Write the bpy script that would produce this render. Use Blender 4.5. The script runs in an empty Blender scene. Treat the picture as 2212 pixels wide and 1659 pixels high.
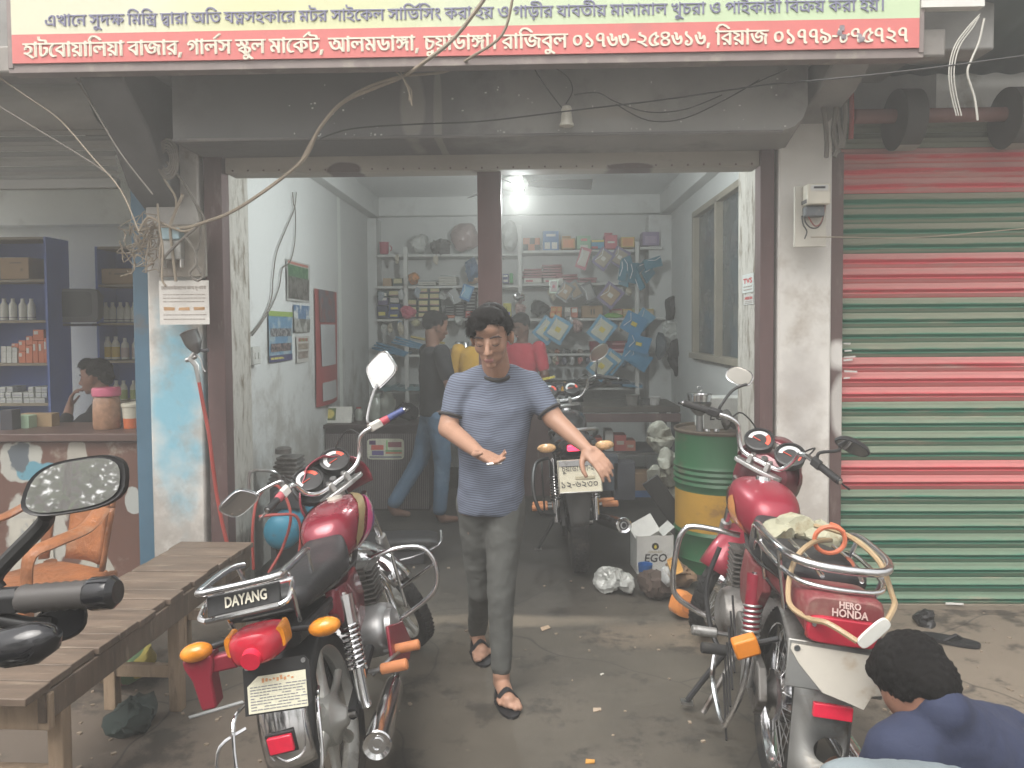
# Motorcycle workshop in a market row, seen from the road edge.
import bpy, math, random
from mathutils import Vector as V, Matrix as MX, Euler, noise
PI = math.pi
R = math.radians
random.seed(7)
sc = bpy.context.scene
COL = sc.collection
# ---------------------------------------------------------------- camera, sky, sun, exposure
FPX = 1661.0
CAM_H = 1.52
cam_d = bpy.data.cameras.new('camera')
cam = bpy.data.objects.new('camera', cam_d)
COL.objects.link(cam)
cam_d.sensor_width = 36
cam_d.lens = 36 * FPX / 2212
cam_d.shift_y = -0.0252
cam_d.clip_start = 0.05
cam_d.clip_end = 400
cam.matrix_world = MX.Translation((0, 0, CAM_H)) @ MX.Rotation(R(1.64), 4, 'Z') @ MX.Rotation(R(90 - 2.2), 4, 'X') @ MX.Rotation(R(-0.42), 4, 'Z')
sc.camera = cam
CM = cam.matrix_world.copy()
SUN_EL, SUN_AZ = 58, 215          # high, behind the photographer and a little to the left
w = bpy.data.worlds.new('World')
sc.world = w
w.use_nodes = True
nt = w.node_tree
bg = nt.nodes['Background']
sky = nt.nodes.new('ShaderNodeTexSky')
sky.sky_type = 'NISHITA'
sky.sun_disc = False
sky.sun_elevation = R(SUN_EL)
sky.sun_rotation = R(SUN_AZ)
sky.dust_density = 4
sky.air_density = 1.0
hs = nt.nodes.new('ShaderNodeHueSaturation')   # thin cloud: a paler, greyer sky
hs.inputs['Saturation'].default_value = 0.12
nt.links.new(sky.outputs[0], hs.inputs['Color'])
nt.links.new(hs.outputs[0], bg.inputs['Color'])
bg.inputs['Strength'].default_value = 0.15
sd = bpy.data.lights.new('sun', 'SUN')
sd.energy = 1.5
sd.angle = R(45)
sd.color = (1.0, 0.94, 0.86)
so = bpy.data.objects.new('sun', sd)
COL.objects.link(so)
az = R(SUN_AZ)
sdir = V((math.sin(az) * math.cos(R(SUN_EL)), math.cos(az) * math.cos(R(SUN_EL)), math.sin(R(SUN_EL))))
so.rotation_euler = sdir.to_track_quat('Z', 'Y').to_euler()
so.location = (0, -3, 8)
sc.view_settings.view_transform = 'Standard'
sc.view_settings.look = 'None'
sc.view_settings.gamma = 1
sc.view_settings.use_curve_mapping = False
sc.view_settings.exposure = 1.42
sc.cycles.max_bounces = 8
sc.cycles.diffuse_bounces = 5
sc.cycles.glossy_bounces = 4
sc.cycles.transmission_bounces = 6
sc.cycles.transparent_max_bounces = 8
sc.cycles.sample_clamp_indirect = 6
sc.cycles.use_denoising = True
# ---------------------------------------------------------------- placing helpers (metres; x right, y into the shop, z up)
def ray(px, py):
    d = V(((px - 1106) / FPX, (829.5 - py - 55.74) / FPX, -1))
    return CM.to_3x3() @ d
def at(px, py, Y):                    # the point of the plane y=Y seen at (px, py) of the 2212 px wide photo
    d = ray(px, py)
    t = Y / d.y
    return V((d.x * t, Y, CAM_H + d.z * t))
def atz(px, py, Z=0.0):
    d = ray(px, py)
    t = (Z - CAM_H) / d.z
    return V((d.x * t, d.y * t, Z))
def rect(x0, y0, x1, y1, Y):
    ym, xm = (y0 + y1) / 2, (x0 + x1) / 2
    return at(x0, ym, Y).x, at(x1, ym, Y).x, at(xm, y1, Y).z, at(xm, y0, Y).z
# ---------------------------------------------------------------- materials
_M = {}
def mat(name, col, rough=.6, metal=0., var=.12, scale=6., bump=0., dirt=None, spec=.5, trans=0., emit=0., coat=0., stretch=(1, 1, 1), alpha=1., ior=1.45):
    """Principled with noise in colour, roughness and relief; dirt=(colour, amount 0..1, scale)."""
    if name in _M: return _M[name]
    m = bpy.data.materials.new(name)
    _M[name] = m
    m.use_nodes = True
    t = m.node_tree
    b = t.nodes['Principled BSDF']
    L = t.links.new
    tc = t.nodes.new('ShaderNodeTexCoord')
    mp = t.nodes.new('ShaderNodeMapping')
    mp.inputs['Scale'].default_value = stretch
    L(tc.outputs['Object'], mp.inputs['Vector'])
    n = t.nodes.new('ShaderNodeTexNoise')
    n.inputs['Scale'].default_value = scale
    n.inputs['Detail'].default_value = 7
    n.inputs['Roughness'].default_value = .62
    L(mp.outputs[0], n.inputs['Vector'])
    cr = t.nodes.new('ShaderNodeValToRGB')
    c = V(col[:3])
    cr.color_ramp.elements[0].position = .3
    cr.color_ramp.elements[1].position = .7
    cr.color_ramp.elements[0].color = (*(c * (1 - var)), 1)
    cr.color_ramp.elements[1].color = (*[min(1, q * (1 + var)) for q in c], 1)
    L(n.outputs['Fac'], cr.inputs['Fac'])
    out = cr.outputs['Color']
    if dirt:
        dc, amt, dsc = dirt
        n2 = t.nodes.new('ShaderNodeTexNoise')
        n2.inputs['Scale'].default_value = dsc
        n2.inputs['Detail'].default_value = 9
        n2.inputs['Roughness'].default_value = .7
        L(mp.outputs[0], n2.inputs['Vector'])
        r2 = t.nodes.new('ShaderNodeValToRGB')
        r2.color_ramp.elements[0].position = .64 - amt * .35
        r2.color_ramp.elements[1].position = .74 - amt * .22
        L(n2.outputs['Fac'], r2.inputs['Fac'])
        mx = t.nodes.new('ShaderNodeMix')
        mx.data_type = 'RGBA'
        L(r2.outputs['Color'], mx.inputs[0])
        L(out, mx.inputs[6])
        mx.inputs[7].default_value = (*dc, 1)
        out = mx.outputs[2]
    L(out, b.inputs['Base Color'])
    mr = t.nodes.new('ShaderNodeMapRange')
    mr.inputs['To Min'].default_value = max(0, rough - .12 * min(1, rough * 2))
    mr.inputs['To Max'].default_value = min(1, rough + .14 * min(1, rough * 2))
    L(n.outputs['Fac'], mr.inputs['Value'])
    L(mr.outputs[0], b.inputs['Roughness'])
    b.inputs['Metallic'].default_value = metal
    b.inputs['Specular IOR Level'].default_value = spec
    b.inputs['Transmission Weight'].default_value = trans
    b.inputs['IOR'].default_value = ior
    b.inputs['Coat Weight'].default_value = coat
    b.inputs['Alpha'].default_value = alpha
    if emit:
        b.inputs['Emission Color'].default_value = (*col, 1)
        b.inputs['Emission Strength'].default_value = emit
    if bump:
        bp = t.nodes.new('ShaderNodeBump')
        bp.inputs['Strength'].default_value = bump
        bp.inputs['Distance'].default_value = .01
        n3 = t.nodes.new('ShaderNodeTexNoise')
        n3.inputs['Scale'].default_value = scale * 5
        n3.inputs['Detail'].default_value = 6
        L(mp.outputs[0], n3.inputs['Vector'])
        L(n3.outputs['Fac'], bp.inputs['Height'])
        L(bp.outputs[0], b.inputs['Normal'])
    return m
def nodes(m): return m.node_tree.nodes, m.node_tree.links.new, m.node_tree.nodes['Principled BSDF']
def overlay(m, col, mask_fn):
    """lay one more colour over a material; mask_fn(nodes, link, object-coordinate socket) returns the mask socket"""
    N, L, b = nodes(m)
    src = b.inputs['Base Color'].links[0].from_socket
    tc = N.new('ShaderNodeTexCoord')
    k = mask_fn(N, L, tc.outputs['Object'])
    mx = N.new('ShaderNodeMix')
    mx.data_type = 'RGBA'
    L(k, mx.inputs[0])
    L(src, mx.inputs[6])
    mx.inputs[7].default_value = (*col, 1)
    L(mx.outputs[2], b.inputs['Base Color'])
def blob_mask(cx, cz, rx, rz, soft=.35, nz=.35, nsc=4., ay='Z', amount=1.):
    """a ragged patch round (cx, cz) in the x/z (or x/y) plane"""
    def fn(N, L, co):
        sp = N.new('ShaderNodeSeparateXYZ'); L(co, sp.inputs[0])
        def sub(sock, c, r):
            a = N.new('ShaderNodeMath'); a.operation = 'SUBTRACT'; L(sock, a.inputs[0]); a.inputs[1].default_value = c
            d = N.new('ShaderNodeMath'); d.operation = 'DIVIDE'; L(a.outputs[0], d.inputs[0]); d.inputs[1].default_value = r
            p = N.new('ShaderNodeMath'); p.operation = 'POWER'; L(d.outputs[0], p.inputs[0]); p.inputs[1].default_value = 2
            ab = N.new('ShaderNodeMath'); ab.operation = 'MULTIPLY'; L(d.outputs[0], ab.inputs[0]); L(d.outputs[0], ab.inputs[1])
            return ab.outputs[0]
        s = N.new('ShaderNodeMath'); s.operation = 'ADD'
        L(sub(sp.outputs['X'], cx, rx), s.inputs[0]); L(sub(sp.outputs[ay], cz, rz), s.inputs[1])
        n = N.new('ShaderNodeTexNoise'); n.inputs['Scale'].default_value = nsc; n.inputs['Detail'].default_value = 6; L(co, n.inputs['Vector'])
        q = N.new('ShaderNodeMath'); q.operation = 'MULTIPLY_ADD'; L(n.outputs['Fac'], q.inputs[0]); q.inputs[1].default_value = nz * 4; L(s.outputs[0], q.inputs[2])
        r = N.new('ShaderNodeMapRange'); L(q.outputs[0], r.inputs['Value'])
        r.inputs['From Min'].default_value = 1 + nz * 2 - soft; r.inputs['From Max'].default_value = 1 + nz * 2 + soft
        r.inputs['To Min'].default_value = amount; r.inputs['To Max'].default_value = 0
        return r.outputs[0]
    return fn
# ---------------------------------------------------------------- mesh builder
def frame(t):
    t = t.normalized()
    a = V((0, 0, 1)) if abs(t.z) < .9 else V((1, 0, 0))
    u = t.cross(a).normalized()
    return u, t.cross(u).normalized() * -1
class MB:
    def __init__(s): s.v = []; s.f = []; s.mi = []; s.cur = 0
    def add(s, vs, fs):
        o = len(s.v)
        s.v += [V(q) for q in vs]
        for f in fs: s.f.append([i + o for i in f]); s.mi.append(s.cur)
        return s
    def box(s, c, d, rot=None):
        x, y, z = [q / 2 for q in d]
        vs = [V((a, b, e)) for a in (-x, x) for b in (-y, y) for e in (-z, z)]
        if rot is not None: vs = [rot @ q for q in vs]
        c = V(c)
        return s.add([q + c for q in vs], [(0, 1, 3, 2), (4, 6, 7, 5), (0, 4, 5, 1), (2, 3, 7, 6), (0, 2, 6, 4), (1, 5, 7, 3)])
    def rings(s, rs, closed=False, caps=True):
        n = len(rs[0]); o = len(s.v)
        vs = [p for r in rs for p in r]; fs = []
        m = len(rs)
        for i in range(m if closed else m - 1):
            j = (i + 1) % m
            for k in range(n):
                l = (k + 1) % n
                fs.append((i * n + k, i * n + l, j * n + l, j * n + k))
        if caps and not closed:
            fs.append(tuple(range(n - 1, -1, -1)))
            fs.append(tuple((m - 1) * n + k for k in range(n)))
        return s.add(vs, fs)
    def tube(s, pts, r, seg=8, closed=False, flat=1., up=None):
        pts = [V(p) for p in pts]; n = len(pts)
        rr = r if isinstance(r, (list, tuple)) else [r] * n
        rs = []; u = None
        for i, p in enumerate(pts):
            a = pts[i - 1] if (i or closed) else p
            b = pts[(i + 1) % n] if (i < n - 1 or closed) else p
            t = (b - a).normalized()
            if u is None: u = frame(t)[0] if up is None else V(up).cross(t).normalized()
            u = (u - t * u.dot(t))
            if u.length < 1e-6: u = frame(t)[0]
            u.normalize(); w_ = t.cross(u)
            rs.append([p + (u * math.cos(2 * PI * k / seg) + w_ * math.sin(2 * PI * k / seg) * flat) * rr[i] for k in range(seg)])
        return s.rings(rs, closed)
    def cyl(s, a, b, r, r2=None, seg=16): return s.tube([a, b], [r, r if r2 is None else r2], seg)
    def lathe(s, prof, o=(0, 0, 0), ax=(0, 0, 1), seg=24, caps=True):
        o = V(o); ax = V(ax).normalized(); u, w_ = frame(ax)
        return s.rings([[o + ax * h + (u * math.cos(2 * PI * k / seg) + w_ * math.sin(2 * PI * k / seg)) * max(r, 1e-4) for k in range(seg)] for r, h in prof], caps=caps)
    def ell(s, c, r, seg=16, rot=None):
        rs = []; m = seg // 2; c = V(c)
        for i in range(1, m):
            a = PI * i / m
            q = [V((r[0] * math.sin(a) * math.cos(2 * PI * k / seg), r[1] * math.sin(a) * math.sin(2 * PI * k / seg), -r[2] * math.cos(a))) for k in range(seg)]
            if rot is not None: q = [rot @ x for x in q]
            rs.append([c + x for x in q])
        return s.rings(rs)
    def prism(s, pts, th, m=None):
        """2D outline (x, z) extruded th along +y, then moved by m"""
        n = len(pts)
        vs = [V((p[0], 0, p[1])) for p in pts] + [V((p[0], th, p[1])) for p in pts]
        if m is not None: vs = [m @ q for q in vs]
        return s.add(vs, [tuple(range(n)), tuple(range(2 * n - 1, n - 1, -1))] + [(i, i + n, (i + 1) % n + n, (i + 1) % n) for i in range(n)])
    def grid(s, fn, nu, nv):
        vs = [fn(i / nu, j / nv) for j in range(nv + 1) for i in range(nu + 1)]
        return s.add(vs, [(j * (nu + 1) + i, j * (nu + 1) + i + 1, (j + 1) * (nu + 1) + i + 1, (j + 1) * (nu + 1) + i) for j in range(nv) for i in range(nu)])
    def sheet(s, rs):
        n = len(rs[0]); return s.add([p for r in rs for p in r], [(i * n + k, i * n + k + 1, (i + 1) * n + k + 1, (i + 1) * n + k) for i in range(len(rs) - 1) for k in range(n - 1)])
    def xf(s, m): s.v = [m @ q for q in s.v]; return s
    def jitter(s, a, f=3.):
        s.v = [q + V(noise.noise_vector(q * f)) * a for q in s.v]; return s
    def build(s, name, m, parent=None, smooth=True, bevel=0., angle=40, solid=0., sub=0):
        me = bpy.data.meshes.new(name)
        me.from_pydata(s.v, [], s.f)
        ms = m if isinstance(m, (list, tuple)) else [m]
        for q in ms: me.materials.append(q)
        if len(ms) > 1: me.polygons.foreach_set('material_index', s.mi)
        if smooth:
            me.polygons.foreach_set('use_smooth', [True] * len(me.polygons))
            me.set_sharp_from_angle(angle=R(angle))
        me.update()
        o = bpy.data.objects.new(name, me)
        COL.objects.link(o)
        if parent is not None: o.parent = parent
        if solid:
            q = o.modifiers.new('solid', 'SOLIDIFY'); q.thickness = solid; q.offset = 0
        if bevel:
            q = o.modifiers.new('bevel', 'BEVEL'); q.width = bevel; q.segments = 2; q.limit_method = 'ANGLE'; q.angle_limit = R(50)
        if sub:
            q = o.modifiers.new('sub', 'SUBSURF'); q.levels = sub; q.render_levels = sub
        return o
LABELS = set()
def tag(o, label, cat, group=None, kind=None):
    if label: o['label'] = label
    if cat: o['category'] = cat
    if group: o['group'] = group
    if kind: o['kind'] = kind
    if label and not group:
        if label in LABELS: print('DUP LABEL', label)
    if label: LABELS.add(label)
    return o
def thing(name, label, cat, loc=(0, 0, 0), rz=0, group=None, m=None):
    o = bpy.data.objects.new(name, None)
    COL.objects.link(o)
    if m is not None: o.matrix_world = m
    else: o.location = loc; o.rotation_euler = (0, 0, rz)
    o.empty_display_size = .1
    return tag(o, label, cat, group)
def copy_tree(o, parent=None):
    c = o.copy(); COL.objects.link(c)
    if parent is not None: c.parent = parent
    for ch in list(o.children): copy_tree(ch, c)
    return c
def tmp_mesh(ob, name):
    COL.objects.link(ob)
    dg = bpy.context.evaluated_depsgraph_get()
    me = bpy.data.meshes.new_from_object(ob.evaluated_get(dg))
    me.name = name
    bpy.data.objects.remove(ob)
    return me
def place(me, name, m, parent, mx):
    me.materials.clear(); me.materials.append(m)
    o = bpy.data.objects.new(name, me)
    COL.objects.link(o)
    if parent is not None: o.parent = parent
    o.matrix_local = mx
    return o
def latin(s, h, name, m, parent, mx, ext=.0008, bold=0., shear=0., width=None):
    """latin lettering lying in the x/z plane of mx, facing -y, centred"""
    c = bpy.data.curves.new(name, 'FONT'); c.body = s; c.align_x = 'CENTER'; c.align_y = 'CENTER'; c.size = h; c.extrude = ext; c.offset = bold; c.shear = shear; c.resolution_u = 2
    me = tmp_mesh(bpy.data.objects.new(name, c), name)
    sx = 1.
    if width:
        xs = [v.co.x for v in me.vertices]; sx = width / (max(xs) - min(xs))
    return place(me, name, m, parent, mx @ MX.Rotation(PI / 2, 4, 'X') @ MX.Diagonal((sx, 1, 1, 1)))
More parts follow.
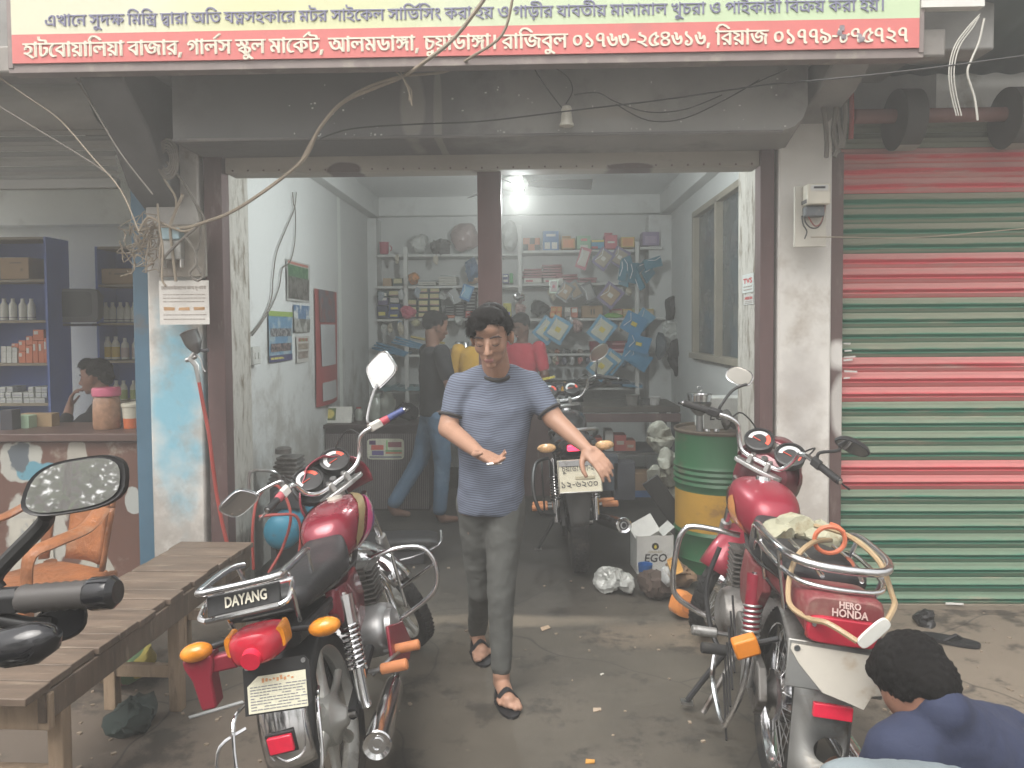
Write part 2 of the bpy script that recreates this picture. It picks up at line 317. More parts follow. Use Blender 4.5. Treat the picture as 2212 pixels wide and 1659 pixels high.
GLY={16:[[118,0,133,0,133,105,129,115,121,122,109,125,103,126,93,125,84,121,65,109,55,95,51,77,53,68,58,60,66,56,75,54,88,56,87,70,73,69,67,74,67,84,77,99,89,108,103,111,111,109,114,108,118,99,118,21,113,26,100,32,81,32,63,29,44,30,34,34,30,37,25,48,25,62,27,73,12,75,9,55,10,43,14,35,19,26,25,21,32,18,47,14,102,17,106,16,114,10]],21:[[105,0,120,0,120,110,141,110,141,124,120,124,115,138,105,138,105,19,90,36,81,43,70,50,48,57,66,62,76,67,84,74,88,83,90,93,89,104,86,111,74,125,63,122,54,108,45,102,36,100,29,103,26,110,29,121,14,126,10,114,12,101,17,92,25,88,36,86,52,90,64,99,69,107,70,106,72,104,75,93,74,86,70,80,64,75,43,68,28,66,33,49,34,48,57,41,76,30,93,15]],54:[[19,0,34,0,34,110,55,110,55,124,34,124,30,138,22,138,19,138,19,112,11,121,1,124,-2,124,-2,110,6,109,12,105,19,94]],61:[[52,-1,71,3,77,6,70,18,62,15,53,14,41,17,35,22,30,30,27,39,26,51,27,64,34,84,39,91,55,105,61,108,71,110,71,124,38,124,-2,124,-2,110,42,111,33,104,23,94,16,82,11,68,10,54,11,38,15,24,22,14,30,6,41,1]],39:[[86,0,102,0,102,110,123,110,123,124,-2,124,-2,110,86,110,87,84,87,60,76,71,60,81,51,84,33,84,19,77,14,72,10,64,9,56,11,45,16,36,24,28,35,23,43,37,30,44,27,49,26,54,27,61,31,66,37,69,42,70,50,69,59,66,74,55,86,42]],50:[[102,0,117,0,117,110,138,110,138,124,-2,124,-2,110,10,110,8,99,29,95,37,91,44,87,47,83,50,76,53,57,49,50,42,43,36,41,32,41,24,48,19,56,7,49,22,31,32,26,44,26,50,28,59,38,77,67,81,72,87,75,91,74,102,63],[63,72,60,87,57,93,47,102,41,106,26,110,76,110,102,110,103,79,95,86,89,89,77,89,72,86]],57:[[9,-54,18,-43,-8,-25,-20,-18,-19,2,-34,2,-35,-11,-43,-9,-56,-8,-67,-9,-77,-14,-82,-21,-84,-30,-83,-38,-79,-45,-69,-51,-58,-53,-45,-52,-37,-48,-31,-44,-26,-37,-24,-31,-16,-36],[-57,-41,-66,-38,-69,-35,-70,-31,-67,-23,-57,-21,-50,-22,-37,-24,-36,-25,-41,-34,-45,-38]],37:[[89,-1,104,2,99,22,98,50,100,64,108,84,95,97,94,97,69,86,47,71,32,58,32,110,123,110,123,124,101,124,-2,124,-2,110,16,110,16,43,28,35,60,63,81,76,89,79,86,73,82,53,84,21]],129:[[107,0,123,0,123,74,141,73,154,67,158,62,160,55,157,48,153,45,139,45,138,31,158,30,164,33,173,42,175,53,173,66,170,71,159,81,149,85,136,88,123,88,123,110,186,110,186,124,119,124,-2,124,-2,110,18,110,21,106,24,98,24,90,17,86,12,79,10,68,12,58,28,61,26,67,27,72,33,78,45,77,54,70,58,58,58,51,55,50,49,45,45,40,43,30,47,17,62,20,60,27,61,35,64,38,70,39,84,35,97,23,107,9],[108,29,98,40,86,49,74,52,73,65,69,75,56,88,40,92,40,100,36,110,71,110,72,95,77,86,83,81,91,77,107,75],[106,89,102,89,93,92,88,97,86,106,86,110,88,110,107,110,107,89]],55:[[19,0,34,0,34,110,55,110,55,124,32,124,21,139,32,154,38,160,45,164,54,168,76,168,86,165,108,154,133,135,141,146,139,147,121,162,103,173,84,181,73,183,49,182,37,178,27,171,19,162,4,141,16,124,-2,124,-2,110,19,110]],44:[[90,0,105,0,105,110,126,110,126,124,-2,124,-2,110,10,110,8,99,19,97,28,94,36,89,40,83,43,75,43,70,37,70,23,63,18,58,14,50,14,35,20,22,34,11,44,7,49,22,34,30,31,35,30,40,31,48,35,52,40,55,46,56,56,55,64,51,71,45,90,21],[90,43,81,55,66,66,59,69,57,83,54,92,43,103,24,110,90,110]],444:[[111,-23,127,-23,127,47,124,61,120,67,122,68,129,80,130,89,128,101,123,110,148,110,148,124,-2,124,-2,110,54,110,52,89,49,83,42,76,37,75,29,78,20,91,7,83,17,70,23,65,34,61,46,61,57,69,61,78,64,84,66,80,77,68,74,67,63,57,56,44,56,32,62,24,72,19,90,20,89,34,81,34,73,36,71,40,73,47,83,57,92,60,103,60,109,56,111,46,111,-2,102,6,96,8,84,9,55,5,40,9,36,14,33,20,32,35,34,45,19,47,18,46,16,31,17,18,20,9,30,-3,37,-6,50,-9,64,-9,87,-6,100,-7,105,-10,109,-16],[100,74,88,77,79,85,72,96,68,110,83,110,105,110,114,96,115,89,114,82,111,78,106,75]],262:[[89,-23,104,-23,104,88,95,97,94,97,76,89,58,79,42,67,32,58,32,110,125,110,125,124,44,124,-2,124,-2,110,16,110,16,43,28,35,60,63,81,76,89,79,89,44,79,40,32,17,39,1,66,-6,81,-16],[90,-7,80,0,61,9,50,12,62,17,89,29]],46:[[37,-1,46,2,49,10,46,19,37,22,28,19,25,10,28,2],[85,0,100,0,100,110,121,110,121,124,-2,124,-2,110,26,110,85,110,85,103,47,89,7,68,15,49,35,43,44,39,57,31,67,23,78,12],[86,21,74,36,61,46,49,53,26,61,44,70,57,77,85,87,85,31]],8:[[144,0,160,0,160,110,181,110,181,124,-2,124,-2,110,52,110,57,108,64,103,67,99,68,96,63,94,59,91,55,84,54,77,57,63,72,66,71,76,71,79,73,82,78,85,84,86,93,84,100,79,104,70,106,60,105,54,99,41,92,37,86,34,77,33,65,35,53,40,43,49,36,59,20,93,6,88,15,64,26,46,36,34,49,25,62,20,76,18,89,20,101,24,110,30,113,34,130,21],[145,22,131,38,119,46,121,58,120,70,116,80,111,88,103,95,95,99,84,99,80,107,77,109,76,110,144,110]],35:[[80,10,96,12,109,16,119,24,125,32,129,43,130,54,129,67,125,78,119,86,110,94,100,99,87,100,72,97,62,89,59,83,58,77,60,61,76,64,74,74,75,78,77,82,83,85,88,86,95,85,102,82,111,71,114,64,114,53,114,48,107,34,97,28,82,25,67,27,56,33,44,43,36,56,28,74,21,97,6,93,15,67,24,45,36,30,51,18,66,12],[-2,110,143,110,143,124,-2,124]],45:[[91,0,106,0,106,110,127,110,127,124,-2,124,-2,116,-2,110,14,110,10,100,33,93,50,83,23,69,10,61,17,42,34,39,49,34,61,28,71,21],[91,20,76,34,65,42,40,53,28,55,68,75,67,86,54,96,48,101,28,110,91,110]],341:[[48,-20,55,-6,45,-1,42,6,45,13,49,15,62,14,76,7,94,-12,94,-15,109,-15,109,47,116,54,121,72,120,82,111,95,104,101,94,104,76,105,63,100,59,96,56,90,55,84,57,71,72,74,70,81,72,87,76,91,83,92,92,91,100,86,104,80,106,73,104,64,99,58,90,53,77,52,62,53,51,57,43,63,34,74,20,103,6,98,14,78,24,62,35,51,47,43,61,38,65,38,77,37,89,38,94,40,94,7,87,15,80,20,72,25,62,29,52,30,39,27,34,24,27,12,26,5,28,-4,37,-14,41,-17],[-2,110,134,110,134,124,-2,124]],51:[[99,-13,108,-2,108,-2,88,12,69,23,52,29,67,32,82,40,90,50,93,65,92,73,88,81,83,88,74,95,63,99,49,100,45,108,42,110,108,110,108,124,0,124,-2,124,-2,110,18,110,29,104,33,98,30,97,18,89,15,85,14,76,16,65,31,68,30,78,34,83,50,86,60,85,69,80,75,73,77,64,74,53,70,48,63,44,54,42,39,41,26,42,12,45,9,31,35,24,56,15,76,3]],20:[[83,0,98,0,98,88,114,84,126,77,134,69,137,59,134,50,128,48,114,47,113,33,134,33,140,35,150,45,152,59,150,69,145,79,136,88,125,95,111,100,98,103,98,110,163,110,163,124,135,124,-2,124,-2,110,83,110,83,101,46,88,7,68,15,49,43,40,56,32,68,21,76,11],[84,22,80,28,71,37,51,51,26,61,43,70,55,76,83,86,83,31]],30:[[41,5,60,7,67,9,83,19,91,27,98,38,102,49,103,61,100,76,91,85,85,87,68,87,61,86,63,71,75,73,85,70,88,60,85,46,81,39,70,27,56,20,50,19,42,20,36,26,34,40,34,110,115,110,115,124,102,124,93,124,91,138,87,146,77,153,35,155,23,158,20,160,17,166,16,177,17,181,2,182,2,164,7,152,12,147,23,142,33,140,70,139,75,136,78,131,79,124,-2,124,-2,110,19,110,20,29,23,17,30,10]],10:[[99,-13,108,-2,108,-2,88,12,69,23,52,29,67,32,82,40,90,50,93,65,92,73,88,81,83,88,74,95,63,99,49,100,45,108,42,110,108,110,108,124,86,124,84,138,79,147,68,153,31,155,20,158,17,160,14,166,13,176,14,181,-1,182,-1,163,4,152,9,147,20,142,28,140,63,139,68,136,71,131,72,124,-2,124,-2,110,18,110,29,104,33,98,30,97,18,89,15,85,14,76,16,65,31,68,30,78,34,83,50,86,60,85,69,80,75,73,77,64,74,53,70,48,63,44,54,42,39,41,26,42,12,45,9,31,35,24,56,15,76,3]],47:[[112,0,127,0,127,110,148,110,148,124,-2,124,-2,110,112,110,112,81,108,84,97,90,90,90,78,87,72,79,67,84,60,89,51,92,33,92,19,85,14,80,10,71,9,63,10,55,14,46,26,34,43,25,48,40,39,44,31,51,27,57,26,63,28,71,33,77,43,79,54,76,63,67,67,53,80,54,80,67,84,73,90,76,99,75,104,72,112,63]],43:[[83,9,99,10,111,14,119,20,127,30,131,41,133,52,132,63,128,76,125,84,117,95,105,93,95,79,86,73,77,71,69,73,66,81,70,92,54,97,50,85,52,71,57,63,66,58,77,57,92,60,105,69,110,76,113,73,115,69,117,59,117,45,114,38,110,33,103,28,94,25,83,24,71,26,58,31,46,42,37,54,29,74,21,97,6,93,13,71,21,54,29,38,37,29,49,18,59,13,72,10],[-2,110,146,110,146,124,-2,124]],131:[[-42,129,22,172,15,182,13,183,-51,141]],6:[[72,-8,85,-2,78,10,60,33,47,46,27,62,25,63,15,50,27,42,48,23],[43,70,51,71,64,77,71,90,72,96,71,105,64,117,51,124,45,124,36,124,24,117,17,105,16,98,17,89,19,84,23,78,36,71],[44,83,38,84,34,87,30,91,29,96,30,103,33,107,38,110,43,111,50,110,54,108,57,103,58,98,57,91,55,88,50,84]],70:[[36,-1,44,2,48,10,44,19,36,22,28,19,24,10,28,2],[91,0,106,0,106,110,127,110,127,124,-2,124,-2,116,-2,110,14,110,10,100,33,93,50,83,23,69,10,61,17,42,34,39,49,34,61,28,71,21],[91,20,76,34,65,42,40,53,28,55,68,75,67,86,54,96,48,101,28,110,91,110]],18:[[90,8,109,11,124,18,133,30,136,45,135,54,127,68,123,71,129,79,133,88,134,98,132,109,126,118,115,124,103,126,93,125,73,118,67,114,54,99,50,86,52,78,56,72,62,67,73,64,77,79,68,82,66,88,72,99,82,106,95,111,101,112,109,111,114,108,117,103,118,96,116,88,113,84,111,81,90,71,96,56,109,63,115,59,119,53,120,47,118,36,112,29,102,25,90,24,76,26,61,32,49,43,39,58,29,79,21,106,6,101,13,77,21,58,30,42,40,30,52,20,64,13]],22:[[97,0,112,0,112,110,133,110,133,124,112,124,107,138,97,138,98,98,87,111,78,118,62,125,42,125,33,122,25,117,18,110,4,92,21,78,35,83,38,83,46,83,50,80,53,73,51,66,45,59,26,49,36,34,51,43,61,53,67,63,69,73,69,79,63,90,58,94,52,96,35,97,30,96,21,91,36,106,43,110,57,111,71,106,83,95,97,77]],68:[[73,-30,81,-27,85,-18,81,-10,73,-6,64,-10,61,-18,64,-27],[82,5,98,6,110,11,120,18,126,26,130,37,131,48,130,58,128,69,118,88,106,87,91,69,82,64,75,64,73,66,71,74,71,110,144,110,144,124,-2,124,-2,110,47,110,56,110,56,68,60,57,69,50,79,48,91,52,103,61,110,70,114,64,116,50,114,38,107,28,95,22,82,20,69,22,57,28,48,36,38,50,29,71,21,97,6,93,13,69,20,52,29,36,37,25,48,15,59,9,71,6]],56:[[19,0,34,0,34,110,55,110,55,124,35,124,28,151,11,169,-17,180,-51,183,-75,182,-91,176,-101,168,-104,158,-102,149,-95,143,-78,139,-50,138,-43,138,-36,134,-33,123,-20,123,-22,135,-24,141,-31,148,-37,151,-77,153,-87,155,-88,158,-87,162,-84,165,-71,168,-37,169,-13,164,-3,160,4,155,12,146,17,136,19,124,-2,124,-2,110,19,110]],42:[[85,0,100,0,100,110,121,110,121,124,-2,124,-2,110,26,110,85,110,85,103,47,89,7,68,15,49,35,43,44,39,57,31,67,23,78,12],[86,21,74,36,61,46,49,53,26,61,44,70,57,77,85,87,85,31]],25:[[41,5,60,7,67,9,83,19,91,28,98,38,102,49,103,62,101,73,98,77,91,82,82,84,62,85,48,90,43,95,34,107,34,110,103,110,115,110,115,124,-2,124,-2,110,19,110,19,37,20,29,23,17,30,10],[48,19,42,20,38,23,35,29,34,87,39,81,47,75,57,71,84,68,87,65,87,52,84,45,75,31,64,23,56,20]],40:[[109,0,124,0,124,110,145,110,145,124,124,124,119,138,109,138,109,93,95,110,78,122,71,124,59,126,48,125,38,121,32,117,21,109,4,90,20,76,32,80,41,77,43,73,43,64,39,55,33,50,45,39,97,88,109,72],[57,69,56,80,51,88,45,91,35,93,28,92,22,89,39,105,50,109,61,111,73,109,87,99,69,82]],203:[[109,0,124,0,124,48,136,65,143,70,151,71,160,68,163,65,164,60,162,53,158,48,143,41,148,27,167,36,173,42,178,54,179,60,177,70,172,77,163,83,151,85,140,83,132,78,124,70,124,79,122,92,118,97,111,102,94,106,77,102,62,92,53,80,49,67,51,57,55,51,65,46,73,45,86,47,84,61,75,60,67,63,65,67,68,76,73,82,84,89,95,91,105,89,108,81,109,21,104,26,93,32,79,32,55,29,39,30,33,33,29,37,26,45,25,54,27,68,11,71,9,55,10,41,13,32,19,25,30,17,44,14,59,14,82,17,97,16,102,13,106,8],[-2,110,188,110,188,124,-2,124]],641:[[39,0,55,0,55,124,39,124]],27:[[152,-1,167,2,162,22,160,42,162,61,169,78,161,92,140,92,131,94,118,102,111,111,185,110,185,124,-2,124,-2,110,79,111,66,103,58,95,53,86,52,77,55,63,64,54,78,51,93,54,109,63,110,59,109,42,105,37,103,34,94,29,82,28,67,30,56,35,45,44,36,57,28,75,21,97,6,93,20,55,29,40,38,29,47,22,58,17,70,14,82,13,95,14,107,18,116,24,122,32,125,40,126,55,122,73,105,79,91,69,85,66,77,66,70,68,68,71,68,81,75,92,92,104,97,106,107,92,115,86,125,82,137,79,151,78,146,63,145,43,147,21]],597:[[9,-24,23,-24,37,15,39,21,38,22,19,23]],431:[[94,-9,109,-9,109,51,123,48,133,42,139,36,141,29,138,22,134,19,122,19,121,5,132,4,142,6,150,11,154,17,156,27,154,37,149,46,142,53,121,62,111,64,122,68,128,77,130,87,130,95,126,106,123,110,165,110,165,124,41,124,-2,124,-2,110,54,110,52,89,49,83,42,76,37,75,29,78,20,91,7,83,19,68,23,65,34,61,46,61,56,68,63,84,68,76,77,68,87,64,92,63,64,55,31,40,38,22,60,17,70,12,87,0],[95,10,74,25,60,31,50,33,61,38,94,49],[100,74,88,77,79,85,72,96,68,110,83,110,105,110,114,96,115,89,114,82,111,78,106,75]],9:[[144,0,160,0,160,110,178,110,186,109,190,107,197,96,197,0,213,0,213,110,234,110,234,124,212,124,208,138,197,138,198,112,190,121,180,124,10,124,-2,124,-2,110,52,110,63,104,67,99,68,96,63,94,59,91,55,84,54,77,57,63,72,66,71,79,74,83,83,86,93,84,100,79,104,70,106,60,105,54,99,41,86,34,75,33,65,35,53,40,43,49,36,59,20,93,6,88,15,64,26,46,37,33,49,25,61,20,76,18,89,20,101,24,110,30,113,34,130,21],[145,22,131,38,119,46,121,58,120,70,116,80,111,88,103,95,95,99,84,99,80,107,77,109,76,110,144,110]],32:[[82,5,98,6,110,11,120,18,126,26,130,37,131,48,130,58,128,69,118,88,106,87,91,69,82,64,75,64,73,66,71,74,71,110,144,110,144,124,-2,124,-2,110,47,110,56,110,56,68,60,57,69,50,79,48,91,52,103,61,110,70,114,64,116,50,114,38,107,28,96,22,82,20,69,22,57,28,48,36,38,50,29,71,21,97,6,93,13,69,20,52,29,36,37,25,48,15,59,9,71,6]],307:[[114,-1,129,2,124,20,122,39,125,58,132,76,122,87,98,80,80,68,77,65,77,69,73,80,68,88,59,94,51,98,44,99,44,101,41,107,37,110,61,110,65,103,74,94,84,88,96,86,111,89,121,96,124,102,125,110,147,110,147,124,25,124,-2,124,-2,110,12,110,18,108,24,104,28,98,29,97,20,94,14,85,13,75,16,63,30,67,29,80,35,85,48,85,53,82,61,72,64,57,63,51,59,44,48,33,40,33,36,36,30,44,19,36,32,22,45,17,55,20,61,24,81,50,90,58,105,68,113,70,107,49,107,29,108,20],[92,99,85,102,81,106,79,110,97,110,110,110,107,102,102,100]],75:[[57,18,73,20,84,25,92,31,99,42,103,53,104,63,103,76,101,84,94,95,86,103,75,107,61,109,45,107,34,102,27,96,19,85,14,64,17,47,20,38,26,30,36,23,45,19],[57,32,49,33,43,36,37,41,33,47,31,63,34,80,38,85,45,91,50,93,62,95,71,93,76,91,81,87,85,81,88,64,87,55,80,41,74,36,68,33]],76:[[56,0,69,1,79,4,86,9,93,17,97,26,99,36,96,52,85,67,54,90,44,100,42,105,43,110,49,119,35,126,31,121,27,114,25,106,28,95,38,84,72,58,81,47,83,42,82,28,77,22,68,16,58,15,50,16,42,20,41,24,44,30,53,33,47,49,36,45,30,39,26,32,25,24,27,15,32,7,43,2]],82:[[103,0,106,15,97,17,93,21,91,101,87,113,73,123,51,124,35,117,27,110,21,105,15,91,14,81,16,69,24,58,36,52,55,50,70,52,76,54,76,24,79,10,82,6,87,3],[52,64,44,65,36,68,32,73,30,82,31,87,36,98,44,105,54,110,66,109,70,108,74,103,76,94,76,69,68,66]],81:[[68,8,83,9,93,14,102,21,107,30,111,41,112,55,109,73,99,90,89,88,82,74,76,67,66,66,63,71,62,100,60,109,53,115,41,118,36,119,35,118,33,103,42,102,46,98,48,72,51,60,57,54,68,51,79,54,86,59,94,70,97,53,95,41,89,31,80,25,69,23,60,24,52,27,46,32,34,49,24,78,19,95,4,90,17,50,24,36,32,25,40,17,50,12,59,9]],78:[[68,8,83,10,93,15,101,23,106,33,110,45,111,58,109,73,106,88,99,99,93,106,80,114,62,115,50,111,46,107,42,101,41,93,46,74,62,78,58,92,59,96,65,101,66,101,76,100,83,95,88,89,92,81,93,73,95,58,93,41,89,33,84,28,78,24,67,23,58,25,49,30,40,41,34,56,21,102,6,98,11,73,17,52,24,37,32,25,40,17,49,12]],598:[[10,51,58,51,58,68,10,68]],77:[[101,-5,111,6,76,29,63,35,76,37,89,44,97,55,100,68,98,78,92,87,81,94,44,105,42,110,43,114,47,119,34,126,28,116,25,108,26,104,29,98,33,94,48,88,74,81,82,75,84,66,82,58,76,52,65,48,37,47,16,51,13,37,37,30,60,22,80,11]],80:[[61,0,90,3,112,12,106,29,89,30,83,34,79,39,78,45,79,51,87,63,113,80,107,91,98,92,92,94,88,99,87,107,91,115,90,116,83,126,44,104,28,91,19,79,12,65,10,49,12,35,17,23,25,13,35,6,48,1],[64,14,46,17,38,21,32,28,27,36,26,49,28,59,32,70,39,80,50,90,74,105,74,98,74,96,79,88,83,84,90,81,77,72,71,66,64,52,63,43,65,35,70,27,79,21,92,18,79,15]],79:[[58,0,79,2,94,9,103,19,106,34,104,46,98,54,87,62,78,66,95,76,100,81,103,87,104,94,103,103,99,109,94,115,85,120,73,123,60,124,45,123,35,120,25,115,20,109,16,103,15,94,18,81,28,72,41,65,31,61,20,53,14,44,12,35,15,20,24,9,39,2],[59,14,46,16,36,20,31,26,29,34,31,42,36,49,46,54,60,58,69,55,86,46,89,41,90,35,88,26,83,20,73,16],[59,73,46,77,38,82,32,87,31,95,32,99,39,106,60,110,71,109,80,106,86,101,88,94,87,89,79,81]],84:[[37,0,54,1,78,5,90,9,99,15,106,23,110,32,111,50,107,63,96,75,87,80,34,98,27,102,24,107,24,112,29,119,28,120,17,126,12,121,8,112,8,100,11,94,17,89,26,85,63,72,69,70,87,61,92,56,95,43,93,32,84,23,73,18,58,15,64,23,66,29,66,44,58,56,52,60,36,63,27,62,13,57,9,53,5,41,9,27,24,30,22,37,22,43,29,48,42,48,47,45,50,40,51,35,50,27,46,22,32,14]],83:[[46,0,60,1,69,5,78,12,84,20,88,30,89,48,85,59,94,59,106,63,114,71,117,77,103,84,98,77,94,74,89,73,73,72,58,75,39,73,33,71,33,106,30,116,24,121,6,125,4,109,13,108,16,106,18,101,18,32,20,17,23,12,30,5,40,1],[48,14,39,17,34,24,33,56,49,60,59,60,68,57,71,54,74,42,72,33,67,23,64,20,54,15]],153:[[33,40,40,54,29,61,27,65,26,69,27,75,30,80,41,84,50,82,58,78,75,63,86,74,79,80,63,92,47,97,37,98,25,95,18,91,10,79,9,70,11,61,16,52,23,45],[-2,110,76,110,76,124,-2,124]]}
TXT={'a':[(16,0),(21,151),(54,290),(61,344),(39,413),(50,580),(57,716),(37,716),(129,837),(55,1066),(44,1120),(55,1244),(444,1297),(262,1489),(54,1612),(46,1665),(54,1785),(8,1884),(55,2062),(35,2116),(45,2303),(341,2428),(50,2560),(51,2697),(20,2803),(54,2964),(61,3017),(46,3086),(44,3252),(30,3376),(46,3489),(50,3655),(54,3791),(10,3844),(61,3950),(20,4019),(47,4181),(50,4373),(54,4509),(55,4563),(43,4616),(131,4760),(55,4760),(50,4813),(6,4950),(20,5083),(46,5245),(54,5364),(51,5463),(70,5569),(18,5740),(22,5934),(54,6065),(68,6118),(56,6261),(46,6314),(45,6479),(54,6604),(42,6657),(35,6777),(56,6918),(70,6971),(44,7142),(54,7267),(47,7320),(54,7466),(44,7519),(54,7644),(47,7697),(21,7889),(57,8028),(25,8028),(46,8142),(54,8261),(18,8360),(40,8554),(54,8697),(10,8750),(20,8856),(54,9018),(46,9071),(56,9190),(55,9289),(42,9342),(203,9462),(70,9648),(20,9819),(46,9980),(54,10099),(51,10199),(70,10305),(641,10430)],'b':[(51,0),(54,106),(30,159),(61,272),(42,341),(54,461),(70,514),(54,639),(55,692),(47,745),(70,892),(54,1017),(42,1116),(54,1235),(27,1288),(54,1472),(46,1525),(597,1644),(22,1743),(54,1874),(47,1927),(131,2073),(50,2073),(431,2256),(57,2418),(47,2418),(44,2611),(54,2735),(61,2788),(20,2857),(131,3019),(30,3019),(597,3132),(9,3231),(47,3462),(44,3609),(32,3733),(54,3875),(307,3929),(54,4074),(597,4127),(25,4226),(57,4339),(70,4339),(54,4464),(32,4517),(54,4660),(307,4713),(54,4858),(641,4911),(46,5033),(54,5152),(55,5206),(27,5259),(42,5442),(57,5561),(47,5561),(75,5754),(76,5872),(82,5990),(81,6109),(78,6227),(598,6346),(77,6414),(80,6532),(79,6650),(81,6769),(76,6887),(81,7006),(597,7124),(55,7223),(46,7276),(70,7395),(54,7520),(27,7573),(75,7803),(76,7921),(82,8040),(82,8158),(84,8276),(598,8395),(83,8463),(82,8581),(80,8700),(82,8818),(77,8936),(82,9055)],'c':[(25,0),(57,113),(70,113),(54,238),(32,291),(54,434),(6,487),(22,575),(54,706),(598,759),(51,827)],'d':[(76,0),(77,118),(598,236),(81,304),(77,423),(78,541),(75,660)],'e':[(61,0),(44,69),(54,193),(30,246),(46,360),(50,479),(54,615),(10,669),(61,775),(20,844),(61,1005),(47,1074),(46,1221),(27,1386),(153,1569),(45,1643),(50,1814),(57,1951),(598,1951),(21,2019),(42,2158),(46,2277)]}
_GM = {}
def glyph_mesh(g, bold):
    k = (g, bold)
    if k not in _GM:
        cs = [[(q[2 * i], q[2 * i + 1]) for i in range(len(q) // 2)] for q in GLY[g]]
        ar = lambda p: sum(p[i - 1][0] * p[i][1] - p[i][0] * p[i - 1][1] for i in range(len(p)))
        big = max(cs, key=lambda p: abs(ar(p))); sg = ar(big) > 0
        def inside(pt, p):
            r = False
            for i in range(len(p)):
                (x0, y0), (x1, y1) = p[i - 1], p[i]
                if (y0 > pt[1]) != (y1 > pt[1]) and pt[0] < (x1 - x0) * (pt[1] - y0) / (y1 - y0) + x0: r = not r
            return r
        vs, fs = [], []
        for n_, o_ in enumerate(p for p in cs if (ar(p) > 0) == sg):
            c = bpy.data.curves.new('glyph', 'CURVE'); c.dimensions = '2D'; c.fill_mode = 'BOTH'; c.extrude = 1. + .07 * n_; c.offset = bold
            for q in [o_] + [h for h in cs if (ar(h) > 0) != sg and inside(h[0], o_)]:
                sp = c.splines.new('POLY'); sp.points.add(len(q) - 1); sp.use_cyclic_u = True
                for i, p in enumerate(q): sp.points[i].co = (p[0], p[1], 0, 1)
            me = tmp_mesh(bpy.data.objects.new('glyph', c), 'glyph')
            k0 = len(vs); vs += [v.co.copy() for v in me.vertices]; fs += [tuple(i + k0 for i in p.vertices) for p in me.polygons]
            bpy.data.meshes.remove(me)
        _GM[k] = (vs, fs)
    return _GM[k]
def bangla(key, x0, x1, zbase, h, name, m, parent, mx, bold=0., ext=.0008):
    """Bengali lettering from the outline table; h is the height from the base line to the headline; spans x0..x1"""
    t = TXT[key]
    tot = t[-1][1] + 140 - t[0][1]
    sx, sz = (x1 - x0) / tot, h / 125.
    mb = MB()
    for j, (g, gx) in enumerate(t):
        if not GLY[g]: continue
        vs, fs = glyph_mesh(g, bold)
        mb.add([V((x0 + (gx - t[0][1] + v.x) * sx, -v.z * ext - (j % 3) * .0003, zbase + v.y * sz)) for v in vs], fs)
    o = mb.build(name, m, parent, smooth=False)
    o['kind'] = 'stuff'
    o.matrix_local = mx
    return o
# ================================================================ THE BUILDING
# --- base colours
GREY = (.2, .2, .19)
m_white = mat('white_plaster', (.62, .61, .58), .8, var=.06, scale=2, bump=.25, dirt=((.3, .27, .23), .22, 2.2))
m_inner = mat('shop_wall_paint', (.60, .61, .60), .75, var=.05, scale=1.5, bump=.15, dirt=((.46, .45, .43), .2, 1.6))
m_ceil = mat('ceiling_paint', (.66, .68, .68), .8, var=.05, scale=1.5)
m_conc = mat('weathered_concrete', (.23, .227, .217), .85, var=.3, scale=2.2, bump=.4, dirt=((.3, .29, .27), .22, 1.7))
m_sheet = mat('dusty_sheet_steel', (.16, .155, .15), .6, var=.28, scale=1.6, bump=.1, dirt=((.26, .24, .22), .25, 2.3))
m_lint = mat('lintel_sheet', (.34, .31, .265), .65, var=.18, scale=3, dirt=((.14, .1, .09), .2, 3.1), stretch=(.5, 1, 2))
m_brown = mat('brown_oxide_paint', (.105, .062, .06), .55, var=.22, scale=3, dirt=((.2, .16, .14), .18, 4), stretch=(3, 3, .7))
m_jamb = mat('peeling_white_jamb', (.46, .44, .4), .8, var=.12, scale=5, bump=.5, dirt=((.17, .14, .1), .42, 6), stretch=(3, 3, 1))
m_blue = mat('blue_painted_steel', (.06, .13, .19), .5, var=.2, scale=2, dirt=((.1, .1, .1), .2, 3))
m_dark = mat('sooty_dark', (.05, .05, .055), .8, var=.3, scale=3)
m_black = mat('black_plastic', (.02, .02, .021), .42, var=.2, scale=8)
m_rubber = mat('rubber', (.022, .022, .022), .75, var=.25, scale=12, dirt=((.07, .062, .052), .35, 7))
m_chrome = mat('chrome', (.75, .75, .76), .13, 1., var=.08, scale=7, dirt=((.3, .28, .26), .12, 9))
m_steel = mat('dull_steel', (.42, .42, .42), .36, 1., var=.2, scale=9, dirt=((.16, .13, .1), .25, 8))
m_alu = mat('cast_aluminium', (.45, .45, .44), .42, .8, var=.15, scale=9, dirt=((.16, .14, .12), .25, 7))
m_wood = mat('worn_bench_wood', (.13, .095, .07), .55, var=.35, scale=3, bump=.3, dirt=((.24, .19, .14), .22, 4), stretch=(1, 6, 1))
m_woodl = mat('raw_timber', (.3, .22, .15), .75, var=.25, scale=3, bump=.3, dirt=((.15, .11, .08), .25, 4), stretch=(6, 6, 1))
m_whitewood = mat('white_painted_board', (.55, .55, .53), .6, var=.1, scale=3, dirt=((.3, .28, .26), .2, 5))
m_card = mat('cardboard', (.36, .24, .14), .8, var=.12, scale=5)
m_paper = mat('paper', (.62, .6, .55), .7, var=.06, scale=6)
m_glass = mat('clear_plastic_film', (.8, .82, .84), .12, trans=.0, var=.05, alpha=.28, scale=5)
